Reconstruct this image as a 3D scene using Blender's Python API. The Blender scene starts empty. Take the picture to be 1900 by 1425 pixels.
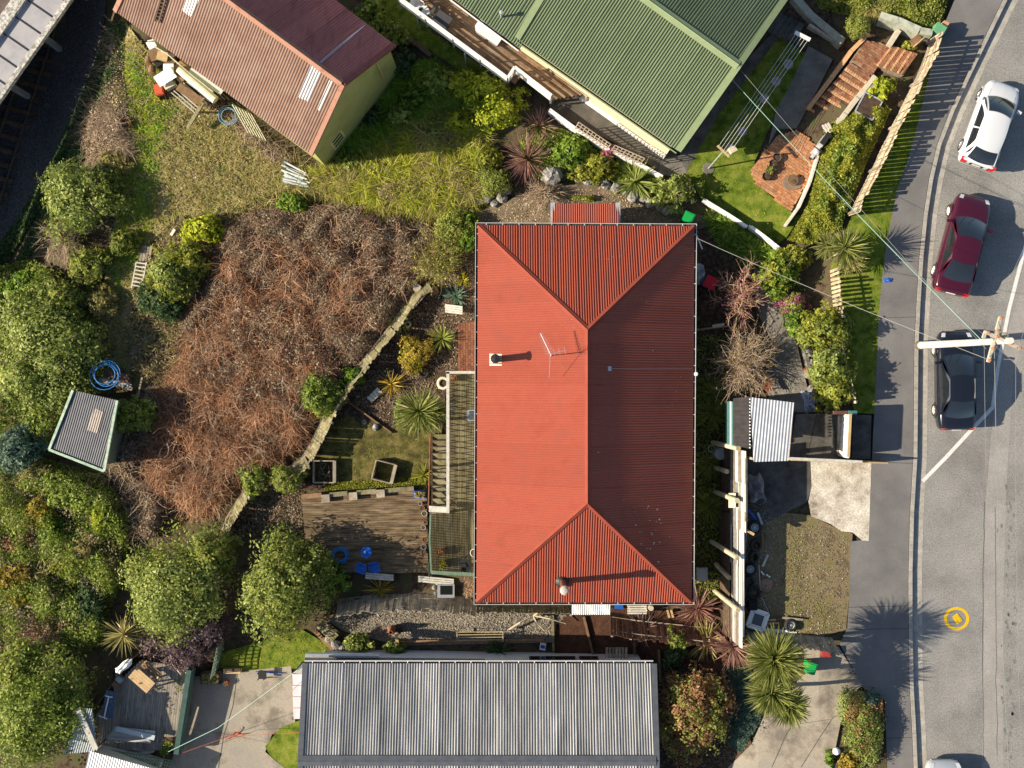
import bpy, math, random
import numpy as np
from mathutils import Vector, Matrix
from mathutils.geometry import delaunay_2d_cdt
sc = bpy.context.scene
C = sc.collection
R = math.radians
# ---------------------------------------------------------------- camera, sky, sun, exposure
S, H = .025, 50.0                      # metres per photo pixel at road level, camera height above the road
cam = bpy.data.objects.new('camera', bpy.data.cameras.new('camera'))
C.objects.link(cam); cam.location = (0, 0, H)
cam.data.sensor_width = 36; cam.data.lens = 36*H/(1900*S); cam.data.clip_end = 900
sc.camera = cam
SUN_EL, SUN_AZ = R(27.5), math.atan2(-1, -.10)
w = bpy.data.worlds.new('World'); sc.world = w; w.use_nodes = True
nt = w.node_tree; bg = nt.nodes['Background']
sky = nt.nodes.new('ShaderNodeTexSky'); sky.sky_type = 'NISHITA'; sky.sun_disc = False
sky.sun_elevation = SUN_EL; sky.sun_rotation = SUN_AZ % (2*math.pi)
nt.links.new(sky.outputs[0], bg.inputs[0]); bg.inputs[1].default_value = .075
sd = bpy.data.lights.new('sun', 'SUN'); sd.energy = 5.0; sd.angle = R(.5); sd.color = (1, .87, .67)
so = bpy.data.objects.new('sun', sd); C.objects.link(so); so.location = (-60, -6, 60)
to_sun = Vector((math.sin(SUN_AZ)*math.cos(SUN_EL), math.cos(SUN_AZ)*math.cos(SUN_EL), math.sin(SUN_EL)))
so.rotation_euler = (-to_sun).to_track_quat('-Z', 'Y').to_euler()
vs = sc.view_settings; vs.view_transform = 'Standard'; vs.look = 'None'; vs.gamma = 1; vs.use_curve_mapping = False
vs.exposure = .9
sc.cycles.max_bounces = 5; sc.cycles.diffuse_bounces = 3; sc.cycles.glossy_bounces = 2; sc.cycles.transmission_bounces = 3
sc.cycles.use_denoising = True
# ---------------------------------------------------------------- survey: photo pixel + height -> place
def W(px, py, z=0.0):
    k = S*(H-z)/H
    return Vector(((px-950)*k, (712.5-py)*k, z))
ROWS = [   # terrain heights along photo rows
 (-300, [(-400,-7),(110,-7),(200,-4.6),(260,-3.4),(700,-2.6),(790,-2.3),(1000,-1.9),(1450,-1.3),(1620,-.5),(1760,0),(2400,0)]),
 (0,    [(-400,-7),(130,-7),(190,-5.2),(250,-3.6),(600,-3.1),(710,-3.3),(800,-2.5),(1000,-1.9),(1450,-1.4),(1520,-1.0),(1620,-.5),(1750,0),(2400,0)]),
 (200,  [(-400,-7),(90,-7),(170,-4.6),(240,-3.6),(480,-3.3),(690,-3.6),(760,-3.1),(850,-2.6),(1000,-1.9),(1290,-1.7),(1480,-1.4),(1600,-.6),(1690,0),(2400,0)]),
 (350,  [(-400,-7),(20,-7),(110,-5.0),(200,-4.1),(450,-3.5),(620,-3.1),(880,-2.7),(1000,-2.3),(1290,-2.0),(1480,-1.4),(1570,-.3),(1640,0),(2400,0)]),
 (550,  [(-400,-7),(-30,-6.6),(80,-5.3),(250,-4.6),(500,-4.3),(760,-3.7),(880,-3.0),(1290,-2.4),(1345,-2.2),(1400,-1.5),(1500,-.8),(1560,-.2),(1620,0),(2400,0)]),
 (740,  [(-400,-6.6),(0,-5.6),(250,-4.9),(550,-4.2),(620,-4.0),(880,-3.4),(1290,-2.6),(1340,-2.5),(1420,-1.2),(1490,-.6),(1560,-.1),(1620,0),(2400,0)]),
 (850,  [(-400,-6.4),(0,-5.4),(250,-4.9),(550,-4.1),(620,-3.9),(880,-3.4),(1290,-2.6),(1346,-2.5),(1364,-.1),(1400,0),(2400,0)]),
 (1150, [(-400,-6.2),(0,-5.4),(400,-4.6),(560,-4.0),(800,-3.5),(900,-3.0),(1290,-2.6),(1346,-2.5),(1364,-.1),(1420,0),(2400,0)]),
 (1215, [(-400,-6),(0,-5.2),(300,-4.5),(600,-3.5),(1200,-2.6),(1330,-1.6),(1420,-.5),(1520,0),(2400,0)]),
 (1425, [(-400,-6),(100,-4.5),(330,-3.7),(560,-3.4),(1200,-2.6),(1300,-1.6),(1400,-.6),(1560,0),(2400,0)]),
 (1800, [(-400,-6),(100,-4.5),(330,-3.7),(560,-3.4),(1200,-2.6),(1300,-1.6),(1400,-.6),(1560,0),(2400,0)])]
_ry = [r[0] for r in ROWS]
def T(px, py):
    py = min(max(py, _ry[0]), _ry[-1]-1e-6)
    for i in range(len(_ry)-1):
        if py < _ry[i+1]: break
    t = (py-_ry[i])/(_ry[i+1]-_ry[i])
    a, b = [np.interp(px, [q[0] for q in ROWS[j][1]], [q[1] for q in ROWS[j][1]]) for j in (i, i+1)]
    return float(a+(b-a)*t)
def G(px, py, dz=0.0): return W(px, py, T(px, py)+dz)
def M2P(m, z=0): return m/(S*(H-z)/H)
def hit(px, py, p0, n):                # photo ray meets a plane
    o = Vector((0, 0, H)); d = W(px, py, 0)-o
    return o+d*((p0-o).dot(n)/d.dot(n))
# ---------------------------------------------------------------- object plumbing
def wl(o):
    p = Vector((0, 0, 0))
    while o: p += Vector(o.location); o = o.parent
    return p
def tag(o, label=None, cat=None, group=None, kind=None):
    if label: o['label'] = label
    if cat: o['category'] = cat
    if group: o['group'] = group
    if kind: o['kind'] = kind
    return o
def thing(name, label, cat, loc=(0, 0, 0), group=None):
    o = bpy.data.objects.new(name, None); C.objects.link(o); o.location = loc; o.empty_display_size = .3
    return tag(o, label, cat, group)
def link(name, me, m=None, parent=None, loc=None, rot=None, scale=None):
    o = bpy.data.objects.new(name, me); C.objects.link(o)
    if m and not me.materials: me.materials.append(m)
    if parent: o.parent = parent
    if loc is not None: o.location = Vector(loc)-(wl(parent) if parent else Vector((0, 0, 0)))
    if rot is not None: o.rotation_euler = rot
    if scale is not None: o.scale = scale
    return o
def np_mesh(name, V, F, m=None, tint=None, smooth=False):
    V = np.asarray(V, np.float32); F = np.asarray(F, np.int32)
    me = bpy.data.meshes.new(name); n, k = F.shape
    me.vertices.add(len(V)); me.vertices.foreach_set('co', V.ravel())
    me.loops.add(n*k); me.loops.foreach_set('vertex_index', F.ravel())
    me.polygons.add(n); me.polygons.foreach_set('loop_start', np.arange(0, n*k, k, dtype=np.int32))
    if smooth: me.polygons.foreach_set('use_smooth', np.ones(n, bool))
    if tint is not None:
        a = me.attributes.new('tint', 'FLOAT', 'FACE'); a.data.foreach_set('value', np.asarray(tint, np.float32))
    me.update(calc_edges=True)
    if m: me.materials.append(m)
    return me
class MB:
    """collects simple solids in world space"""
    def __init__(s): s.v = []; s.f = []
    def add(s, vs, fs):
        b = len(s.v); s.v += [Vector(p) for p in vs]; s.f += [tuple(b+i for i in f) for f in fs]; return s
    def prism(s, bot, top):
        n = len(bot)
        return s.add(list(bot)+list(top), [tuple(range(n))[::-1], tuple(range(n, 2*n))]+[(i, (i+1) % n, n+(i+1) % n, n+i) for i in range(n)])
    def slab(s, poly, t):              # polygon (3d) extruded down by t
        return s.prism([Vector(p)-Vector((0, 0, t)) for p in poly], poly)
    def box(s, c, sx, sy, sz, rz=0):   # c = centre of the base
        c = Vector(c); q = Matrix.Rotation(rz, 3, 'Z')
        b = [c+q@Vector((x*sx/2, y*sy/2, 0)) for x, y in ((-1,-1),(1,-1),(1,1),(-1,1))]
        return s.prism(b, [p+Vector((0, 0, sz)) for p in b])
    def bar(s, a, b, wd, th, up=Vector((0, 0, 1))):   # board from a to b, th along up, wd across
        a = Vector(a); b = Vector(b); d = (b-a).normalized(); x = d.cross(up)
        if x.length < 1e-5: x = d.cross(Vector((0, 1, 0)))
        x.normalize(); u = x.cross(d).normalized(); x *= wd/2; u = u*th/2
        return s.prism([a-x-u, a+x-u, a+x+u, a-x+u], [b-x-u, b+x-u, b+x+u, b-x+u])
    def tube(s, pts, r, n=8, r2=None, cap=True):
        pts = [Vector(p) for p in pts]; k = len(pts); b = len(s.v); fr = None
        for i, p in enumerate(pts):
            d = (pts[min(i+1, k-1)]-pts[max(i-1, 0)]).normalized()
            x = d.orthogonal() if fr is None else (fr-d*fr.dot(d)); x.normalize(); fr = x; y = d.cross(x)
            rr = r if r2 is None else r+(r2-r)*i/(k-1)
            s.v += [p+(x*math.cos(2*math.pi*j/n)+y*math.sin(2*math.pi*j/n))*rr for j in range(n)]
        for i in range(k-1):
            s.f += [(b+i*n+j, b+i*n+(j+1) % n, b+(i+1)*n+(j+1) % n, b+(i+1)*n+j) for j in range(n)]
        if cap: s.f += [tuple(b+j for j in range(n))[::-1], tuple(b+(k-1)*n+j for j in range(n))]
        return s
    def lathe(s, c, prof, n=14, mat=None):   # prof = [(r, z)...]
        c = Vector(c); b = len(s.v); mat = mat or Matrix.Identity(3)
        for r, z in prof: s.v += [c+mat@Vector((r*math.cos(2*math.pi*j/n), r*math.sin(2*math.pi*j/n), z)) for j in range(n)]
        for i in range(len(prof)-1):
            s.f += [(b+i*n+j, b+i*n+(j+1) % n, b+(i+1)*n+(j+1) % n, b+(i+1)*n+j) for j in range(n)]
        return s
    def grid(s, rows):
        n = len(rows[0]); b = len(s.v)
        for r in rows: s.v += [Vector(p) for p in r]
        for i in range(len(rows)-1):
            s.f += [(b+i*n+j, b+i*n+j+1, b+(i+1)*n+j+1, b+(i+1)*n+j) for j in range(n-1)]
        return s
    def corr(s, poly, rib, pitch=.11, amp=.028, seg=6, flat=False):   # corrugated sheet over a convex planar polygon
        poly = [Vector(p) for p in poly]; o = poly[0]
        n = Vector((0, 0, 0))
        for i in range(len(poly)): n += poly[i].cross(poly[(i+1) % len(poly)])
        n.normalize()
        if n.z < 0: n = -n
        v = Vector(rib); v -= n*v.dot(n); v.normalize(); u = v.cross(n)
        q = [((p-o).dot(u), (p-o).dot(v)) for p in poly]
        u0, u1 = min(a for a, _ in q), max(a for a, _ in q)
        k = max(2, int((u1-u0)/pitch*seg)); lo = []; hi = []
        for i in range(k+1):
            x = u0+1e-4+(u1-u0-2e-4)*i/k; ys = []
            for j in range(len(q)):
                (a, b), (c, d) = q[j], q[(j+1) % len(q)]
                if (a-x)*(c-x) <= 0 and abs(a-c) > 1e-9: ys.append(b+(d-b)*(x-a)/(c-a))
            ph = (x/pitch) % 1.0
            hgt = amp*(.5+.5*math.cos(2*math.pi*ph)) if not flat else amp*max(0, min(1, 2.2*math.cos(2*math.pi*ph)-.2))
            p = o+u*x+n*hgt; lo.append(p+v*min(ys)); hi.append(p+v*max(ys))
        return s.grid([lo, hi])
    def mesh(s, name, org=Vector((0, 0, 0)), smooth=False):
        me = bpy.data.meshes.new(name); me.from_pydata([tuple(p-org) for p in s.v], [], s.f)
        if smooth: me.polygons.foreach_set('use_smooth', [True]*len(me.polygons))
        me.update(); return me
    def part(s, name, m, parent=None, smooth=False):
        org = wl(parent) if parent else Vector((0, 0, 0))
        me = s.mesh(name, org, smooth); return link(name, me, m, parent)
    def solo(s, name, m, label=None, cat=None, group=None, kind=None, smooth=False, loc=None):
        if loc is None:
            loc = sum(s.v, Vector((0, 0, 0)))/len(s.v); loc.z = min(p.z for p in s.v)
        o = link(name, s.mesh(name, Vector(loc), smooth), m); o.location = loc
        return tag(o, label, cat, group, kind)
def copy_tree(o, parent=None):
    c = o.copy(); C.objects.link(c); c.parent = parent
    for ch in list(o.children): copy_tree(ch, c)
    return c
UNIT = MB().box((0, 0, -.5), 1, 1, 1).mesh('unit_block')
_bm = {}
def bmesh_for(m):
    if m.name not in _bm: _bm[m.name] = UNIT.copy(); _bm[m.name].name = 'block_'+m.name; _bm[m.name].materials.append(m)
    return _bm[m.name]
def block(name, m, parent, a, b, wd, th, up=Vector((0, 0, 1))):   # a board/brick as its own object that shares one mesh
    a = Vector(a); b = Vector(b); d = b-a; L = d.length; d.normalize()
    y = Vector(up).cross(d)
    if y.length < 1e-5: y = Vector((0, 1, 0)).cross(d)
    y.normalize(); z = d.cross(y)
    rot = Matrix((d, y, z)).transposed().to_euler()
    return link(name, bmesh_for(m), None, parent, (a+b)/2, rot, (L, wd, th))
# ---------------------------------------------------------------- materials
_m = {}
def mat(name, c1, c2=None, scale=4., rough=.7, spec=.3, metal=0., bump=0., bscale=None, c3=None, rnd=0., detail=6., lo=.35, hi=.65, stretch=None, coat=0., cr=.05):
    if name in _m: return _m[name]
    m = bpy.data.materials.new(name); m.use_nodes = True; t = m.node_tree; N = t.nodes; Lk = t.links
    b = N['Principled BSDF']; b.inputs['Roughness'].default_value = rough; b.inputs['Specular IOR Level'].default_value = spec
    b.inputs['Metallic'].default_value = metal; b.inputs['Coat Weight'].default_value = coat; b.inputs['Coat Roughness'].default_value = cr
    c1 = tuple(c1)+(1,)
    src = None
    geo = N.new('ShaderNodeNewGeometry'); vec = geo.outputs['Position']
    if stretch:
        mp = N.new('ShaderNodeMapping'); mp.inputs['Scale'].default_value = stretch[:3]
        if len(stretch) > 3: mp.inputs['Rotation'].default_value[2] = stretch[3]
        Lk.new(vec, mp.inputs[0]); vec = mp.outputs[0]
    if c2 is not None:
        no = N.new('ShaderNodeTexNoise'); no.inputs['Scale'].default_value = scale; no.inputs['Detail'].default_value = detail; no.inputs['Roughness'].default_value = .65
        Lk.new(vec, no.inputs[0]); rp = N.new('ShaderNodeValToRGB'); e = rp.color_ramp.elements
        e[0].position = lo; e[1].position = hi; e[0].color = c1; e[1].color = tuple(c2)+(1,)
        if c3 is not None:
            x = e.new((lo+hi)/2); x.color = tuple(c2)+(1,); e[2].color = tuple(c3)+(1,)
        Lk.new(no.outputs[0], rp.inputs[0]); src = rp.outputs[0]
    if rnd:
        oi = N.new('ShaderNodeObjectInfo'); mr = N.new('ShaderNodeMapRange'); mr.inputs[3].default_value = 1-rnd; mr.inputs[4].default_value = 1+rnd
        Lk.new(oi.outputs['Random'], mr.inputs[0]); mx = N.new('ShaderNodeVectorMath'); mx.operation = 'SCALE'
        if src: Lk.new(src, mx.inputs[0])
        else: mx.inputs[0].default_value = c1[:3]
        Lk.new(mr.outputs[0], mx.inputs['Scale']); src = mx.outputs[0]
    if src: Lk.new(src, b.inputs['Base Color'])
    else: b.inputs['Base Color'].default_value = c1
    if bump:
        nb = N.new('ShaderNodeTexNoise'); nb.inputs['Scale'].default_value = bscale or scale*4; nb.inputs['Detail'].default_value = 8; Lk.new(vec, nb.inputs[0])
        bp = N.new('ShaderNodeBump'); bp.inputs['Strength'].default_value = 1; bp.inputs['Distance'].default_value = bump
        Lk.new(nb.outputs[0], bp.inputs['Height']); Lk.new(bp.outputs[0], b.inputs['Normal'])
    _m[name] = m; return m
def leafmat(name, cols, trans=.35, rough=.5, spec=.25):
    if name in _m: return _m[name]
    m = bpy.data.materials.new(name); m.use_nodes = True; t = m.node_tree; N = t.nodes; Lk = t.links
    b = N['Principled BSDF']; b.inputs['Roughness'].default_value = rough; b.inputs['Specular IOR Level'].default_value = spec
    at = N.new('ShaderNodeAttribute'); at.attribute_name = 'tint'; rp = N.new('ShaderNodeValToRGB'); e = rp.color_ramp.elements
    while len(e) < len(cols): e.new(.5)
    for i, c in enumerate(cols): e[i].position = i/(len(cols)-1); e[i].color = tuple(c)+(1,)
    Lk.new(at.outputs['Fac'], rp.inputs[0]); Lk.new(rp.outputs[0], b.inputs['Base Color'])
    if trans:
        tr = N.new('ShaderNodeBsdfTranslucent'); Lk.new(rp.outputs[0], tr.inputs[0]); mx = N.new('ShaderNodeMixShader'); mx.inputs[0].default_value = trans
        Lk.new(b.outputs[0], mx.inputs[1]); Lk.new(tr.outputs[0], mx.inputs[2]); Lk.new(mx.outputs[0], N['Material Output'].inputs[0])
    _m[name] = m; return m
LEAF = {
 'pitto': [(.05,.07,.025),(.13,.155,.055),(.20,.225,.10),(.32,.34,.20)],
 'olive': [(.035,.05,.012),(.10,.12,.03),(.17,.18,.05),(.24,.24,.09)],
 'lime':  [(.045,.065,.010),(.135,.15,.018),(.215,.22,.03),(.30,.29,.06)],
 'bright': [(.06,.09,.008),(.17,.205,.012),(.26,.28,.02),(.34,.34,.04)],
 'cord': [(.03,.045,.010),(.095,.115,.025),(.17,.18,.045),(.32,.31,.13)],
 'green': [(.02,.05,.008),(.06,.11,.015),(.11,.175,.025),(.19,.25,.06)],
 'mid':   [(.03,.055,.012),(.08,.115,.022),(.14,.18,.04),(.23,.27,.09)],
 'dark':  [(.012,.03,.012),(.03,.055,.02),(.055,.085,.03),(.10,.14,.06)],
 'blue':  [(.02,.04,.03),(.05,.085,.06),(.08,.12,.09),(.14,.19,.15)],
 'purple':[(.035,.022,.028),(.085,.055,.06),(.13,.09,.09),(.22,.17,.17)],
 'rust':  [(.06,.04,.015),(.15,.09,.035),(.21,.105,.065),(.27,.19,.08)],
 'brown': [(.05,.033,.025),(.165,.115,.084),(.30,.22,.165),(.52,.42,.34)],
 'ochre': [(.06,.06,.01),(.19,.15,.025),(.30,.21,.03),(.38,.27,.06)],
 'gold':  [(.05,.08,.01),(.19,.20,.02),(.36,.29,.02),(.45,.33,.03)],
 'straw': [(.07,.08,.02),(.20,.19,.06),(.32,.27,.10),(.46,.38,.18)],
 'grass': [(.025,.055,.008),(.07,.13,.012),(.12,.19,.02),(.22,.26,.05)],
 'pink':  [(.20,.06,.08),(.42,.12,.22),(.55,.2,.32),(.65,.35,.4)],
 'flax':  [(.06,.03,.03),(.16,.08,.07),(.27,.15,.12),(.42,.3,.24)],
 'twig':  [(.05,.028,.018),(.13,.07,.042),(.23,.14,.09),(.40,.29,.20)],
 'redtwig':[(.08,.035,.02),(.24,.105,.055),(.38,.19,.11),(.55,.37,.25)],
 'pale':  [(.10,.07,.05),(.22,.16,.11),(.34,.26,.18),(.50,.42,.32)],
}
GAIN = {'bright': 1.35, 'cord': 1.35, 'pitto': 1.25, 'olive': 1.45, 'lime': 1.25, 'green': 1.45, 'mid': 1.5, 'dark': 1.5, 'blue': 1.4, 'purple': 1.2, 'rust': 1.5, 'brown': 1.0, 'ochre': 1.25, 'gold': 1.1, 'straw': 1.05, 'grass': 1.7, 'flax': 1.2, 'twig': 1.7, 'redtwig': 1.0, 'pale': 1.0}
WARM = {'pitto': (1.0, 1.03, .62), 'olive': (1.0, 1.02, .75), 'mid': (1.05, 1, .8), 'green': (1.05, 1, .8), 'brown': (1.0, 1.06, 1.0), 'redtwig': (1.0, 1.08, 1.05)}
for _k, _g in GAIN.items(): LEAF[_k] = [tuple(min(v*_g*w_*1.45, .8) for v, w_ in zip(c, WARM.get(_k, (1, 1, 1)))) for c in LEAF[_k]]
def LM(k): return leafmat(k+'_foliage', LEAF[k], 0 if k in ('twig','redtwig','pale') else .42, .5 if k in ('pitto','green','mid','dark','blue') else .55)
BARK = mat('bark', (.09,.065,.045), (.2,.16,.12), 9, .9, bump=.01)
# ---------------------------------------------------------------- foliage builders (every leaf a small face)
def rng(*k): return np.random.default_rng([int(abs(x)*7)+1 for x in k])
def unit(a): return a/np.maximum(np.linalg.norm(a, axis=1, keepdims=True), 1e-6)
def leaves(P, N, size, asp, rg):
    n = len(P); N = unit(N); t = unit(np.cross(N, rg.normal(size=(n, 3)))); b = np.cross(N, t)
    s = (size*rg.uniform(.45, 1.6, n))[:, None]
    V = np.stack([P-t*s*.5, P+b*s*asp*.5-N*s*.08, P+t*s*.55-N*s*.12, P-b*s*asp*.5-N*s*.08], 1).reshape(-1, 3)
    return V, np.arange(n*4).reshape(n, 4)
def crown_pts(rg, r, n, lobes, base):
    """leaf points on the shells of uneven lobes inside an ellipsoid r=(rx,ry,rz) standing on z=0"""
    r = np.array(r); d = unit(rg.normal(size=(lobes, 3))); d[:, 2] = np.abs(d[:, 2])*.9-.12
    cen = d*rg.uniform(.35, .82, (lobes, 1)); cen[0] = (0, 0, .35); lr = rg.uniform(.18, .42, lobes); lr[0] = .55
    wts = lr**2; li = rg.choice(lobes, n//14+1, p=wts/wts.sum())
    cd = unit(rg.normal(size=(len(li), 3))); cd[:, 2] = np.where(rg.random(len(li)) < .75, np.abs(cd[:, 2]), cd[:, 2])
    cd = unit(cd); cp = cen[li]+cd*lr[li][:, None]*rg.uniform(.75, 1.14, (len(li), 1)); ct = rg.normal(0, .12, len(li))+rg.normal(0, .1, lobes)[li]
    k = rg.integers(0, len(li), n); P = cp[k]+rg.normal(0, .055, (n, 3)); N = cd[k]+rg.normal(0, .42, (n, 3))+np.array((0, 0, .2))
    P = P*r; P[:, 2] += r[2]*base; P[:, 2] = np.maximum(P[:, 2], .03+rg.random(n)*.1)
    return P, N, np.clip(.45+ct[k]+rg.normal(0, .17, n), 0, 1)
def limbs(rg, r, hh, n=6, tr=.09):
    mb = MB(); b = Vector((0, 0, -.25)); f = Vector((rg.normal()*.1, rg.normal()*.1, hh*.35))
    mb.tube([b, (b+f)/2+Vector((.03, .02, 0)), f], tr, 7, tr*.7)
    for i in range(n):
        a = 6.283*i/n+rg.random(); e = Vector((math.cos(a)*r[0]*.6, math.sin(a)*r[1]*.6, hh*rg.uniform(.45, .68)))
        m = f.lerp(e, .5)+Vector((0, 0, hh*.08)); mb.tube([f, m, e], tr*.5, 5, tr*.12)
    return mb
NAMES = {'tree': 'tree', 'shrub': 'shrub', 'bush': 'bush', 'hedge': 'hedge', 'plant': 'plant'}
def crown(px, py, rpx, rpy, hgt, pal, name, label, cat, n=None, size=.14, asp=.55, lobes=11, group=None, extra=None, dz=0, base=.5, rot=0):
    """tree or shrub whose widest part shows at px,py with radii in photo pixels"""
    rg = rng(px, py, rpx); z0 = T(px, py)+dz
    zc = z0+hgt*.55; c = W(px, py, zc); k = S*(H-zc)/H; r = (rpx*k*1.08, rpy*k*1.08, hgt*.52); lobes = int(lobes*1.5)
    loc = Vector((c.x, c.y, z0))
    t = thing(name, label, cat, loc, group)
    n = n or int(2650*r[0]*r[1]*(.125/size)**2)+700
    P, N, tint = crown_pts(rg, r, n, lobes, base)
    if rot:
        q = np.array(Matrix.Rotation(rot, 3, 'Z')); P = P@q.T; N = N@q.T
    V, F = leaves(P, N, size, asp, rg)
    o = link('crown', np_mesh('crown', V, F, LM(pal), tint), None, t)
    if extra:
        p2, share = extra; m = int(n*share); P, N, tint = crown_pts(rng(px, py, 3), tuple(x*1.02 for x in r), m, lobes, base)
        V, F = leaves(P, N, size, asp, rg); link('blossom' if p2 in ('pink', 'gold') else 'young_foliage', np_mesh('young', V, F, LM(p2), tint), None, t)
    mb = limbs(rg, r, hgt, 5, .05+.018*hgt); mb.v = [v+loc for v in mb.v]; mb.part('trunk', BARK, t)
    return t
def strands(rg, n, start, dirs, length, r0, k=4, curl=.5, grav=0., taper=.3):
    """n curved strands as arrays (n,k+1,3)"""
    P = np.zeros((n, k+1, 3)); P[:, 0] = start; d = unit(dirs); L = np.asarray(length).reshape(-1, 1)*np.ones((n, 1))
    bend = rg.normal(0, curl, (n, 3))
    for i in range(k):
        d = unit(d+bend/k+rg.normal(0, curl*.35, (n, 3))/k+np.array((0, 0, -grav))/k); P[:, i+1] = P[:, i]+d*L/k
    rad = r0*np.linspace(1, taper, k+1)
    return P, rad
def tube_arrays(P, rad, sides=3):
    n, k, _ = P.shape; d = np.empty_like(P); d[:, :-1] = P[:, 1:]-P[:, :-1]; d[:, -1] = d[:, -2]
    d = unit(d.reshape(-1, 3)).reshape(P.shape); x = np.cross(d, np.array((.31, .17, .93))); x = unit(x.reshape(-1, 3)).reshape(P.shape); y = np.cross(d, x)
    a = np.arange(sides)*2*np.pi/sides; rd = np.broadcast_to(rad, (n, k))[..., None, None]
    V = P[:, :, None, :]+rd*(x[:, :, None, :]*np.cos(a)[None, None, :, None]+y[:, :, None, :]*np.sin(a)[None, None, :, None])
    idx = np.arange(n*k*sides).reshape(n, k, sides); j2 = (np.arange(sides)+1) % sides
    F = np.stack([idx[:, :-1, :], idx[:, :-1, :][:, :, j2], idx[:, 1:, :][:, :, j2], idx[:, 1:, :]], -1).reshape(-1, 4)
    return V.reshape(-1, 3), F
def blade_arrays(P, wid, rg, fold=True):
    """long leaves: folded ribbons along each strand"""
    n, k, _ = P.shape; d = unit((P[:, -1]-P[:, 0])); sd = unit(np.cross(d, np.array((0, 0, 1.))+rg.normal(0, .25 if fold else .5, (n, 3))))
    prof = np.sin(np.linspace(.5, np.pi, k))**.8; prof[-1] = .04
    w = (wid*prof)[None, :, None]*sd[:, None, :]*rg.uniform(.75, 1.2, (n, 1, 1)); dn = np.zeros((n, k, 3)); dn[..., 2] = np.linalg.norm(w, axis=2)*.35
    if not fold:
        V = np.stack([P-w/2, P+w/2], 2); idx = np.arange(n*k*2).reshape(n, k, 2)
        return V.reshape(-1, 3), np.stack([idx[:, :-1, 0], idx[:, :-1, 1], idx[:, 1:, 1], idx[:, 1:, 0]], -1).reshape(-1, 4)
    V = np.stack([P-w/2+dn, P, P+w/2+dn], 2); idx = np.arange(n*k*3).reshape(n, k, 3)
    F = np.concatenate([np.stack([idx[:, :-1, a], idx[:, :-1, a+1], idx[:, 1:, a+1], idx[:, 1:, a]], -1).reshape(-1, 4) for a in (0, 1)])
    return V.reshape(-1, 3), F
def spiky(px, py, rp, hgt, pal, name, label, cat, n=110, wid=.06, droop=1.0, trunk=0., lo=.0, group=None, dz=0, k=5):
    """flax, cordyline, agave or tussock: long leaves from one heart"""
    rg = rng(px, py, rp); z0 = T(px, py)+dz; z1 = z0+trunk; c = W(px, py, z1+hgt*.5); kk = S*(H-z1)/H
    loc = Vector((c.x, c.y, z0)); t = thing(name, label, cat, loc, group)
    az = rg.uniform(0, 6.283, n); el = np.arcsin(rg.uniform(math.sin(lo), 1, n)); d = np.stack([np.cos(az)*np.cos(el), np.sin(az)*np.cos(el), np.sin(el)], 1)
    L = rp*kk*rg.uniform(.75, 1.2, n)*(1.05+.1*np.sin(el))
    st = d*.05; st[:, 2] += trunk
    P, _ = strands(rg, n, st, d, L, .01, k, .16, droop*.55); P[..., 2] = np.maximum(P[..., 2], .03+.05*rg.random((n, 1)))
    V, F = blade_arrays(P, wid, rg); tint = np.tile(np.repeat(np.clip(rg.normal(.5, .22, n), 0, 1), k), 2)
    link('leaf_rosette', np_mesh('rosette', V, F, LM(pal), tint), None, t)
    if pal in ('cord', 'flax', 'straw') and n > 80:
        m = n//5; az = rg.uniform(0, 6.283, m); el = rg.uniform(-.5, .35, m); d = np.stack([np.cos(az)*np.cos(el), np.sin(az)*np.cos(el), np.sin(el)], 1); st = d*.05; st[:, 2] += trunk
        P, _ = strands(rg, m, st, d, rp*kk*rg.uniform(.5, 1.0, m), .01, k, .5, droop*1.3); P[..., 2] = np.maximum(P[..., 2], .03+.05*rg.random((m, 1)))
        V, F = blade_arrays(P, wid*.9, rg); link('dead_leaves', np_mesh('dead_leaves', V, F, LM('pale'), np.tile(np.repeat(np.clip(rg.normal(.4, .2, m), 0, 1), k), 2)), None, t)
    if trunk > .2: MB().tube([loc+Vector((.04, .03, -.1)), loc+Vector((0, 0, trunk*.5)), loc+Vector((0, 0, trunk))], .11, 7, .08).part('trunk', BARK, t)
    return t
def inpoly(x, y, poly):
    c = np.zeros(len(x), bool); j = len(poly)-1
    for i in range(len(poly)):
        (xi, yi), (xj, yj) = poly[i], poly[j]
        c ^= ((yi > y) != (yj > y)) & (x < (xj-xi)*(y-yi)/((yj-yi) or 1e-9)+xi); j = i
    return c
def scatter(rg, poly, n):
    xs = [p[0] for p in poly]; ys = [p[1] for p in poly]; out = np.zeros((0, 2))
    while len(out) < n:
        q = np.stack([rg.uniform(min(xs), max(xs), n*2), rg.uniform(min(ys), max(ys), n*2)], 1); out = np.concatenate([out, q[inpoly(q[:, 0], q[:, 1], poly)]])
    return out[:n]
_tg = {}
def Tv(x, y):
    """vector terrain lookup"""
    return np.array([T(a, b) for a, b in zip(x, y)])
_gx = np.arange(-100, 2010, 10); _gy = np.arange(-60, 1500, 10); TG = None
def Tq(x, y):
    global TG
    if TG is None: TG = np.array([[T(a, b) for a in _gx] for b in _gy])
    i = np.clip(((y+60)/10).astype(int), 0, len(_gy)-2); j = np.clip(((x+100)/10).astype(int), 0, len(_gx)-2)
    fy = np.clip((y+60)/10-i, 0, 1); fx = np.clip((x+100)/10-j, 0, 1)
    return (TG[i, j]*(1-fx)+TG[i, j+1]*fx)*(1-fy)+(TG[i+1, j]*(1-fx)+TG[i+1, j+1]*fx)*fy
def Wq(x, y, z): k = S*(H-z)/H; return np.stack([(x-950)*k, (712.5-y)*k, z], 1)
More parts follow.
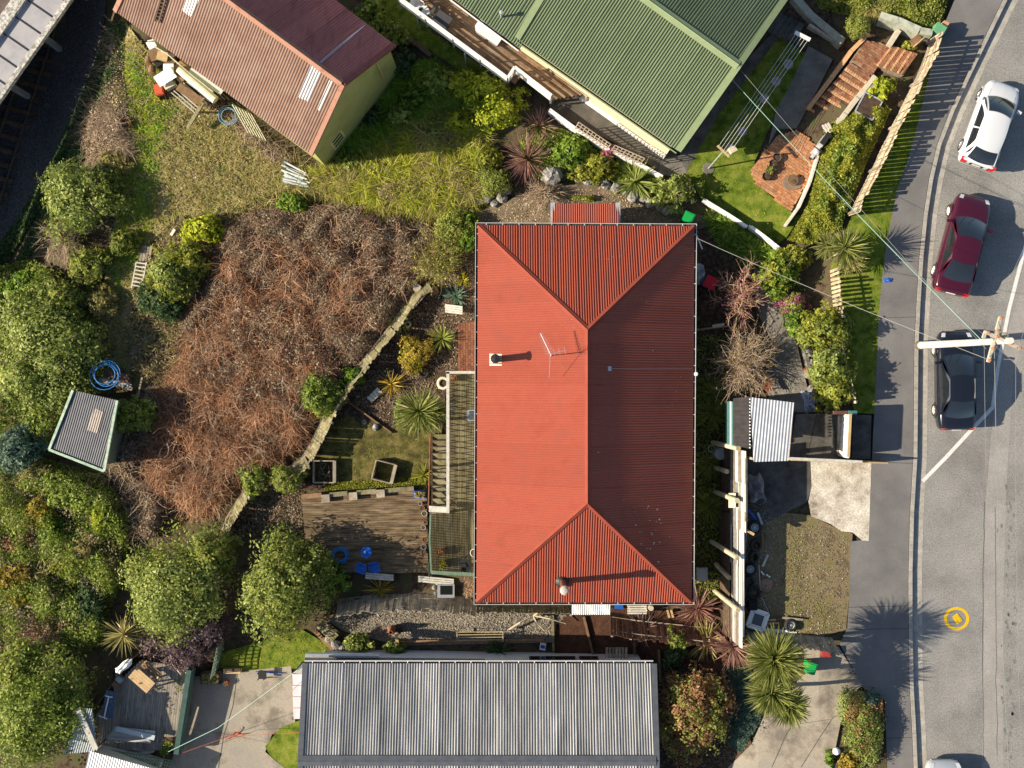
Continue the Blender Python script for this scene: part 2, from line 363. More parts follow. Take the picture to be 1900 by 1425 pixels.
def lump(x, y, s, seed):
    """smooth noise 0..1 over the ground"""
    r = np.random.default_rng(seed); v = np.zeros(len(x))
    for i in range(7):
        a = r.uniform(0, 6.28); f = 6.28/(s*r.uniform(.6, 1.8)); v += np.sin((x*math.cos(a)+y*math.sin(a))*f+r.uniform(0, 6.28))
    return np.clip(.5+v/7*1.1, 0, 1)
def dist_edge(q, poly):
    d = np.full(len(q), 1e9)
    for i in range(len(poly)):
        a = np.array(poly[i], float); b = np.array(poly[(i+1) % len(poly)], float); ab = b-a
        t = np.clip(((q-a)@ab)/(ab@ab), 0, 1); d = np.minimum(d, np.linalg.norm(q-a-t[:, None]*ab, axis=1))
    return d
def thicket(name, poly, label, n, hgt, pal, mode='twig', length=.8, rad=.012, leafsize=.1, seed=1, lumps=70, cat=None, up=.5, curl=.9):
    """uncountable growth over a patch of ground: one object"""
    rg = np.random.default_rng(seed); q = scatter(rg, poly, n); x, y = q[:, 0], q[:, 1]
    ed = np.clip(dist_edge(q, poly)/28, .12, 1); top = hgt*(.35+.65*lump(x, y, lumps, seed))*ed**.6
    z = Tq(x, y)+top*(1-.5*rg.random(n)**1.5)
    P0 = Wq(x, y, z)
    tl = np.clip(rg.normal(.45, .2, n)+.25*(lump(x, y, lumps*.5, seed+5)-.5), 0, 1)
    if mode == 'twig':
        az = rg.uniform(0, 6.283, n); d = np.stack([np.cos(az), np.sin(az), rg.normal(up, .35, n)], 1); k = 3
        L = length*rg.uniform(.5, 1.3, n); P, rd = strands(rg, n, P0-np.array((0, 0, .15)), d, L, rad, k, curl, 1.1, .45)
        V, F = tube_arrays(P, rd, 3); tint = np.repeat(tl, k*3)
    elif mode == 'blade':
        az = rg.uniform(0, 6.283, n); cl = lump(x, y, 26, seed+9)
        d = np.stack([np.cos(az), np.sin(az), np.full(n, 1.1)+rg.normal(0, .3, n)], 1); k = 3 if length > .4 else 2
        L = length*rg.uniform(.5, 1.2, n)*(.5+.7*cl); P, rd = strands(rg, n, Wq(x, y, Tq(x, y)+top*.6*cl-.03), d, L, .01, k, .3, 1.2)
        V, F = blade_arrays(P, rad*2, rg, False); tint = np.repeat(np.clip(tl+.3*(cl-.5), 0, 1), k)
    else:
        N = rg.normal(0, .6, (n, 3))+np.array((0, 0, .7)); V, F = leaves(P0, N, leafsize, .55, rg); tint = tl
    o = link(name, np_mesh(name, V, F, LM(pal), tint)); return tag(o, label, cat, None, 'stuff')
def bare(px, py, rpx, rpy, hgt, pal, name, label, cat, n=420, rad=.011, dz=0, extra=None, sub=2):
    """leafless shrub: branches fanning from a stem, each with finer twigs"""
    rg = rng(px, py, rpx); z0 = T(px, py)+dz; zc = z0+hgt*.6; c = W(px, py, zc); k0 = S*(H-zc)/H; loc = Vector((c.x, c.y, z0))
    t = thing(name, label, cat, loc); m = n//6; az = rg.uniform(0, 6.283, m); el = rg.uniform(.35, 1.45, m)
    d = np.stack([np.cos(az)*np.cos(el)*rpx*k0, np.sin(az)*np.cos(el)*rpy*k0, np.sin(el)*hgt], 1); L = np.linalg.norm(d, axis=1)*rg.uniform(.7, 1.1, m)
    P, rd = strands(rg, m, np.zeros((m, 3))+np.array((0, 0, .1)), d, L, rad*2.4, 5, .35, .25, .3)
    V, F = tube_arrays(P, rd, 4); link('branches', np_mesh('branches', V, F, LM(pal), np.repeat(np.clip(rg.normal(.4, .2, m), 0, 1), 20)), None, t)['kind'] = 'stuff'
    V2 = []; tw = n*sub; i = rg.integers(0, m, tw); j = rg.integers(2, 6, tw); st = P[i, j]; dd = P[i, np.minimum(j, 4)+1]-P[i, np.minimum(j, 4)]
    P2, r2 = strands(rg, tw, st, unit(dd)+rg.normal(0, .6, (tw, 3)), .38*max(rpx, rpy)*k0*rg.uniform(.5, 1.2, tw), rad*.8, 3, .5, .1, .4)
    V, F = tube_arrays(P2, r2, 3); link('twigs', np_mesh('twigs', V, F, LM(pal), np.repeat(np.clip(rg.normal(.55, .22, tw), 0, 1), 9)), None, t)['kind'] = 'stuff'
    if extra:
        p2, cnt, sz = extra; i = rg.integers(0, tw, cnt); PP = P2[i, 3]+rg.normal(0, .04, (cnt, 3)); V, F = leaves(PP, rg.normal(0, .6, (cnt, 3))+np.array((0, 0, .6)), sz, .7, rg)
        link('blossom' if p2 == 'pink' else 'foliage', np_mesh('bl', V, F, LM(p2), rg.random(cnt)), None, t)
    return t
# ---------------------------------------------------------------- ground, road, paths
EARTH = mat('earth', (.045,.032,.022), (.10,.075,.05), 2.2, .95, .1, bump=.03, c3=(.07,.085,.03), bscale=14)
xs = [-3500, -1500, -700]+list(range(-300, 2201, 14))+[2700, 3600, 5500]; ys = [-3500, -1500, -700]+list(range(-300, 1726, 14))+[2300, 3200, 5000]
V = [tuple(W(x, y, T(x, y)-.12-(.12 if x > 1600 else 0))) for y in ys for x in xs]; nx = len(xs)
F = [(j*nx+i, j*nx+nx+i, j*nx+nx+i+1, j*nx+i+1) for j in range(len(ys)-1) for i in range(nx-1)]
tag(link('ground', np_mesh('ground', V, F, EARTH, smooth=True)), 'bare hillside earth under the gardens', kind='structure')
def zone(name, poly, m, dz=0., label=None, step=16, zf=None, kind='structure', thick=0):
    pts = [Vector(p) for p in poly]; P = []; n0 = len(pts)
    for i in range(n0):
        a, b = pts[i], pts[(i+1) % n0]; k = max(1, int((b-a).length/step)); P += [a.lerp(b, j/k) for j in range(k)]
    nb = len(P); ed = [(i, (i+1) % nb) for i in range(nb)]
    gx = np.arange(min(p.x for p in P)+step*.5, max(p.x for p in P), step); gy = np.arange(min(p.y for p in P)+step*.5, max(p.y for p in P), step)
    q = np.array([(x, y) for y in gy for x in gx]) if len(gx) and len(gy) else np.zeros((0, 2))
    if len(q):
        q = q[inpoly(q[:, 0], q[:, 1], poly)]
        if len(q): q = q[dist_edge(q, poly) > step*.35]
    P += [Vector(a) for a in q]
    vo, _, fo, *_ = delaunay_2d_cdt(P, ed, [list(range(nb))], 1, 1e-3)
    zf = zf or T; mb = MB(); mb.v = [W(p.x, p.y, zf(p.x, p.y)+dz) for p in vo]
    for f in fo:
        a, b, c = [mb.v[i] for i in f[:3]]
        mb.f.append(tuple(f) if (b-a).cross(c-a).z > 0 else tuple(f)[::-1])
    o = mb.solo(name, m, label, None, None, kind, loc=(0, 0, 0)); return o
ASPH = mat('road_asphalt', (.17,.165,.16), (.25,.245,.235), .35, .9, .15, bump=.006, bscale=55, c3=(.30,.29,.275), lo=.3, hi=.72)
# add a salt and pepper chip texture to the asphalt
def chip(m, sc, lo, hi):
    t = m.node_tree; N = t.nodes; Lk = t.links; b = N['Principled BSDF']; src = b.inputs['Base Color'].links[0].from_socket if b.inputs['Base Color'].links else None
    no = N.new('ShaderNodeTexNoise'); no.inputs['Scale'].default_value = sc; no.inputs['Detail'].default_value = 4; no.inputs['Roughness'].default_value = .8
    g = N.new('ShaderNodeNewGeometry'); Lk.new(g.outputs['Position'], no.inputs[0]); mr = N.new('ShaderNodeMapRange')
    mr.inputs[1].default_value = .32; mr.inputs[2].default_value = .68; mr.inputs[3].default_value = lo; mr.inputs[4].default_value = hi
    Lk.new(no.outputs[0], mr.inputs[0]); v = N.new('ShaderNodeVectorMath'); v.operation = 'SCALE'
    if src: Lk.new(src, v.inputs[0])
    else: v.inputs[0].default_value = b.inputs['Base Color'].default_value[:3]
    Lk.new(mr.outputs[0], v.inputs['Scale']); Lk.new(v.outputs[0], b.inputs['Base Color']); return m
chip(ASPH, 16, .55, 1.4)
KERBL = [(1905,-60),(1868,0),(1834,70),(1800,140),(1770,205),(1745,270),(1730,335),(1720,400),(1712,480),(1707,560),(1703,640),(1702,760),(1701,850),(1695,950),(1692,1060),(1692,1150),(1694,1270),(1699,1360),(1704,1480)]
def off(line, d):
    out = []
    for i, p in enumerate(line):
        a = Vector(line[max(i-1, 0)]); b = Vector(line[min(i+1, len(line)-1)]); n = (b-a).normalized(); out.append((p[0]-n.y*d, p[1]+n.x*d))
    return out
ROADZ = -.13
zone('road', off(KERBL, -18)+[(2300,1480),(2300,-60)], ASPH, 0, 'grey chip seal road along the right edge', 60, lambda x, y: ROADZ)
CONC = chip(mat('kerb_concrete', (.30,.28,.25), (.42,.40,.36), 3, .9, .2, bump=.004, bscale=40), 22, .6, 1.25)
# gutter channel, kerb stones
mb = MB(); rows = []
for p, q in zip(off(KERBL, 1), off(KERBL, -19)): rows.append([W(*p, ROADZ-.01), W(*q, ROADZ+.006)])
mb.grid(rows); mb.f = [f[::-1] for f in mb.f]; mb.solo('gutter', CONC, 'pale concrete gutter channel at the road edge', kind='structure', loc=(0, 0, 0))
kt = tag(thing('kerb', 'long concrete kerb between the footpath and the road', None), kind='structure')
for i in range(len(KERBL)-1):
    a, b = Vector(KERBL[i]), Vector(KERBL[i+1]); n = max(1, round((b-a).length/36))
    for j in range(n):
        p = a.lerp(b, (j+.006)/n); q = a.lerp(b, (j+.994)/n)
        block('kerb_stone', CONC, kt, W(p.x-3.5, p.y, -.06), W(q.x-3.5, q.y, -.06), .17, .16)
FPATH = chip(mat('footpath_asphalt', (.135,.13,.13), (.20,.195,.19), .6, .92, .12, bump=.004, bscale=60, lo=.3, hi=.7), 30, .72, 1.25)
kl = off(KERBL, 7)
zone('footpath', kl[1:]+[(1648,1480),(1642,1300),(1600,1275),(1558,1195),(1572,1165),(1576,1100),(1578,1005),(1612,1000),(1618,850),(1622,770),(1632,560),(1645,450),(1665,350),(1690,280),(1712,190),(1738,80),(1775,-10)], FPATH, .004, 'dark asphalt footpath beside the kerb', 40, lambda x, y: 0)
WHITE = chip(mat('road_paint', (.72,.72,.7), (.62,.62,.6), 5, .7), 25, .8, 1.1)
def stripe(name, pts, wpx, m, label, cat='road marking', kind='structure'):
    mb = MB(); pl = off(pts, wpx/2); pr = off(pts, -wpx/2)
    for i in range(len(pts)-1): mb.prism([W(*p, ROADZ+.001) for p in (pl[i], pl[i+1], pr[i+1], pr[i])], [W(*p, ROADZ+.008) for p in (pl[i], pl[i+1], pr[i+1], pr[i])])
    return mb.solo(name, m, label, None, None, kind)
stripe('edge_line', [(1903,455),(1872,575),(1852,680),(1843,748),(1842,756),(1800,800),(1756,848),(1712,893)], 7, WHITE, 'white parking bay line bending to the kerb')
YEL = mat('yellow_paint', (.72,.46,.01), (.62,.38,.01), 6, .6, .3)
hy = thing('hydrant_marking', 'yellow ring painted on the road with a yellow hydrant cover', 'road marking', W(1775,1148,ROADZ))
mb = MB(); a = [i*math.pi/20 for i in range(40)]
for i in range(40):
    j = (i+1) % 40; q = [W(1775+r*math.cos(t), 1148+r*.92*math.sin(t), ROADZ+.001) for r, t in ((18,a[i]),(18,a[j]),(23.5,a[j]),(23.5,a[i]))]; mb.prism(q[::-1], [p+Vector((0,0,.006)) for p in q[::-1]])
mb.part('ring', YEL, hy)
MB().box(W(1776,1148,ROADZ+.001), .30, .42, .02, R(35)).part('cover_plate', YEL, hy)
mb = MB()
for t in (-.08, .08): mb.box(W(1776,1148,ROADZ+.021)+Vector((t*.7, t*.5, 0)), .04, .26, .012, R(35))
mb.part('hinge', YEL, hy)
PATCH = chip(mat('road_patch', (.19,.185,.18), (.25,.245,.235), 1.2, .9), 30, .8, 1.2)
zone('road_patch', [(1711,1136),(1743,1136),(1743,1178),(1711,1178)], PATCH, .004, 'square of newer asphalt beside the gutter', 30, lambda x, y: ROADZ)
zone('road_seam', [(1822,1480),(1826,1100),(1829,930),(1840,800),(1862,640),(1900,520),(1925,520),(1880,700),(1868,900),(1862,1100),(1862,1480)], chip(mat('road_strip', (.235,.225,.215), (.33,.31,.295), .7, .9, lo=.3, hi=.7), 18, .75, 1.25), .003, 'worn wheel track of paler chip seal', 40, lambda x, y: ROADZ)
TAR = mat('tar_stain', (.14,.135,.13), (.20,.19,.185), 6, .9)
rg = np.random.default_rng(4); mb = MB()
for i in range(70):
    x = 1872+rg.normal(0, 7)+(i % 3)*2; y = 905+i*7.4+rg.normal(0, 8); r = rg.uniform(1., 3.6); k = 9
    q = [W(x+r*.8*rg.uniform(.5, 1.3)*math.cos(6.283*j/k), y+r*1.6*rg.uniform(.5, 1.3)*math.sin(6.283*j/k), ROADZ+.0045) for j in range(k)]
    mb.add(q[::-1], [tuple(range(k))])
tag(mb.solo('tar_blotches', TAR, 'dark tar blotches along the worn strip of road'), kind='stuff')
LAWN = chip(mat('lawn', (.05,.085,.010), (.12,.165,.018), 2.2, .95, .1, bump=.03, bscale=30, c3=(.20,.21,.04)), 24, .6, 1.3)
DRYG = chip(mat('dry_grass', (.13,.165,.03), (.28,.25,.09), 1.5, .95, .1, bump=.04, bscale=20, c3=(.42,.34,.19)), 20, .55, 1.35)
SOIL = chip(mat('dark_soil', (.03,.021,.015), (.07,.047,.033), 5, .95, .1, bump=.04, bscale=22, c3=(.13,.09,.065)), 18, .5, 1.5)
RSOIL = chip(mat('red_soil', (.05,.026,.018), (.10,.05,.033), 3, .95, .1, bump=.03, bscale=20), 18, .6, 1.4)
BALL = chip(mat('ballast', (.055,.055,.06), (.11,.11,.115), 7, .95, .1, bump=.06, bscale=12), 14, .5, 1.5)
PAVE = chip(mat('path_concrete', (.13,.12,.105), (.21,.195,.17), 1.6, .92, .15, bump=.006, bscale=40), 26, .65, 1.3)
DRIVE = chip(mat('driveway_concrete', (.165,.145,.12), (.31,.275,.225), .7, .92, .15, bump=.005, bscale=45, c3=(.27,.25,.22)), 24, .7, 1.2)
OLDC = chip(mat('weathered_concrete', (.22,.18,.13), (.48,.43,.36), 1.1, .95, .1, bump=.012, bscale=18, c3=(.66,.62,.53), lo=.3, hi=.62), 12, .6, 1.25)
DARKC = chip(mat('dark_concrete', (.05,.045,.04), (.12,.115,.105), 1.3, .8, .2, bump=.005, bscale=30), 20, .65, 1.3)
Z = lambda n, p, m, l, dz=0., **k: zone(n, p, m, dz, l, **k)
Z('railway_bed', [(-60,-60),(205,-60),(190,60),(165,160),(128,250),(82,350),(45,430),(0,500),(-60,580)], BALL, 'dark ballast bed of the railway in the cutting')
Z('lawn', [(1445,66),(1495,98),(1475,140),(1442,205),(1400,300),(1400,340),(1470,395),(1486,400),(1460,440),(1440,458),(1310,382),(1272,318),(1330,215)], LAWN, 'mown back lawn under the clothesline')
Z('yard_path', [(1500,85),(1545,110),(1520,160),(1478,238),(1442,240),(1425,272),(1440,205),(1475,140)], PAVE, 'grey concrete path from the brick stairs', .006)
Z('side_path', [(1258,292),(1375,125),(1400,95),(1440,55),(1470,58),(1448,66),(1332,214),(1274,318)], DARKC, 'dark concrete strip along the green roofed house', .006)
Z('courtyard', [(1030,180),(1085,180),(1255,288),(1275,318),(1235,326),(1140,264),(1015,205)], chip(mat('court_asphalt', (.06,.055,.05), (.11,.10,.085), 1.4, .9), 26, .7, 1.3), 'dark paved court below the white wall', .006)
Z('court_slab', [(1225,300),(1258,288),(1275,318),(1262,330),(1222,322)], PAVE, 'square concrete slab at the court corner', .012)
Z('verge', [(1738,84),(1712,190),(1690,280),(1665,350),(1645,450),(1632,560),(1622,768),(1585,766),(1560,640),(1540,500),(1578,405),(1640,290),(1690,190)], LAWN, 'grass verge between the paling fence and footpath', .003)
Z('side_lawn', [(640,-40),(765,-40),(800,60),(905,130),(880,150),(800,95),(735,60)], LAWN, 'shaded lawn between the shed and the green roofed house')
Z('top_bank', [(1500,-50),(1775,-50),(1735,60),(1700,60),(1660,45),(1600,30),(1545,20)], DRYG, 'rough grassy bank at the top right corner')
Z('bank_soil', [(1445,-20),(1525,-20),(1560,90),(1530,75),(1460,45)], SOIL, 'dark soil bed above the garden stairs')
Z('left_lawn', [(225,30),(262,80),(330,160),(430,220),(520,310),(535,350),(420,395),(330,400),(262,468),(240,600),(285,720),(215,720),(180,640),(200,470),(232,330),(215,240),(200,110)], DRYG, 'rough grass running down the left bank')
Z('garden_bed', [(880,430),(885,690),(830,700),(810,900),(560,910),(555,840),(640,690),(780,525)], SOIL, 'mulched garden below the curved fence')
MOSSL = chip(mat('moss_lawn', (.05,.042,.018), (.09,.085,.024), 2.0, .95, .1, bump=.03, bscale=25, c3=(.16,.13,.05), lo=.38, hi=.62), 20, .55, 1.4)
Z('garden_lawn', [(585,795),(650,770),(700,790),(800,800),(798,900),(620,912),(570,880)], MOSSL, 'small mossy lawn with two timber frames', .008)
Z('gravel_yard', [(600,1146),(660,1128),(800,1122),(1060,1135),(1032,1160),(1028,1192),(740,1198),(640,1172)], chip(mat('gravel_bed', (.17,.145,.11), (.28,.245,.20), 9, .95, bump=.04, bscale=16), 13, .45, 1.35), 'pale gravel yard behind the grey roof', .004)
Z('red_soil_bed', [(1028,1120),(1260,1135),(1340,1172),(1360,1260),(1220,1226),(1030,1226)], RSOIL, 'reddish bare soil with timber edging')
Z('lower_bed', [(1212,1226),(1350,1240),(1395,1380),(1350,1430),(1215,1430)], SOIL, 'shaded soil bed beside the grey roof')
Z('lower_driveway', [(350,1256),(540,1236),(548,1345),(505,1362),(492,1395),(545,1440),(310,1440),(340,1340)], DRIVE, 'grey concrete yard at the bottom left', .004)
Z('corner_lawn', [(560,1335),(520,1350),(492,1385),(500,1400),(545,1440),(565,1440)], LAWN, 'small lawn wedge at the grey roof corner', .008)
Z('strip_lawn', [(398,1215),(500,1185),(560,1168),(618,1202),(562,1240),(400,1246)], LAWN, 'bright strip of lawn above the concrete yard')
Z('painted_shade_slab', [(1372,848),(1506,854),(1506,904),(1497,932),(1450,955),(1372,1000)], DARKC, 'concrete slab of the parking pad with the fence shadow painted in', .004)  # shadow of the taller fence is put into this slab's dark colour and outline
Z('pale_slab', [(1504,856),(1617,856),(1612,1004),(1600,1003),(1582,988),(1562,986),(1540,972),(1505,958),(1500,930),(1506,902)], OLDC, 'pale broken concrete slab beside the footpath', .010)
Z('gravel_pad', [(1372,1000),(1450,950),(1502,956),(1562,985),(1582,990),(1576,1100),(1570,1168),(1520,1182),(1372,1170)], chip(mat('pad_gravel', (.12,.09,.05), (.215,.165,.095), 1.6, .95, .1, bump=.02, bscale=30, c3=(.17,.15,.06), lo=.36, hi=.64), 20, .55, 1.4), 'worn gravel and grass parking pad', .003)
Z('right_driveway', [(1490,1195),(1556,1200),(1600,1272),(1566,1302),(1560,1340),(1540,1440),(1335,1440),(1395,1380),(1422,1318),(1495,1250)], DRIVE, 'pale concrete driveway at the bottom right', .006)
Z('steps_path', [(1400,495),(1440,520),(1462,560),(1488,680),(1510,765),(1430,765),(1420,690),(1436,640),(1410,590),(1398,540)], PAVE, 'concrete path past the bare shrubs', .004)
Z('side_yard', [(1290,425),(1345,455),(1400,500),(1398,540),(1410,592),(1350,620),(1350,740),(1346,1130),(1285,1130)], SOIL, 'shaded strip of dark ground beside the red house')
Z('back_terrace', [(880,395),(1010,345),(1130,340),(1330,410),(1300,425),(880,425)], chip(mat('terrace_dirt', (.11,.085,.055), (.2,.155,.10), 2, .95), 18, .6, 1.3), 'bare dirt terrace above the red house')

SEAM = mat('asphalt_seam', (.05,.05,.05), (.09,.09,.09), 9, .9)
for pts, l in (([(1574,1127),(1689,1124)], 'dark joint across the footpath above the palm shade'), ([(1572,1168),(1690,1166)], 'dark joint across the footpath at the parking pad corner'), ([(1618,857),(1697,860)], 'footpath joint beside the pale slab'), ([(1636,590),(1702,588)], 'footpath joint above the utility pole'), ([(1646,1370),(1698,1368)], 'footpath joint beside the driveway hedge')):
    a, b = pts; MB().prism([W(x, y, .0045) for x, y in ((a[0],a[1]+.6),(b[0],b[1]+.6),(b[0],b[1]-.6),(a[0],a[1]-.6))], [W(x, y, .006) for x, y in ((a[0],a[1]+.6),(b[0],b[1]+.6),(b[0],b[1]-.6),(a[0],a[1]-.6))]).solo('footpath_seam', SEAM, l, kind='structure')
for k, pl in enumerate(([(1826,930),(1825,1060),(1823,1200),(1825,1330),(1824,1430)], [(1846,940),(1848,1100),(1849,1260),(1850,1430)], [(1760,0),(1742,60),(1745,110)], [(1735,300),(1765,312),(1800,318),(1838,330)])):
    rg = np.random.default_rng(k); mb = MB(); q = []
    for (ax, ay), (bx, by) in zip(pl[:-1], pl[1:]):
        for j in range(6): q.append((ax+(bx-ax)*j/6+rg.normal(0, .7), ay+(by-ay)*j/6+rg.normal(0, .7)))
    zc = .0045 if k == 2 else ROADZ+.0055
    mb.grid([[W(x-.45, y-.2, zc), W(x+.45, y+.2, zc)] for x, y in q]); mb.f = [f if (mb.v[f[1]]-mb.v[f[0]]).cross(mb.v[f[2]]-mb.v[f[0]]).z > 0 else f[::-1] for f in mb.f]
    mb.solo('road_crack', SEAM, 'fine dark crack in the asphalt, '+('beside the worn wheel track','along the middle of the worn track','on the footpath by the top fence end','across the road by the silver hatchback','curving down from the end of the white line','long and faint above the yellow ring')[k], kind='structure')

for pl, l in (([(345,1352),(420,1362),(500,1378)], 'pale joint across the concrete yard'), ([(440,1250),(432,1310),(415,1365),(405,1425)], 'lengthwise joint down the concrete yard'), ([(1486,1424),(1520,1370),(1545,1332),(1575,1312)], 'curved joint across the pale driveway'), ([(1505,1300),(1460,1360),(1432,1424)], 'faint joint along the pale driveway'), ([(1400,1330),(1470,1345),(1540,1335)], 'cross joint of the pale driveway')):
    q = []
    for (ax, ay), (bx, by) in zip(pl[:-1], pl[1:]): q += [(ax+(bx-ax)*j/6, ay+(by-ay)*j/6) for j in range(7)]
    mb = MB(); mb.grid([[G(x-.5, y-.3, .013), G(x+.5, y+.3, .013)] for x, y in q]); mb.f = [f if (mb.v[f[1]]-mb.v[f[0]]).cross(mb.v[f[2]]-mb.v[f[0]]).z > 0 else f[::-1] for f in mb.f]
    mb.solo('driveway_joint', SEAM, l, kind='structure')
# ---------------------------------------------------------------- buildings
def cap(mb, a, b, p1, p2, wd, lift=.05):
    """folded capping along a-b that laps down both roof faces towards p1 and p2"""
    a = Vector(a); b = Vector(b); d = (b-a).normalized(); up = Vector((0, 0, lift)); r = []
    for p in (p1, p2):
        x = Vector(p)-a; x -= d*x.dot(d); r.append(x.normalized()*wd)
    rows = [[q+r[0]+Vector((0, 0, .02)), q+r[0]+up*.8, q+r[0]*.15+up*1.3, q+up*1.7, q+r[1]*.15+up*1.3, q+r[1]+up*.8, q+r[1]+Vector((0, 0, .02))] for q in (a, b)]
    mb.grid(rows); mb.f += []; return mb
def sheets(parent, poly, rib, m, pitch, amp, seg=6, flat=False, width=.9):
    """a roof face laid in separate lapped sheets that run along rib"""
    poly = [Vector(p) for p in poly]; n = Vector((0, 0, 0))
    for i in range(len(poly)): n += poly[i].cross(poly[(i+1) % len(poly)])
    n.normalize(); n = n if n.z > 0 else -n; v = Vector(rib); v -= n*v.dot(n); v.normalize(); u = v.cross(n)
    us = [p.dot(u) for p in poly]; lo, hi = min(us), max(us); k = max(1, round((hi-lo)/width)); width = (hi-lo)/k
    rg = np.random.default_rng(k+len(poly))
    for i in range(k):
        q = poly
        for s_, lim in ((1, lo+i*width), (-1, lo+(i+1)*width+(.03 if i < k-1 else 0))):
            out = []
            for a, b in zip(q, q[1:]+q[:1]):
                da, db = s_*(a.dot(u)-lim), s_*(b.dot(u)-lim)
                if da >= 0: out.append(a)
                if da*db < 0: out.append(a.lerp(b, da/(da-db)))
            q = out
        if len(q) < 3: continue
        mb = MB().corr([p+n*(.004*(i % 2)+abs(rg.normal(0, .002))) for p in q], rib, pitch, amp, seg, flat)
        mb.part('roof_sheet', m, parent)
def walls(name, m, corners, ztop, parent, zb=None):
    mb = MB(); n = len(corners); zb = zb if zb is not None else -7
    mb.prism([Vector((c.x, c.y, zb)) for c in corners], [Vector((c.x, c.y, ztop)) for c in corners]); return mb.part(name, m, parent)
def inset(c, d):
    n = len(c); ctr = sum(c, Vector((0, 0, 0)))/n; out = []
    for i in range(n):
        a, b, e = c[i-1], c[i], c[(i+1) % n]; u = (b-a).normalized(); v = (e-b).normalized(); k = u.x*v.y-u.y*v.x
        n1 = Vector((-u.y, u.x, 0)); n2 = Vector((-v.y, v.x, 0)); s = 1 if (ctr-b).dot(n1) > 0 else -1
        out.append(b+(n1+n2)*s*d/(1+n1.dot(n2)))
    return out
def gutter(parent, pts, m, md, wd=.11, closed=True, every=.75):
    n = len(pts); ctr = sum(pts, Vector((0, 0, 0)))/n
    lip = MB(); ch = MB()
    for i in range(n if closed else n-1):
        a, b = pts[i], pts[(i+1) % n]; d = (b-a).normalized(); o = Vector((d.y, -d.x, 0))
        if (ctr-a).dot(o) > 0: o = -o
        ch.bar(a+o*wd*.5-Vector((0, 0, .10)), b+o*wd*.5-Vector((0, 0, .10)), wd*.96, .02); lip.bar(a+o*wd+d*-wd-Vector((0, 0, .04)), b+o*wd+d*wd-Vector((0, 0, .04)), .022, .13)
    ch.part('gutter_channel', md, parent); lip.part('gutter', m, parent)
    for i in range(n if closed else n-1):
        a, b = pts[i], pts[(i+1) % n]; d = (b-a).normalized(); o = Vector((d.y, -d.x, 0)); L = (b-a).length
        if (ctr-a).dot(o) > 0: o = -o
        for j in range(int(L/every)):
            p = a+d*(j+.5)*every; block('gutter_bracket', m, parent, p-Vector((0, 0, .01)), p+o*wd*.95-Vector((0, 0, .01)), .035, .012)
RED = mat('red_roof_paint', (.25,.052,.030), (.285,.062,.036), .8, .65, .15, c3=(.25,.060,.039), lo=.3, hi=.7, rnd=.06, coat=.4, cr=.14)
REDC = mat('red_flashing', (.235,.052,.034), (.27,.064,.042), 2, .75, .1)
WPAINT = mat('white_paint', (.74,.73,.70), (.82,.81,.78), 3, .5, .4)
DGUT = mat('gutter_dark', (.02,.02,.022), (.05,.05,.05), 6, .9)  # near-black tone for gutter floors and roof underlays
BOARDW = mat('pale_weatherboard', (.5,.47,.4), (.56,.53,.46), 3, .7)
GLASS = mat('window_glass', (.018,.022,.026), None, rough=.06, spec=.8)
LICHEN = mat('roof_droppings', (.55,.53,.5), (.35,.33,.32), 30, .9)
he, hr = .6, 2.95
e = [W(887,418,he), W(1288,420,he), W(1283,1117,he), W(884,1117,he)]; r1, r2 = W(1090,612,hr), W(1090,934,hr)
house = thing('red_roofed_house', 'house under a hipped red corrugated roof in the centre of the lot', 'house', Vector((3.3, -1.3, -3)))
sheets(house, [e[0], r1, r2, e[3]], (1, 0, .46), RED, .11, .028)
for poly, rib in (([e[1], e[2], r2, r1], (1, 0, -.46)), ([e[0], e[1], r1], (0, 1, -.46)), ([e[3], r2, e[2]], (0, 1, .46))):
    sheets(house, poly, rib, RED, .11, .04 if rib[1] else .03)
under = MB(); dz = Vector((0, 0, .06))
for poly in ([e[0]-dz, r1-dz, r2-dz, e[3]-dz], [e[1]-dz, e[2]-dz, r2-dz, r1-dz], [e[0]-dz, e[1]-dz, r1-dz], [e[3]-dz, r2-dz, e[2]-dz]): under.add(poly, [tuple(range(len(poly)))])
under.part('roof_underlay', DGUT, house)
for a, b, p1, p2 in ((r1, r2, e[0], e[1]), (e[0], r1, r2, e[1]), (e[1], r1, r2, e[0]), (e[3], r2, r1, e[2]), (e[2], r2, r1, e[3])):
    cap(MB(), a+dz*.5, b+dz*.5, p1, p2, .13).part('hip_cap', REDC, house)
gutter(house, e, mat('gutter_paint', (.46,.46,.46), (.56,.56,.56), 4, .5), DGUT)
wc = inset([Vector((p.x, p.y, 0)) for p in e], .5); walls('wall', BOARDW, wc, he-.12, house, -3.8)
MB().slab([p-Vector((0, 0, .13)) for p in e], .03).part('soffit', WPAINT, house)
for x, y0 in ((0, 5), (0, 1), (0, -4), (1, 6), (1, -5)):
    xx = (wc[0].x-.012) if x == 0 else (wc[1].x+.012)
    f = MB().bar(Vector((xx, y0-.8, -.9)), Vector((xx, y0+.8, -.9)), .08, 1.3).part('window', WPAINT, house)
    MB().bar(Vector((xx+(-.03 if x == 0 else .03), y0-.7, -.9)), Vector((xx+(-.03 if x == 0 else .03), y0+.7, -.9)), .05, 1.1).part('pane', GLASS, f)
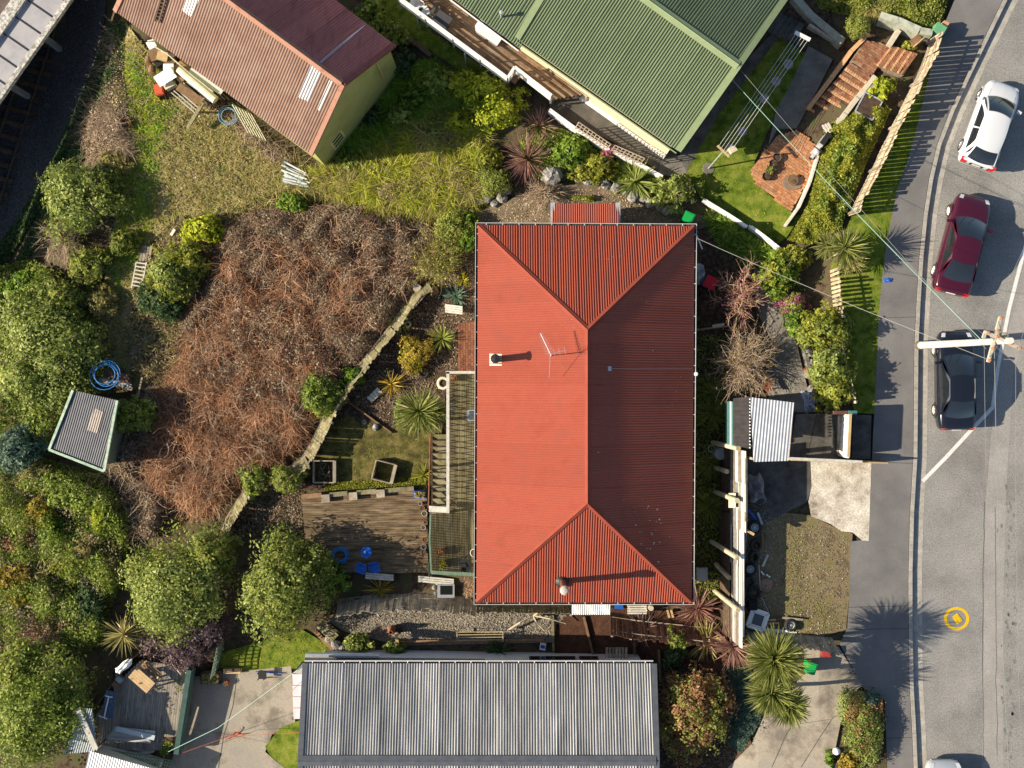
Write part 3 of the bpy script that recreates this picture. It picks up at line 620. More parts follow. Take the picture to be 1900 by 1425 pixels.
# porch at the back of the house
pz = .25; pp = [W(1026,378,pz), W(1147,378,pz), W(1148,424,pz+.12), W(1024,424,pz+.12)]
MB().corr(pp, (0, 1, 0), .1, .03).part('porch_roof', RED, house)
GALV = mat('galvanised_steel', (.42,.44,.46), (.55,.57,.58), 4, .4, .5, .35)
for a, b in ((W(1025.5,376,pz), W(1025.5,419,pz)), (W(1146.5,376,pz), W(1147,419,pz))): MB().bar(a, b, .2, .08).part('porch_flashing', GALV, house)
walls('porch_wall', BOARDW, inset([Vector((p.x, p.y, 0)) for p in pp], .15), pz-.1, house, -3.2)
WCORR = mat('white_sheet', (.72,.72,.70), (.80,.80,.78), 2, .45, .4)
MB().corr([W(1060,1119,-.1), W(1060,1140,-.35), W(1133,1140,-.35), W(1133,1119,-.1)], (0, 1, .2), .1, .03).part('awning', WCORR, house)
rg = np.random.default_rng(8); mb = MB()
for px, py, n, sp in ((1205,985,16,26), (1160,930,8,34), (1195,560,7,30), (1250,700,6,40), (1215,1010,8,14), (940,790,6,50), (1140,470,5,30)):
    for _ in range(n):
        x, y = px+rg.normal(0, sp*.6), py+rg.normal(0, sp)
        if not (1105 < x < 1280 if px > 1100 else 892 < x < 1080): continue
        t = (x-1090)/197; z = hr-(hr-he)*abs(t)+.045; r = rg.uniform(.012, .045); c = W(x, y, z); sl = -.46 if t > 0 else .46
        mb.add([c+Vector((r*math.cos(a), r*math.sin(a)*rg.uniform(.6, 1.2), r*math.cos(a)*sl)) for a in np.arange(7)*.8976], [tuple(range(7))])
mb.part('droppings', LICHEN, house)['kind'] = 'stuff'
# flue, chimney, aerial, roof vents
BLACK = mat('black_steel', (.015,.015,.016), (.03,.03,.03), 8, .5)
FLASH = mat('lead_flashing', (.5,.5,.42), (.62,.6,.5), 9, .6)
def onroof(px, py): t = abs(px-1090)/200; return W(px, py, hr-(hr-he)*t)
f = onroof(920, 667); z = f.z
MB().bar(f+Vector((-.28, 0, -.07)), f+Vector((.28, 0, .19)), .56, .04).part('flue_flashing', FLASH, house)
fl = MB().lathe(f, [(.15, -.1), (.15, 1.45), (.11, 1.45)], 16).part('flue', BLACK, house)
MB().lathe(f, [(.0, 1.64), (.21, 1.60), (.21, 1.55), (.13, 1.44)], 16).part('flue_cowl', BLACK, fl)
def onhip(px, py):  # south hip face
    t = (1117-py)/183; return W(px, py, he+(hr-he)*t)
f = onhip(1043, 1078); TERRA = mat('rusty_flue', (.12,.05,.035), (.22,.10,.075), 6, .7)
ch = MB().lathe(f, [(.33, -.12), (.30, .12), (.15, .22), (.15, .3)], 16).part('chimney_base', BLACK, house)
MB().lathe(f, [(.14, .1), (.14, 2.0), (.17, 2.0), (.17, 2.08)], 16).part('chimney', TERRA, house)
MB().lathe(f, [(.19, 2.06), (.20, 2.3), (.12, 2.38), (.0, 2.4)], 16).part('chimney_cowl', mat('pale_cowl', (.42,.33,.29), (.55,.45,.4), 9, .6), house)
f = onroof(1021, 660); ae = thing('tv_aerial', 'thin metal television aerial on a mast near the roof ridge', 'aerial', f)
ALU = mat('aluminium', (.5,.5,.5), (.6,.6,.6), 8, .35, .5, .6)
MB().tube([f-Vector((0, 0, .1)), f+Vector((0, 0, 1.5))], .022, 6).part('mast', ALU, ae)
zt = f.z+1.35; A, B = W(1003,619,zt), W(1021,657,zt); mb = MB().tube([A, B+(B-A)*.1], .014, 5); mb.part('boom', ALU, ae)
d = (B-A).normalized(); x = d.cross(Vector((0, 0, 1)))
for i in range(11):
    p = A.lerp(B, i/11); block('element', ALU, ae, p-x*(.10+.01*i), p+x*(.10+.01*i), .016, .012)
A, B = W(1018,657,zt+.1), W(1050,650,zt+.1); MB().tube([A, B], .013, 5).part('boom', ALU, ae); x = (B-A).normalized().cross(Vector((0, 0, 1)))
for i in range(4):
    p = A.lerp(B, i/3.2); block('element', ALU, ae, p-x*.16, p+x*.16, .015, .012)
MB().tube([W(1021,660,zt+.05), W(1019,701,zt-.7)], .011, 5).part('stay', ALU, ae)
MB().tube([onroof(1132,684)+Vector((0,0,.05)), onroof(1284,684)+Vector((0,0,.05))], .009, 4).part('roof_wire', mat('wire_pink', (.4,.28,.28)), house)
MB().bar(onroof(1128,684)+Vector((0,0,.03)), onroof(1134,684)+Vector((0,0,.03)), .2, .04).part('wire_bracket', GALV, house)
# ------------------------------------------------ old olive shed, top left
sz, sr = .9, 3.3
sh = thing('olive_shed', 'long olive weatherboard shed with a rusty red gabled roof', 'shed', G(560, 170))
L0, L1, Q0, Q1, U0, U1 = W(216,22,sz), W(575,285,sz), W(277,-108,sr), W(635,155,sr), W(378,-184,sz+.1), W(730,82,sz+.1)
FADE = mat('faded_red_iron', (.18,.105,.078), (.225,.14,.108), 1.2, .65, .2, c3=(.26,.18,.145), lo=.3, hi=.7, rnd=.10)
WINE = mat('wine_red_iron', (.25,.062,.068), (.36,.11,.105), .9, .5, .4, c3=(.29,.08,.085), lo=.3, hi=.7, rnd=.14, stretch=(3, .6, 1, R(-35)))
rib = (Q1-L1)-(L1-L0).normalized()*(Q1-L1).dot((L1-L0).normalized())
sheets(sh, [L0, L1, Q1, Q0], rib, FADE, .13, .036)
rib2 = (Q1-U1)-(U1-U0).normalized()*(Q1-U1).dot((U1-U0).normalized())
sheets(sh, [Q0, Q1, U1, U0], rib2, WINE, .13, .036)
MB().add([p-dz for p in (L0, L1, Q1, Q0, U1, U0)], [(0,1,2,3), (3,2,4,5)]).part('roof_underlay', DGUT, sh)
ORNG = mat('rusty_flashing', (.27,.12,.08), (.35,.18,.125), 3, .7, .2, c3=(.31,.18,.14))
cap(MB(), Q0+dz, Q1+dz, L1, U1, .2).part('ridge_cap', ORNG, sh)
dd = (L1-L0).normalized()
MB().bar(L1+dd*.05+Vector((0,0,.0)), Q1+dd*.05, .22, .16).part('barge_flashing', ORNG, sh)
MB().bar(Q1+dd*.05, U1+dd*.05, .22, .16).part('barge_flashing', mat('wine_flashing', (.16,.04,.045), (.24,.07,.06), 4, .5), sh)
MB().bar(L0-dd*.05, Q0-dd*.05, .22, .16).part('barge_flashing', ORNG, sh)
OLIVE = mat('olive_weatherboard', (.27,.28,.085), (.34,.35,.115), 1.2, .7, .3, c3=(.39,.39,.15), lo=.25, hi=.75)
a = L1-dd*.14; c = U1-dd*.14; pk = Q1-dd*.14; acr = (c-a).normalized(); a = a+acr*.2; c = c-acr*.2
a0 = L0+dd*.4+acr*.3; c0 = U0+dd*.4-acr*.25
zb = -3.6; rise = (sr-sz)/((c-a).length/2)
mid = a.lerp(c, .5); zb = -4.0; gab = [Vector((a.x, a.y, zb)), Vector((c.x, c.y, zb)), Vector((c.x, c.y, sz-.1)), Vector((pk.x, pk.y, sr-.14)), Vector((a.x, a.y, sz-.1))]
gb2 = [p+(a0-a) for p in gab]
MB().prism(gb2, gab).part('wall', OLIVE, sh)
nrm = dd.copy(); nrm.z = 0; nrm.normalize()
for k in range(17):      # weatherboards on the gable, each lapping the one below
    z0_ = zb+k*.45; z1_ = z0_+.455
    def ends(z):
        if z <= sz-.1: return a, c
        f_ = min((z-sz+.1)/(sr-.14-sz+.1), 1); return a.lerp(Vector((pk.x, pk.y, a.z)), f_), c.lerp(Vector((pk.x, pk.y, c.z)), f_)
    (p0_, q0_), (p1_, q1_) = ends(z0_), ends(z1_)
    if (p1_-q1_).length < .2: break
    m_ = MB(); lo_ = [Vector((v.x, v.y, z0_))+nrm*.035 for v in (p0_, q0_)]; hi_ = [Vector((v.x, v.y, z1_))+nrm*.006 for v in (q1_, p1_)]
    m_.prism([v-nrm*.03 for v in lo_+hi_], lo_+hi_); m_.part('weatherboard', OLIVE, sh)
CREAM = mat('cream_trim', (.50,.45,.22), (.60,.55,.30), 5, .6)
wn = nrm
def gwin(px, py, wd, hh, panes):
    c0 = hit(px, py, gab[0], wn)+wn*.04; f = MB(); fr = .11
    ax = acr; 
    for s in (-1, 1): f.bar(c0+ax*s*wd/2-Vector((0,0,hh/2+fr/2)), c0+ax*s*wd/2+Vector((0,0,hh/2+fr/2)), fr, .08, wn)
    for s in (-1, 1): f.bar(c0-ax*(wd/2-fr/2)+Vector((0,0,s*hh/2)), c0+ax*(wd/2-fr/2)+Vector((0,0,s*hh/2)), .079, fr)
    if panes == 2: f.bar(c0-Vector((0,0,hh/2-fr/2)), c0+Vector((0,0,hh/2-fr/2)), fr*1.3, .078, wn)
    o = f.part('window', CREAM, sh)
    for i in range(panes):
        w1 = (wd-fr)/panes; cc = c0-ax*(wd-fr)/2+ax*w1*(i+.5)
        MB().bar(cc-ax*w1/2*.98, cc+ax*w1/2*.98, .03, hh-fr).part('pane', GLASS, o)
gwin(625, 258, .75, 1.3, 1); gwin(697, 165, 1.25, 1.2, 2)
MB().tube([W(692,97,1.2), W(703,125,.6), hit(716,160,gab[0],wn)+wn*.08], .04, 7).part('downpipe', mat('yellow_pipe', (.42,.33,.10), (.5,.4,.16), 8, .6), sh)
SKY1 = mat('translucent_sheet', (.38,.42,.45), (.5,.53,.56), 6, .4, .5)
def sheet(pxs, plane, m, name, parent, rib, lift=.02, pitch=.13, amp=.036):
    p0 = plane[0]; n = (plane[1]-plane[0]).cross(plane[2]-plane[0]).normalized(); n = n if n.z > 0 else -n
    return MB().corr([hit(x, y, p0, n)+n*lift for x, y in pxs], rib, pitch, amp).part(name, m, parent)
PL = (L0, L1, Q1)
sheet([(552,179), (577,121), (599,131), (573,188)], PL, SKY1, 'skylight_sheet', sh, rib)
sheet([(588,203), (612,148), (619,151), (595,205)], PL, mat('grey_white_sheet', (.5,.5,.5), (.62,.62,.6), 6, .5), 'patch_sheet', sh, rib)
sheet([(338,18), (356,-20), (376,-12), (355,31)], PL, mat('new_white_sheet', (.8,.8,.8)), 'skylight_sheet', sh, rib)
PW = (U0, U1, Q1)
sheet([(592,116), (676,44), (680,46), (597,119)], PW, mat('bluish_sheet', (.33,.28,.34), (.42,.38,.44), 6, .45), 'patch_sheet', sh, rib2)
WOOD = mat('grey_timber', (.20,.165,.125), (.31,.265,.205), 3, .9, .2, bump=.004, c3=(.38,.33,.27), rnd=.25, stretch=(1, 1, 1))
WOODD = mat('dark_timber', (.07,.048,.033), (.14,.10,.07), 4, .9, .2, rnd=.25)
WOODB = mat('brown_timber', (.16,.095,.05), (.25,.155,.085), 4, .85, .25, rnd=.2)
WOODY = mat('new_timber', (.42,.29,.15), (.52,.38,.21), 4, .8, .25, rnd=.15)
MOSSW = mat('mossy_timber', (.12,.11,.05), (.22,.195,.11), 3, .95, .1, rnd=.25, c3=(.27,.25,.17))
nL = (L1-L0).cross(Q1-L0).normalized(); nL = nL if nL.z > 0 else -nL
ld = thing('roof_ladder', 'short timber roof ladder lying on the faded red roof', 'ladder', hit(300,10,L0,nL)+nL*.06)
la = [hit(x, y, L0, nL)+nL*.1 for x, y in ((290,38), (303,-6), (297,41), (310,-3))]
for i in (0, 2): block('rail', WOODD, ld, la[i], la[i+1], .06, .07)
for i in range(7): block('rung', WOODD, ld, la[0].lerp(la[1], (i+.5)/7), la[2].lerp(la[3], (i+.5)/7), .05, .05)
# ------------------------------------------------ green roofed house
gz, gr = 1.1, 2.2
gh = thing('green_roofed_house', 'cream house under a large green corrugated gable roof', 'house', G(1200, 60))
GRN = mat('green_roof_paint', (.135,.175,.092), (.16,.205,.112), .7, .42, .5, rnd=.05)
GRNC = mat('green_flashing', (.20,.255,.135), (.23,.29,.155), 3, .45, .4)
E1, E2, K2, K1 = W(960,72,gz), W(1258,280,gz), W(1370,122,gr), W(1062,-99,gr)
gl = gz-.1; F0, F1, F2, F3 = W(690,-116,gl), W(965,90,gl), W(1062,-99,gr-.1), W(835,-262,gr-.1)
V1, V2 = W(1456,-2,gz), W(1150,-225,gz)
ribg = (K2-E2)-(E2-E1).normalized()*(K2-E2).dot((E2-E1).normalized())
sheets(gh, [E1, E2, K2, K1], ribg, GRN, .128, .05, 8, True)
sheets(gh, [F0, F1, F2, F3], ribg, GRN, .128, .05, 8, True)
ribv = (K2-V1)-(K2-K1).normalized()*(K2-V1).dot((K2-K1).normalized())
sheets(gh, [K1, K2, V1, V2], ribv, GRN, .128, .05, 8, True)
MB().add([p-dz for p in (E1, E2, K2, K1, V1, V2)], [(0,1,2,3), (3,2,4,5)]).add([p-dz for p in (F0, F1, F2, F3)], [(0,1,2,3)]).part('roof_underlay', DGUT, gh)
cap(MB(), K1+dz, K2+dz, E2, V1, .22, .06).part('ridge_cap', GRNC, gh)
for a, b in ((E2, K2), (K2, V1), (E1, K1)): MB().bar(a+Vector((0,0,.05)), b+Vector((0,0,.05)), .28, .09).part('barge_flashing', GRNC, gh)
for pts in ([E1, E2], [F0, F1]):
    d = (pts[1]-pts[0]).normalized(); o = Vector((d.y, -d.x, 0)); 
    MB().bar(pts[0]+o*.06-Vector((0,0,.1)), pts[1]+o*.06-Vector((0,0,.1)), .11, .02).part('gutter_channel', DGUT, gh)
    MB().bar(pts[0]+o*.12-Vector((0,0,.05)), pts[1]+o*.12-Vector((0,0,.05)), .03, .12).part('gutter', WPAINT if pts[0] is F0 else GRNC, gh)
CRB = mat('cream_brick', (.62,.52,.33), (.70,.60,.42), 7, .8, .2, c3=(.66,.58,.42))
gd = (E2-E1).normalized(); go = Vector((gd.y, -gd.x, 0))
w1 = [E1-go*.2+gd*.1, E2-go*.2-gd*.35, K2-gd*.3, V1-gd*.3+go*.4, V2, K1]
for p in w1: p.z = 0
MB().prism([Vector((p.x, p.y, -3.4)) for p in w1], [Vector((p.x, p.y, gz-.12)) for p in w1]).part('wall', CRB, gh)
gk = [Vector((p.x, p.y, z)) for p, z in ((w1[1], gz-.13), (w1[2], gr-.15), (w1[3], gz-.13))]
MB().prism([p-gd*.2 for p in gk], gk).part('gable_wall', CRB, gh)
MB().bar(Vector((w1[0].x, w1[0].y, -2.2))+go*.05, Vector((w1[1].x, w1[1].y, -2.2))+go*.05, .1, 1.3).part('white_base', WPAINT, gh)
w2 = [F0-go*.5, F1-go*.5, F1-go*3, F0-go*3]
MB().prism([Vector((p.x, p.y, -2.6)) for p in w2], [Vector((p.x, p.y, gl-.12)) for p in w2]).part('wall', WPAINT, gh)
for x, wdt in ((.42, 1.6), (.60, 1.2)):       # windows in the wall above the deck
    p = F0.lerp(F1, x)-go*.48; p.z = -.1; f = MB().bar(p-gd*wdt/2, p+gd*wdt/2, .08, 1.2).part('window', WPAINT, gh)
    MB().bar(p-gd*(wdt/2-.08)+go*.03, p+gd*(wdt/2-.08)+go*.03, .04, 1.04).part('pane', GLASS, f)
v = hit(930, 32, F1, (F1-F0).cross(F2-F0)); MB().lathe(v, [(.05, -.05), (.05, .55), (.09, .56), (.09, .7), (0, .72)], 10).part('roof_vent', GALV, gh)
# ------------------------------------------------ long grey roof at the bottom
bz, br = 0., 1.25
gy = thing('grey_roofed_house', 'long white house under a silver grey ribbed roof along the bottom edge', 'house', G(890, 1400))
GREY = mat('silver_ribbed_iron', (.20,.205,.21), (.34,.34,.335), 1.1, .5, .4, .0, c3=(.50,.495,.48), lo=.3, hi=.7, rnd=.13, stretch=(2.2, .10, 1))
SLATE = mat('slate_flashing', (.075,.085,.10), (.105,.115,.135), 3, .45, .4)
N1, N2, M2, M1, S1, S2 = W(565,1231,bz), W(1212,1231,bz), W(1217,1411,br), W(556,1411,br), W(565,1592,bz), W(1212,1592,bz)
sheets(gy, [N1, N2, M2, M1], (0, 1, 0), GREY, .125, .042, 8, True)
sheets(gy, [M1, M2, S2, S1], (0, 1, 0), GREY, .125, .042, 8, True)
MB().add([p-dz for p in (N1, N2, M2, M1, S2, S1)], [(0,1,2,3), (3,2,4,5)]).part('roof_underlay', DGUT, gy)
cap(MB(), M1+dz, M2+dz, N1, S1, .24, .05).part('ridge_cap', SLATE, gy)
for a, b in ((N1, M1), (N2, M2), (M1, S1), (M2, S2)): MB().bar(a+Vector((.04,0,.04)), b+Vector((.04,0,.04)), .24, .09).part('barge_flashing', SLATE, gy)
MB().bar(N1+Vector((0,.06,-.1)), N2+Vector((0,.06,-.1)), .1, .02).part('gutter_channel', DGUT, gy)
MB().bar(N1+Vector((0,.12,-.04)), N2+Vector((0,.12,-.04)), .03, .13).part('gutter', WPAINT, gy)
for i in range(22):
    p = N1.lerp(N2, (i+.5)/22); block('gutter_bracket', WPAINT, gy, p+Vector((0,0,-.02)), p+Vector((0,.12,-.02)), .035, .012)
STUC = mat('white_render', (.70,.70,.72), (.76,.76,.78), 5, .85, .2, bump=.003)
wy = -13.2
MB().prism([Vector((x, y, -4.2)) for x, y in ((N1.x+.4, wy), (N1.x+.4, -21), (N2.x-.4, -21), (N2.x-.4, wy))], [Vector((x, y, bz-.1)) for x, y in ((N1.x+.4, wy), (N1.x+.4, -21), (N2.x-.4, -21), (N2.x-.4, wy))]).part('wall', STUC, gy)
for pa, pb in ((982, 1068), (1075, 1110)):
    xa, xb = W(pa,1222,-1.6).x, W(pb,1222,-1.6).x
    f = MB().bar(Vector((xa, wy+.03, -1.5)), Vector((xb, wy+.03, -1.5)), .1, 1.0).part('window', mat('dark_frame', (.06,.06,.065)), gy)
    MB().bar(Vector((xa+.06, wy+.065, -1.5)), Vector((xb-.06, wy+.065, -1.5)), .04, .88).part('pane', GLASS, f)
MB().slab([W(566,1219,-.8), W(900,1223,-.8), W(900,1231,-.5), W(566,1231,-.5)][::-1], .05).part('awning', SLATE, gy)
MB().tube([W(567,1215.5,-.75), W(703,1217,-.75)], .12, 10).part('silver_duct', mat('silver_duct', (.6,.62,.64), (.7,.72,.74), 5, .3, .5, .6), gy)
PINKP = mat('tinted_polycarbonate', (.33,.26,.29), (.38,.31,.34), 2, .2, .6)
for i in range(4):
    y0, y1 = 1251+i*21, 1250+(i+1)*21
    MB().slab([W(543+i*.6,y1,-1.3), W(561,y1,-1.0), W(561,y0,-1.0), W(542+i*.6,y0,-1.3)], .03).part('porch_panel', PINKP, gy)
MB().slab([W(544,1249,-1.3), W(562,1232,-1.0), W(565,1236,-1.0), W(560,1251,-1.0)], .06).part('porch_flashing', SLATE, gy)
for y in (1252, 1334): MB().tube([W(543,y,-1.33), W(543.5,y,-1.33)-Vector((0,0,2.4))], .05, 6).part('porch_post', SLATE, gy)
# ------------------------------------------------ station building in the corner beside the railway
tz = -2.3
tb = thing('railway_building', 'flat grey panelled roof edge of a building beside the railway cutting', 'building', W(-20,20,-7))
PANEL = mat('grey_roof_panel', (.30,.29,.31), (.35,.34,.36), 1.5, .6, .4, c3=(.38,.37,.38))
MOTT = chip(mat('mottled_concrete', (.30,.28,.25), (.62,.60,.55), 6, .95, lo=.42, hi=.55), 9, .5, 1.3)
u = Vector((-22, 31.2)); n = Vector((145, 100)).normalized()
base = Vector((121, 2)); 
for i in range(-5, 20):  # panels added past the view so their shadow covers the cutting
    a = base+u*i+u*.02; b = base+u*(i+.98)
    MB().slab([W(*(a-n*62), tz), W(*(b-n*62), tz), W(*(b-n*2), tz), W(*(a-n*2), tz)][::-1] if False else [W(*p, tz) for p in (a-n*2, b-n*2, b-n*62, a-n*62)][::-1], .06).part('roof_panel', PANEL, tb)
a, b = base-u*5, base+u*20
def strip(d0, d1, z, t, name, m):
    q = [W(*p, z) for p in (a+n*d0, b+n*d0, b+n*d1, a+n*d1)]
    if (q[1]-q[0]).cross(q[2]-q[0]).z < 0: q = q[::-1]
    MB().slab(q, t).part(name, m, tb)
strip(-2, 7, tz+.06, .25, 'roof_edge', MOTT); strip(-62, -84, tz+.18, .3, 'parapet', MOTT); strip(-84, -240, tz-.15, .1, 'inner_roof', mat('brown_membrane', (.09,.065,.055), (.14,.10,.09), 2, .8))
strip(-2, -64, tz-.066, .1, 'roof_deck', DGUT); strip(-225, -240, tz-.2, 4.9, 'wall', mat('sun_block_wall', (.12,.11,.10), (.16,.15,.14), 2, .9))  # unseen far wall, added to keep low sun off the track
for i in (-4, -1, 2, 5, 8):
    p = base+u*i; block('canopy_post', GALV, tb, W(*(p-n*40), tz-.2), W(*(p-n*40), tz-.2)-Vector((0, 0, 4.6)), .25, .25)
for i in range(-5, 21):
    p = base+u*i; block('panel_joint', BLACK, tb, W(*(p-n*62), tz+.01), W(*(p+n*3), tz+.01), .06, .06)
# ------------------------------------------------ small hut
kz = -2.5
kt_ = thing('garden_hut', 'small hut with a dark corrugated roof and green fascia among the bushes', 'hut', G(155, 800))
q = [W(136,724,kz+.25), W(218,743,kz+.25), W(194,874,kz), W(92,834,kz)]
NAVY = mat('dark_blue_iron', (.05,.056,.075), (.085,.09,.11), 1.5, .5, .3)
rb = (q[0]-q[3]).lerp(q[1]-q[2], .5)
MB().corr([q[3], q[2], q[1]], rb, .11, .018).corr([q[3], q[1], q[0]], rb, .11, .018).part('roof', NAVY, kt_)
sheet([(160,797), (176,757), (192,764), (180,804)], (q[3], q[2], q[1]), mat('rusty_clear_sheet', (.24,.20,.165), (.34,.29,.25), 5, .5), 'skylight_sheet', kt_, rb, .015, .11, .018)
GTRIM = mat('green_fascia', (.22,.36,.24), (.36,.48,.36), 5, .7, c3=(.55,.6,.5))
for i, j in ((3, 0), (2, 3), (1, 2)): MB().bar(q[i]+Vector((0,0,.03)), q[j]+Vector((0,0,.03)), .12, .12).part('fascia', GTRIM, kt_)
ki = inset([Vector((p.x, p.y, 0)) for p in q], .2); walls('wall', mat('green_board', (.12,.17,.12), (.16,.21,.15), 4), ki, kz-.08, kt_, -5.6)
# ------------------------------------------------ carport by the street
cz = 2.2
cp = thing('carport', 'small carport with one dark and one silver corrugated sheet roof', 'carport', W(1420,790,0))
DK = mat('dark_brown_iron', (.035,.03,.03), (.06,.052,.05), 3, .6); 
MB().corr([W(1360,739,cz-.3), W(1391,736,cz-.12), W(1391,833,cz-.12), W(1360,825,cz-.3)], (1, 0, .2), .2, .02).part('roof_sheet', DK, cp)
SILV = mat('silver_corrugate', (.40,.42,.46), (.52,.54,.57), 2, .4, .5, .3)
MB().corr([W(1392,737,cz+.02), W(1473,747,cz+.02), W(1463,855,cz), W(1398,857,cz)], (.09, 1, 0), .14, .022).part('roof_sheet', SILV, cp)
for i in range(16): block('roof_screw', mat('zinc_screw', (.7,.7,.7)), cp, W(1391.5,740+i*6,cz-.02), W(1391.5,741+i*6,cz+.04), .05, .05)
TEAL = mat('teal_board', (.04,.13,.12), (.07,.18,.16), 5, .7, rnd=.15)
MB().bar(W(1357,745,cz-1.6), W(1357,826,cz-1.6), .08, 2.4).part('side_wall', TEAL, cp)
MB().bar(W(1357,745,.72), W(1357,826,.72)+Vector((0, 0, 0)), .10, .16).part('wall_batten', WPAINT, cp)
for x, y in ((1465,752), (1458,850), (1398,852), (1396,744)): MB().bar(W(x,y,cz-.06), Vector((W(x,y,cz).x, W(x,y,cz).y, -1.2)), .1, .1).part('post', WOOD, cp)
MB().bar(W(1472,748,cz-.03), W(1462,854,cz-.03), .05, .1).part('fascia', mat('rusty_edge', (.45,.35,.28), (.62,.58,.54), 9, .7), cp)
# ---------------------------------------------------------------- fences, decks, stairs
def along(line, step):
    """points along a photo polyline draped on the ground, spaced step metres"""
    P = [Vector(p) for p in line]; out = []; acc = 0; nxt = step/2
    for a, b in zip(P[:-1], P[1:]):
        A, B = G(*a), G(*b); L = (B-A).length
        while nxt <= acc+L:
            t = (nxt-acc)/L; q = a.lerp(b, t); d = (B-A); d.z = 0; out.append((q, d.normalized())); nxt += step
        acc += L
    return out
def fence(name, label, line, hgt, wd, step, m, lean=0., group=None, zoff=0., rail=WOOD, jitter=.04, posts=2.2, cat='fence', thick=.022, over=None):
    """paling fence; lean tips the top to the left of the walking direction (metres per metre)"""
    pts = along(line, step); t = thing(name, label, cat, G(*line[len(line)//2]), group); rg = np.random.default_rng(int(line[0][0]+line[0][1])); prev = None
    for i, (q, d) in enumerate(pts):
        n = Vector((-d.y, d.x, 0)); b = G(q.x, q.y, zoff); h = hgt*(1+rg.normal(0, jitter)); ln = lean+rg.normal(0, .02)
        block('paling' if i < 300 else 'far_paling', m, t, b-Vector((0, 0, .08)), b+n*ln*h+d*rg.normal(0, .012)*h+Vector((0, 0, h)), wd*rg.uniform(.93, 1.05), thick, n)
    k = max(1, int(posts/step)); ends = list(range(0, len(pts), k))
    if ends[-1] != len(pts)-1: ends.append(len(pts)-1)
    for j in ends:
        q, d = pts[j]; n = Vector((-d.y, d.x, 0)); b = G(q.x, q.y, zoff)+n*.06; block('post', rail, t, b-Vector((0, 0, .2)), b+n*lean*hgt+Vector((0, 0, hgt*.97)), .1, .1, n)
    for a, b in zip(ends[:-1], ends[1:]):
        for f in (.22, .8):
            (q, d), (q2, d2) = pts[a], pts[b]; n = Vector((-d.y, d.x, 0)); n2 = Vector((-d2.y, d2.x, 0))
            block('rail', rail, t, G(q.x, q.y, zoff)+n*(.035+lean*hgt*f)+Vector((0, 0, hgt*f)), G(q2.x, q2.y, zoff)+n2*(.035+lean*hgt*f)+Vector((0, 0, hgt*f)), .07, .04)
    return t
PALE = mat('pale_paling', (.42,.33,.22), (.55,.45,.31), 4, .85, .2, rnd=.18)
fence('picket_fence', 'long wooden paling fence between the hedge and grass verge', [(1573,402),(1612,325),(1655,235),(1690,165),(1712,122),(1727,72)], 1.3, .178, .22, PALE, -.06)
fence('picket_fence', 'short paling fence beside the palms where it casts striped shade', [(1541,500),(1545,545),(1550,592)], 1.2, .12, .2, PALE, .0, thick=.03)
fence('picket_fence', 'old paling fence hidden along the street side of the tall hedge', [(1548,640),(1562,700),(1574,752)], 1.2, .12, .2, PALE, 0)
fence('curved_fence', 'weathered curving paling fence leaning towards the brambles', [(792,520),(768,536),(745,566),(722,602),(695,632),(662,678),(640,700)], 1.05, .136, .137, MOSSW, .62)
fence('curved_fence', 'mossy curving paling fence above the bare red canes', [(640,700),(612,738),(592,780),(578,812),(562,842),(540,862),(512,880)], 1.15, .136, .137, MOSSW, .66)
fence('curved_fence', 'lower paling fence ending among the trees below the canes', [(452,905),(436,932),(418,962),(404,1000)], 1.1, .13, .14, MOSSW, .6)
fence('paling_fence', 'grey paling fence between the red house and the gravel yard', [(628,1112),(690,1104),(760,1102),(830,1104),(886,1112)][::-1], 1.5, .12, .13, WOOD, .35)
fence('paling_fence', 'mossy paling fence under the south eave of the red house', [(884,1118),(960,1120),(1060,1122)][::-1], 1.0, .13, .14, MOSSW, .25)
RBW = mat('red_brown_board', (.10,.05,.035), (.17,.085,.06), 4, .85, .2, rnd=.2)
fence('paling_fence', 'red brown paling fence beside the flax below the red house', [(1132,1134),(1200,1144),(1270,1150),(1332,1156)][::-1], 1.5, .14, .15, RBW, .55)
fence('paling_fence', 'silver grey paling fence behind the palms and the parking pad', [(1385,1166),(1440,1172),(1500,1178),(1545,1184)][::-1], 1.3, .115, .13, WOOD, .30)
fence('dark_fence', 'dark fence along the edge of the lower timber deck', [(186,1310),(205,1280),(232,1245),(262,1212)], 1.1, .13, .15, mat('black_green_board', (.03,.035,.028), (.055,.06,.045), 5, .85, rnd=.2), 0)
# retaining wall with corrugated fence and poles
rw = thing('retaining_fence', 'tall white corrugated fence on a timber retaining wall with leaning poles', 'fence', G(1350, 1000))
y0, y1 = 832, 1182
for i in range(9):
    f0, f1 = i/9, (i+1)/9; a0, a1 = W(1336,y0,-2.55).lerp(W(1354,y0,-.85), f0), W(1336,y1,-2.55).lerp(W(1354,y1,-.85), f0); c = Vector((0,0,.1))
    for j in range(3): block('retaining_board', WOODD, rw, a0.lerp(a1, (j+.01)/3)+c, a0.lerp(a1, (j+.99)/3)+c, .05, .185)
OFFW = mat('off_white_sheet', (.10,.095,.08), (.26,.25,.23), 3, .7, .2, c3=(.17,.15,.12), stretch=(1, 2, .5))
rg = np.random.default_rng(5)
def fz(y): return 1.65 if y < 975 else 1.15
SHM = [OFFW, mat('white_painted_sheet', (.40,.39,.37), (.52,.51,.48), 3, .6), mat('grey_sheet_iron', (.13,.13,.13), (.22,.22,.22), 3, .5), mat('brown_sheet_board', (.13,.10,.07), (.22,.175,.125), 3, .8)]
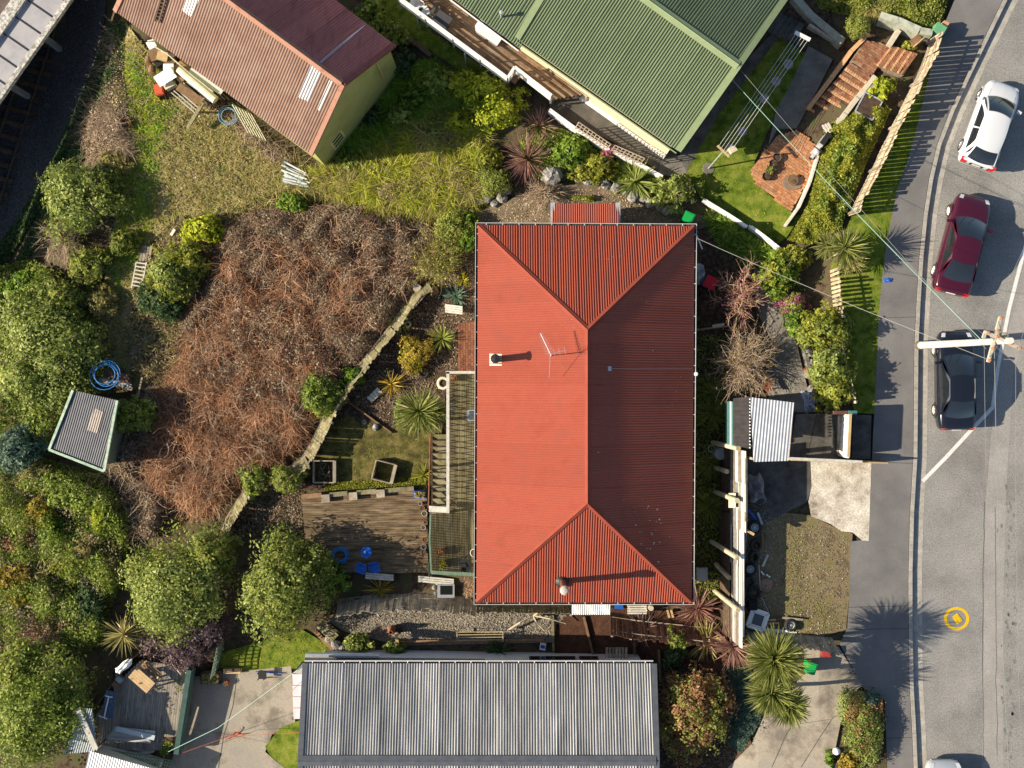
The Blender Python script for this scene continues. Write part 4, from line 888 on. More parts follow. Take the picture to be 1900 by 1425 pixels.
for u, v in ((832,888), (889,935), (936,972), (973,1040), (1041,1110), (1111,1182)):
    zt_ = fz((u+v)/2); nr = 8
    for r_ in range(nr):
        za, zb_ = -.9+(zt_+.9)*r_/nr-.02, -.9+(zt_+.9)*(r_+1)/nr+.02; ta, tb2 = (za+.9)/2.5, (zb_+.9)/2.5
        A, B = W(1354,u-1,-.9), W(1354,v+3,-.9); xa = Vector((.05+.16*ta+rg.normal(0,.012), 0, za+.9)); xb = Vector((.05+.16*tb2+rg.normal(0,.012), 0, zb_+.9))
        MB().corr([A+xa, B+xa, B+xb, A+xb], (0, 1, 0), .16, .03).part('corrugated_sheet', SHM[(r_*7+int(u)) % 4 if r_ < nr-2 else 1], rw)
MB().bar(W(1372,832,.6), W(1372,1182,.5), .05, .09).part('top_rail', WOOD, rw)
MB().bar(W(1384,850,1.62), W(1384,968,1.62), .1, .05).part('capping', WOOD, rw)
MB().bar(W(1378,975,1.15), W(1378,1182,1.1), .12, .05).part('capping', WPAINT, rw)
POLE = mat('treated_pole', (.36,.32,.20), (.50,.46,.32), 4, .8, .2, c3=(.55,.5,.38))
for a, b, z in (((1322,821),(1370,832),1.5), ((1326,867),(1349,875),-.7), ((1326,912),(1368,929),1.45), ((1319,1004),(1368,1035),1.35), ((1328,1046),(1353,1072),-.6), ((1326,1096),(1370,1132),1.35)):
    A, B = W(*a,-2.5), W(*b,z); MB().tube([A, A.lerp(B,.5), B], .115, 12).part('pole', POLE, rw)
MB().bar(W(1384,983,1.2), W(1399,992,1.25), .12, .12).part('pole_stub', WOODY, rw)
MB().slab([W(1352,915,-.2), W(1365,915,.6), W(1365,942,.6), W(1352,942,-.2)][::-1], .03).part('plywood_patch', mat('cream_ply', (.55,.48,.33), (.62,.55,.4), 4), rw)
# low white garden walls
def lowwall(label, line, hgt, wd, m=STUC, name='garden_wall', coping=None):
    t = thing(name, label, 'wall', G(*line[0]))
    for a, b in zip(line[:-1], line[1:]):
        A, B = G(*a), G(*b); MB().bar(A+Vector((0,0,hgt/2-.25)), B+Vector((0,0,hgt/2-.25)), wd, hgt+.5).part('wall_section', m, t)
        if coping: MB().bar(A+Vector((0,0,hgt+.03)), B+Vector((0,0,hgt+.03)), wd+.07, .06).part('coping', coping, t)
    return t
lowwall('low white wall above the flax and trellis', [(1018,208),(1063,241),(1128,283)], .55, .16)
lowwall('low white wall with bird of paradise leaves in front', [(1133,284),(1180,306),(1226,332)], .55, .16)
lowwall('white topped wall dividing the lawn from the flax bed', [(1302,374),(1345,400),(1382,424)], .5, .07, STUC, 'garden_wall', WPAINT)
lowwall('white topped end of the lawn wall beside the green shrub', [(1388,424),(1415,444),(1440,464)], .6, .07, STUC, 'garden_wall', WPAINT)
lowwall('mossy concrete wall with a green tinge at the top corner', [(1628,38),(1660,48),(1700,66),(1722,70)], .7, .3, mat('green_concrete', (.2,.24,.18), (.34,.36,.30), 3, .95, c3=(.4,.4,.34)))
lowwall('brown timber edge of the side lawn', [(735,62),(770,82),(802,108)], .35, .22, WOODD)
lowwall('dark concrete garden edge above the steps', [(1470,0),(1500,35),(1560,85)], .5, .35, mat('pale_sleeper', (.26,.25,.2), (.36,.35,.28), 3, .9))
lowwall('white edging strip along the ivy bed', [(1515,290),(1500,340),(1480,385),(1455,420)], .35, .1, mat('chalky_edge', (.5,.48,.42), (.62,.6,.55), 5))
lowwall('concrete garden edge near the rhododendron and path', [(1440,495),(1466,555),(1492,650),(1500,690)], .3, .14, PAVE)
LAT0 = mat('green_mesh', (.10,.16,.11), (.17,.23,.16), 5, .8)
def trellis(label, A, B, up, m, nx=9, ny=3, name='trellis', cat='trellis'):
    t = thing(name, label, cat, A); up = Vector(up)
    for i in range(nx+1): block('slat', m, t, A.lerp(B, i/nx), A.lerp(B, i/nx)+up, .045, .02, (B-A).cross(up))
    for j in range(ny+1): block('rail', m, t, A+up*(j/ny), B+up*(j/ny), .05, .03, (B-A).cross(up))
    return t
TREL = mat('weathered_lattice', (.30,.24,.19), (.40,.33,.27), 5, .9, rnd=.15)
trellis('brown lattice standing on the white wall, upper panel', G(1066,240,.5), G(1124,280,.5), (.14,.1,1.0), TREL, 9, 3)
trellis('brown lattice standing on the white wall, lower panel', G(1132,282,.5), G(1186,306,.5), (.14,.1,1.0), TREL, 8, 3)
trellis('open cream window frame lattice against the olive shed', W(466,212,-2.6), W(494,262,-2.6), (-.35,-.1,2.2), mat('cream_frame', (.55,.53,.40), (.62,.6,.48), 4), 3, 6)
trellis('green mesh fence casting a lattice shade on the bright lawn strip', G(404,1246), G(416,1190), (0,0,1.3), LAT0, 8, 6)
# ---------------- decks
def deck(name, label, poly, zf, bdir, bw, m, cat='deck', th=.035, gap=.012):
    """boards clipped to a photo polygon; bdir is the board direction in the photo"""
    t = thing(name, label, cat, W(*poly[0], zf)); P = [W(x, y, zf) for x, y in poly]; d = W(950+bdir[0], 712.5+bdir[1], zf)-W(950, 712.5, zf); d.normalize(); n = Vector((-d.y, d.x, 0))
    q = [(p.dot(n), p.dot(d)) for p in P]; lo = min(a for a, _ in q); hi = max(a for a, _ in q); k = int((hi-lo)/bw); rg = np.random.default_rng(k)
    for i in range(k):
        x = lo+(i+.5)*bw; ys = sorted(b+(e-b)*(x-a)/(c-a) for (a, b), (c, e) in zip(q, q[1:]+q[:1]) if (a-x)*(c-x) < 0)
        for s, e in zip(ys[::2], ys[1::2]):
            if e-s < .15: continue
            cuts = [s]+([s+(e-s)*rg.uniform(.3, .7)] if e-s > 3 else [])+[e]
            for u, v in zip(cuts[:-1], cuts[1:]): block('deck_board', m, t, n*x+d*u+Vector((0,0,zf+rg.normal(0,.002))), n*x+d*(v-.006)+Vector((0,0,zf)), bw-gap, th)
    MB().slab([p-Vector((0,0,th/2+.09)) for p in P] if (P[1]-P[0]).cross(P[2]-P[0]).z > 0 else [p-Vector((0,0,th/2+.09)) for p in P][::-1], .06).part('deck_frame', WOODD, t)
    for p in P: block('pile', WOODD, t, p-Vector((0,0,.1))+(sum(P,Vector((0,0,0)))/len(P)-p)*.04, Vector((p.x,p.y,zf-1.9))+(sum(P,Vector((0,0,0)))/len(P)-p)*.04, .1, .1)
    return t
DKW = mat('weathered_deck', (.07,.048,.028), (.15,.108,.064), 2.0, .9, .2, rnd=.16, c3=(.25,.185,.115), stretch=(.5, 3, 1), bump=.003, bscale=20)
DKM = mat('mossy_deck', (.09,.075,.045), (.15,.13,.07), 2.2, .92, .15, rnd=.14, c3=(.20,.18,.11), stretch=(3, .5, 1))
DKR = mat('brown_deck', (.15,.085,.05), (.23,.15,.09), 2, .75, .3, rnd=.2, c3=(.27,.2,.14))
DKG = mat('silvered_deck', (.22,.19,.155), (.31,.275,.23), 2, .9, .2, rnd=.14, stretch=(3, .5, 1), c3=(.17,.145,.12))
deck('garden_deck', 'broad weathered deck with blue furniture below the garden', [(559,918),(792,906),(795,1062),(600,1064),(566,1000)], -3.45, (1, -.03), .115, DKW)
deck('veranda_deck', 'mossy raised veranda along the west side of the red house', [(834,690),(889,690),(886,1064),(797,1064),(797,950),(834,950)], -1.25, (0, 1), .11, DKM)
deck('terrace_deck', 'silvery timber terrace with benches in the bottom left corner', [(262,1225),(356,1240),(332,1392),(186,1392),(178,1330),(222,1262)], -3.7, (-.12, 1), .12, DKG)
dn = deck('house_deck', 'brown timber deck along the green roofed house with white rails', [(766,8),(820,-45),(992,100),(1082,176),(1030,184),(968,140),(955,156)], -1.0, (298, 208), .13, DKR)
def balustrade(label, line, zf, hgt, m, rails=4, every=1.6, name='white_railing'):
    t = thing(name, label, 'railing', W(*line[0], zf))
    for a, b in zip(line[:-1], line[1:]):
        A, B = W(*a, zf), W(*b, zf); L = (B-A).length; k = max(1, round(L/every))
        for i in range(k+1): p = A.lerp(B, i/k); block('post', mat('grey_post', (.3,.3,.32), (.38,.38,.4), 4), t, p-Vector((0,0,.35)), p+Vector((0,0,hgt-.03)), .08, .08)
        for j in range(rails): block('rail', m, t, A+Vector((0,0,.12+j*(hgt-.2)/rails)), B+Vector((0,0,.12+j*(hgt-.2)/rails)), .03, .095)
        block('top_rail', m, t, A+Vector((0,0,hgt)), B+Vector((0,0,hgt)), .13, .04)
    return t
balustrade('white slatted balustrade along the deck of the green roofed house', [(775,-48),(742,8),(942,156),(955,136),(1022,188)], -1.0, 1.05, WPAINT, 4)
for x, y in ((774,30), (862,100)): MB().tube([W(x,y,-.7), W(x+4,y+22,-2.5)], .04, 6).solo('deck_prop', GALV, 'thin steel prop under the white railed deck, '+('at its far corner' if x < 800 else 'beside the yellow green shrub'), 'prop')
VW = mat('worn_white_rail', (.42,.40,.34), (.60,.58,.52), 6, .8)
LAT = mat('green_lattice', (.10,.16,.11), (.17,.23,.16), 5, .8, rnd=.15)
vr = thing('veranda_railing', 'worn white topped railing with green lattice along the veranda stairs', 'railing', W(831,690,-1.2))
vr['label'] = 'worn white topped railing with green lattice along the veranda stairs'
MB().bar(W(831,690,-.2), W(831,952,-.2), .14, .05).part('top_rail', VW, vr); MB().bar(W(828,691,-.2), W(887,691,-.2), .12, .05).part('top_rail', VW, vr)
for i in range(48):
    y = 695+i*5.3
    block('lattice_slat', LAT, vr, W(833,y,-1.2), W(833,y+(22 if i % 2 else 1),-.25), .04, .012, Vector((1,0,0)))
for y in (690, 778, 865, 950): block('post', VW, vr, W(832,y,-2.0), W(832,y,-.22), .1, .1)
for x in (845, 858, 871): block('lattice_slat', LAT, vr, W(x,691,-1.2), W(x+10,691,-.25), .04, .012, Vector((0,1,0)))
tr = thing('lattice_screen', 'wavy green lattice screen along the lower veranda edge', 'screen', W(797,955,-1.2))
for i in range(38):
    y = 955+i*3; block('lattice_slat', LAT, tr, W(798+math.sin(i*.35)*1.5,y,-1.25), W(796+math.sin(i*.35)*2,y+8,-.3), .05, .012, Vector((1,0,0)))
for a, b in (((799,955),(797,1000)), ((797,1000),(800,1062))): block('top_rail', LAT, tr, W(*a,-.3), W(*b,-.3), .07, .05)
block('top_rail', LAT, tr, W(800,1062,-.3), W(884,1066,-.3), .16, .05)
for i in range(14): block('lattice_slat', LAT, tr, W(802+i*6,1064,-1.25), W(806+i*6,1064,-.3), .05, .012, Vector((0,1,0)))
sp = thing('garden_stairs', 'narrow timber stairs from the veranda down to the garden', 'stairs', W(815,812,-3.3))
for i in range(11):
    z = -3.35+i*.19; y = 811+i*12; block('tread', WOODD if False else MOSSW, sp, W(803,y,z), W(829,y,z), .27, .045); block('riser', WOODD, sp, W(803,y+5.6,z+.1), W(829,y+5.6,z+.1), .02, .15)
for x in (802, 830): block('stringer', WOODD, sp, W(x,806,-3.5), W(x,942,-1.35), .05, .24)
RUST = mat('rusty_rail', (.16,.055,.03), (.27,.11,.06), 7, .7)
for z in (.0, -.35): MB().tube([W(799,806,-2.5+z), W(795,942,-.6+z)], .035, 6).part('handrail', RUST, sp)
for i in range(5): f = i/4; block('baluster', RUST, sp, W(799,806,-3.4).lerp(W(795,942,-1.4), f), W(799,806,-2.5).lerp(W(795,942,-.6), f), .04, .04)
MB().bar(W(796,944,-.55), W(830,946,-.5), .28, .04).solo('white_shelf_board', VW, 'white board across the top of the garden stairs', 'board')
# brick veranda strip and path by the house
BR = [mat('brick_a', (.16,.065,.04), (.23,.10,.06), 6, .9, .15, rnd=.3), mat('orange_brick', (.34,.145,.07), (.46,.22,.11), 5, .9, .15, rnd=.22, c3=(.40,.26,.16))]
def bricks(parent, poly, zf, bdir, m, L=.22, w=.105, z=0., limit=300, name='brick'):
    P = [W(x, y, zf(x, y) if callable(zf) else zf) for x, y in poly]; d = W(950+bdir[0], 712.5+bdir[1])-W(950, 712.5); d.z = 0; d.normalize(); n = Vector((-d.y, d.x, 0)); c = 0; rg = np.random.default_rng(len(poly)+int(poly[0][0]))
    q = [(p.dot(n), p.dot(d)) for p in P]; lo, hi = min(a for a, _ in q), max(a for a, _ in q); extra = MB(); z0 = sum(p.z for p in P)/len(P)
    for i in range(int((hi-lo)/(w+.012))):
        x = lo+(i+.5)*(w+.012); ys = sorted(b+(e-b)*(x-a)/(c2-a) for (a, b), (c2, e) in zip(q, q[1:]+q[:1]) if (a-x)*(c2-x) < 0)
        for s, e in zip(ys[::2], ys[1::2]):
            u = s-(L/2 if i % 2 else 0)
            while u < e:
                a, b = max(u, s)+.006, min(u+L, e)-.006; u += L+.0
                if b-a < .04: continue
                zz = z0 if not callable(zf) else None
                pa = n*x+d*a; pb = n*x+d*b
                if zz is None:
                    zz = z0
                    for _ in range(3): k = S*(H-zz)/H; zz = zf(pa.x/k+950, 712.5-pa.y/k)
                h = Vector((0, 0, zz+z+rg.normal(0, .005)))
                if c < limit: block(name, m, parent, pa+h, pb+h, w, .06)
                else: extra.bar(pa+h, pb+h, w, .06)
                c += 1
    if extra.v: extra.part('far_bricks', m, parent)['kind'] = 'stuff'
bp = tag(thing('brick_patio', 'orange brick patio with pots at the lawn corner', None, G(1450, 300)), kind='structure')
bricks(bp, [(1483,240),(1512,268),(1516,300),(1496,345),(1468,392),(1402,342),(1392,316),(1442,252)], lambda x, y: T(x, y), (1, .72), BR[1], .23, .115, .03)
bv = tag(thing('brick_path', 'mossy brick path under the eave of the red house', None, G(860, 600)), kind='structure')
bricks(bv, [(852,600),(888,596),(888,690),(850,690)], lambda x, y: T(x, y), (0, 1), BR[0], .23, .115, .03)
# brick stairs top right: lower flight, landing, upper flight
def flight(label, A, B, C_, D, n, z0, z1, bd):
    """A-B lower edge, D-C upper edge in photo pixels"""
    t = thing('brick_stairs', label, 'stairs', W(*A, z0)); A, B, C_, D = map(Vector, (A, B, C_, D)); per = 290//n
    for i in range(n):
        z = z0+(z1-z0)*(i+1)/n; f0, f1 = i/n, (i+1)/n; q = [A.lerp(D, f0), B.lerp(C_, f0), B.lerp(C_, f1), A.lerp(D, f1)]
        P = [W(*p, z-.06) for p in q]; P = P if (P[1]-P[0]).cross(P[2]-P[0]).z > 0 else P[::-1]
        tr_ = MB().slab(P, .45).part('step', SOILM, t)
        e = [q[0].lerp(q[3], .28), q[1].lerp(q[2], .28), q[2], q[3]]
        bricks(tr_, [tuple(p) for p in e], z-.02, bd, BR[1] if False else BRS, .22, .105, 0, per)
        k = int((W(*q[1],z)-W(*q[0],z)).length/.115)
        for j in range(k):
            a = q[0].lerp(q[1], (j+.08)/k).lerp(q[3].lerp(q[2], (j+.08)/k), .02); b = q[0].lerp(q[1], (j+.92)/k).lerp(q[3].lerp(q[2], (j+.92)/k), .02)
            c = q[0].lerp(q[1], (j+.5)/k); c2 = q[3].lerp(q[2], (j+.5)/k)
            block('nosing_brick', BRN, tr_, W(*c.lerp(c2, -.02), z-.005), W(*c.lerp(c2, .26), z-.005), .1, .07)
    return t
SOILM = mat('mortar', (.2,.17,.13), (.3,.26,.2), 6, .95)
BRS = mat('worn_brick', (.20,.085,.05), (.30,.14,.085), 5, .9, .15, rnd=.25, c3=(.22,.16,.09)); BRN = mat('nosing_brick', (.46,.24,.12), (.58,.35,.19), 6, .9, .15, rnd=.15)
flight('lower flight of orange brick garden stairs', (1502,205), (1550,232), (1616,142), (1578,116), 7, -1.5, -.35, (1, .6))
flight('upper flight of orange brick stairs by the street fence', (1626,122), (1655,84), (1702,100), (1676,140), 4, -.35, .05, (-1, 1.3))
bl = tag(thing('brick_landing', 'square brick landing between the two flights', None, W(1600,110,-.35)), kind='structure')
bricks(bl, [(1580,112),(1606,76),(1655,84),(1618,140)], -.36, (1, .6), BRS, .22, .105, 0)
P = [W(*p, -.40) for p in ((1578,114),(1618,142),(1657,84),(1605,74))]; MB().slab(P, .5).part('landing_base', SOILM, bl)
for lab, line in (('brick side wall of the lower garden stairs', [(1498,203),(1540,148),(1578,96),(1604,70)]), ('pale timber edge between the stairs and planter bed', [(1552,232),(1590,182),(1622,142)]), ('short timber edge beside the upper brick flight', [(1648,86),(1666,58)])):
    t = thing('stair_edge', lab, 'edging', G(*line[0]))
    for a, b in zip(line[:-1], line[1:]): MB().bar(G(*a,.1), G(*b,.12), .2, .5).part('edge', BRN if 'brick side' in lab else mat('pale_edge', (.42,.38,.3), (.52,.48,.4), 5), t)
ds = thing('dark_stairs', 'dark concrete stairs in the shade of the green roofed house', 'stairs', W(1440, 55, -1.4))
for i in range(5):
    a, b = Vector((1428+i*9, 62+i*3.5)), Vector((1452+i*9, 28+i*4)); block('step', DARKC, ds, W(*a,-1.55+i*.16), W(*b,-1.55+i*.16), .3, .16)
sw = thing('sleeper_wall', 'grey timber sleeper retaining wall beside the round bush', 'wall', G(1525, 70))
for i in range(4): block('sleeper', WOOD, sw, W(1497,50,-1.25+i*.2)+Vector((.03*i,.03*i,0)), W(1557,88,-1.2+i*.2)+Vector((.03*i,.03*i,0)), .14, .19)
# stairwell beside the carport
ps = thing('sunken_entry', 'sunken concrete entry with white boarded side wall beside the carport', 'stairwell', W(1520, 800, -1))
for p in ([(1478,768),(1515,768),(1497,850),(1462,850)], [(1516,768),(1558,768),(1554,850),(1498,850)]):
    P = [W(x,y,.02) for x,y in p]; P = P if (P[1]-P[0]).cross(P[2]-P[0]).z > 0 else P[::-1]; MB().slab(P, .12).part('floor_slab', DARKC, ps)
MB().bar(W(1559,768,.0)+Vector((0,0,.72)), W(1556,846,.0)+Vector((0,0,.72)), .07, 1.45).part('side_wall', WPAINT, ps)
for i in range(7): y = 771+i*12; block('stud', mat('dull_white_stud', (.6,.58,.54), (.7,.68,.64), 5), ps, W(1557.5,y,.02), W(1557.5,y,.02)+Vector((0,0,1.4)), .05, .09, Vector((1,0,0)))  # studs in a slightly duller white than the side wall
MB().bar(W(1578,768,1.48), W(1574,848,1.48), .12, .05).part('cap_rail', WOODY, ps)
MB().bar(W(1556,770,.5), W(1554,842,.1), .06, .1).part('brace', WOOD, ps)
MB().bar(W(1464,852,.75), W(1640,858,.45), .07, .9).part('front_board', WOODY, ps); MB().bar(W(1464,850.5,1.22), W(1600,857,1.1), .12, .04).part('cap_rail', VW, ps)
MB().bar(W(1540,765,.7), W(1566,765,.7), .16, 1.2).part('end_post_board', RBW, ps); MB().bar(W(1566.5,765,.7), W(1582,765,.7), .18, 1.3).part('end_board', TEAL, ps)
PT = [W(x,y,.03) for x,y in ((1583,770),(1617,770),(1615,852),(1580,850))]; MB().slab(PT[::-1], .06).solo('street_slab', DARKC, 'grey slab between the sunken entry and footpath', kind='structure')
# ---------------------------------------------------------------- cars
def crv(st, xs):
    st = np.array(st); return [np.interp(xs, st[:, 0], st[:, k]) for k in range(1, st.shape[1])]
def smooth(st, n=34):
    st = np.array(st, float); t = np.linspace(0, len(st)-1, n); out = []
    for x in t:
        i = min(int(x), len(st)-2); f = x-i; p0, p1, p2, p3 = st[max(i-1, 0)], st[i], st[i+1], st[min(i+2, len(st)-1)]
        out.append(.5*(2*p1+(p2-p0)*f+(2*p0-5*p1+4*p2-p3)*f*f+(3*p1-p0-3*p2+p3)*f**3))
    return np.array(out)
TYRE = mat('tyre_rubber', (.018,.018,.019), (.035,.035,.035), 20, .85); TRIM = mat('black_trim', (.012,.012,.013)); CHROME = mat('alloy', (.55,.55,.56), None, rough=.3, metal=.8)
CGLASS = mat('car_glass', (.012,.016,.02), None, rough=.03, spec=1., coat=1.); LAMP = mat('headlamp_glass', (.6,.62,.65), None, rough=.08, spec=.8); TAIL = mat('tail_lamp', (.5,.012,.015), None, rough=.12, spec=.7, coat=1.); AMBER = mat('amber_lamp', (.6,.2,.02), None, rough=.15)
SEATM = mat('seat_fabric', (.12,.115,.11), (.18,.17,.16), 30, .9)
def wheel(parent, p, side, r=.31, wd=.2, rim=CHROME, turn=0):
    q = Matrix.Rotation(turn, 3, 'Z')@Matrix.Rotation(R(90)*side, 3, 'X').inverted()
    w_ = MB().lathe(p, [(.16, -wd/2), (r-.03, -wd/2), (r, -wd/2+.04), (r, wd/2-.04), (r-.03, wd/2), (.2, wd/2+.005), (.19, wd/2-.03)], 22, q).part('wheel', TYRE, parent, True)
    m = MB().lathe(p, [(.205, wd/2-.02), (.19, wd/2-.005), (.17, wd/2-.035), (0, wd/2-.03)], 18, q)
    for i in range(6):
        a = i*math.pi/3; m.bar(p+q@Vector((0, 0, wd/2-.012)), p+q@Vector((.19*math.cos(a), .19*math.sin(a), wd/2-.012)), .05, .02, q@Vector((0, 0, 1)))
    m.part('rim', rim, w_)
def car(px, py, head, L, Wd, Hh, paint, label, kind='sedan', rim=CHROME, turn=0, bars=False):
    c = W(px, py, ROADZ); t = thing('parked_car', label, 'car', (0, 0, 0), 'cars parked along the kerb'); hl, hw = L/2, Wd/2
    if kind == 'sedan': st = [(-1,.74,.70,.44),(-.975,.86,.86,.36),(-.88,.95,.93,.27),(-.62,1,.955,.22),(-.2,1,.93,.2),(.2,1,.92,.2),(.48,.99,.91,.2),(.72,.96,.86,.22),(.88,.89,.77,.25),(.965,.77,.66,.3),(1,.62,.54,.38)]; gl = (-.72,-.38,.06,.47)
    elif kind == 'hatch': st = [(-1,.80,.66,.42),(-.985,.90,.93,.36),(-.9,.97,1.0,.28),(-.6,1,.96,.22),(-.2,1,.94,.2),(.2,1,.93,.2),(.5,.99,.92,.2),(.74,.95,.85,.22),(.89,.87,.76,.25),(.965,.75,.66,.3),(1,.60,.54,.38)]; gl = (-.93,-.68,.12,.53)
    s = smooth(st); rows = []; sc_z = Hh/1.42
    for x, h_, zt, zb in s:
        w0 = h_*hw; zt *= sc_z; pr = [(0,zb),(.8*w0,zb),(.95*w0,zb+.05),(.995*w0,zb+.16),(w0,(zb+zt)/2),(.985*w0,zt-.16),(.955*w0,zt-.06),(.89*w0,zt-.012),(.7*w0,zt+.008),(.35*w0,zt+.025),(0,zt+.03)]
        rows.append([Vector((x*hl, -a, b)) for a, b in pr[::-1]][:-1]+[Vector((x*hl, a, b)) for a, b in pr][0:])
    m = MB().grid(rows); m.f = [f[::-1] for f in m.f]; k = len(rows[0])
    for r_, rv in ((0, False), (len(rows)-1, True)): m.f.append(tuple(r_*k+i for i in (range(k) if not rv else range(k-1, -1, -1))))
    body = m.part('body', paint, t, True)
    xr0, xr1, xf1, xf0 = [g*hl for g in gl]; zb = float(np.interp(0, s[:, 0], s[:, 2]))*sc_z; zc = float(np.interp(gl[3], s[:, 0], s[:, 2]))*sc_z+.02; zk = float(np.interp(gl[0], s[:, 0], s[:, 2]))*sc_z+.02
    wb = .90*hw; wr = .66*hw; zr = Hh-.05; N = 10
    def side_top(u):  # u 0 rear..1 front along roof edge
        return Vector((xr1+(xf1-xr1)*u, wr*(1+.06*math.sin(math.pi*u)), zr+.03*math.sin(math.pi*u)))
    def grd(fn, nu, nv, name, mm, par, flip=False):
        rs = [[fn(i/nu, j/nv) for j in range(nv+1)] for i in range(nu+1)]; g_ = MB().grid(rs)
        if flip: g_.f = [f[::-1] for f in g_.f]
        return g_.part(name, mm, par, True)
    def roof_(u, v):
        p = side_top(u); y = (2*v-1)*p.y; e = 1-(2*v-1)**2; bow = .10*(1-(2*v-1)**2); x = p.x+(bow*(u-.5)*2)*(.9); return Vector((x, y, p.z+.045*e**.7))
    grd(roof_, 12, 12, 'roof', paint, t)
    def ws(u, v):     # u 0 base .. 1 top
        y = 2*v-1; bow = .10*(1-y*y); b = Vector((xf0+bow*1.6, y*wb*.95, zc)); q = roof_(1, v); p = b.lerp(q, u); p.z += .05*math.sin(math.pi*u); return p
    def rs_(u, v):
        y = 2*v-1; bow = .10*(1-y*y); b = Vector((xr0-bow*1.1, y*wb*.92, zk)); q = roof_(0, v); p = b.lerp(q, u); p.z += .05*math.sin(math.pi*u); return p
    ins = lambda fn: (lambda u, v: fn(.04+.93*u, .05+.9*v)+Vector((0, 0, .012)))
    grd(ws, 6, 8, 'windscreen_frame', paint, t, True); grd(rs_, 6, 8, 'rear_frame', paint, t)
    wsn = grd(ins(ws), 6, 8, 'windscreen', CGLASS, t, True); rwn = grd(ins(rs_), 6, 8, 'rear_window', CGLASS, t)
    for sd_ in (-1, 1):
        def sg(u, v):   # u along, v up
            xb = xr0+.02+(xf0-.05-xr0)*u; b = Vector((xb, .945*hw, zb-.03)); q = side_top(u); p = b.lerp(q, v); p.y += .035*math.sin(math.pi*v); p.y *= sd_; return p
        grd(sg, 12, 5, 'cabin_side', paint, t, sd_ > 0)
        tri = lambda u: .10+.75*min(1, 4.2*min(u+.02, 1-u+.02))
        for a, b in ((.10, .47), (.50, .90)):
            def gw(u, v): uu = a+(b-a)*u; hi_ = .9 if .16 < uu < .84 else .9-.55*abs(uu-(.16 if uu < .16 else .84))/.1; p = sg(uu, .10+(max(hi_, .3)-.10)*v); p.y += sd_*.012; return p
            grd(gw, 8, 4, 'side_window', CGLASS, t, sd_ > 0)
        mr = MB().box(Vector((xf0-.25, sd_*(hw+.09), zb-.02)), .12, .2, .12, sd_*.2); mr.part('wing_mirror', paint if kind != 'x' else TRIM, t)
        for u in (.33, .72): MB().bar(sg(u, 0)+Vector((0, sd_*.02, -.09)), sg(u, 0)+Vector((.17, sd_*.02, -.09)), .03, .03).part('door_handle', paint, t)
        for xw, tn in ((.62*hl, turn), (-.60*hl, 0)): wheel(t, Vector((xw, sd_*(hw-.085), .31)), sd_, .31, .2, rim, tn)
        a_ = []
        for xw in (.62*hl, -.60*hl):
            MB().tube([Vector((xw+.36*math.cos(q), sd_*(hw-.0), .31+.36*math.sin(q))) for q in np.linspace(.1, 3.04, 9)], .025, 5).part('wheel_arch', paint if kind != 'x' else TRIM, t)
        def onb(fx, fy, dz_=.02):
            i = int(np.argmin(abs(s[:, 0]-fx))); return Vector((s[i, 0]*hl, sd_*fy*s[i, 1]*hw, s[i, 2]*sc_z+dz_))
        rs2 = [[onb(fx, fy, -.05-(fy > .9)*.09) for fy in (.66, .78, .90)] for fx in (.88, .92, .955)]
        g_ = MB().grid([[p+Vector((.02, sd_*.012, .062)) for p in r2] for r2 in rs2]); g_.part('headlight', LAMP, t, True)
        rt = [[onb(fx, fy, 0)+Vector((-.03-.02*(k2 > 0), sd_*.02, [0, -.1, -.26][k2]*1.0)) for fy in (.62, .82, 1.0)] for k2, fx in enumerate((-.94, -.975, -.985))]
        MB().grid([[p+Vector((0, 0, .012)) for p in r2] for r2 in rt]).part('tail_light', TAIL, t, True)
        if bars: MB().bar(side_top(.05)*1+Vector((0, (sd_-1)*side_top(.05).y, .03)), side_top(.95)+Vector((0, (sd_-1)*side_top(.95).y, .03)), .03, .03).part('roof_strip', CHROME, t)
    seam = MB(); zf = lambda fx, fy: Vector((fx*hl, fy*hw, float(np.interp(fx, s[:, 0], s[:, 2]))*sc_z+.027-.03*abs(fy)))
    for fy in (-.72, .72): seam.tube([zf(.52, fy), zf(.7, fy*.97), zf(.9, fy*.72)], .007, 4)
    if kind == 'sedan': seam.tube([zf(-.95, -.7), zf(-.77, -.72), zf(-.77, .72), zf(-.95, .7)], .007, 4)
    seam.part('panel_seam', TRIM, t)
    for y in (-.15, .38): MB().tube([ws(.02, .5+y*.55)+Vector((0, 0, .03)), ws(.42, .72+y*.5)+Vector((0, 0, .03))], .009, 4).part('wiper', TRIM, t)
    xe = -hl*.985; MB().bar(Vector((xe-.035, -.2, .72*sc_z)), Vector((xe-.035, .2, .72*sc_z)), .02, .13).part('number_plate', WPAINT, t)
    if kind == 'hatch': MB().bar(Vector((xe-.03, -.32, .73*sc_z)), Vector((xe-.03, .32, .73*sc_z)), .02, .2).part('plate_recess', TRIM, t); MB().tube([rs_(.1, .5)+Vector((0, 0, .03)), rs_(.12, .85)+Vector((0, 0, .03))], .01, 4).part('rear_wiper', TRIM, t)
    MB().bar(Vector((hl*.985, -.45, .48)), Vector((hl*.985, .45, .48)), .05, .14).part('grille', TRIM, t)
    t.location = c; t.rotation_euler = (0, 0, head); return t
def cp_(name, col, **k): return mat(name, col, None, rough=.22, spec=.5, coat=.8, **k)
hd = lambda a, b: math.atan2(-(b[1]-a[1]), b[0]-a[0])
car(1826, 237, hd((1813,300),(1862,165)), 4.05, 1.70, 1.42, cp_('silver_white_paint', (.62,.64,.67)), 'silver white hatchback parked furthest up the street', 'hatch')
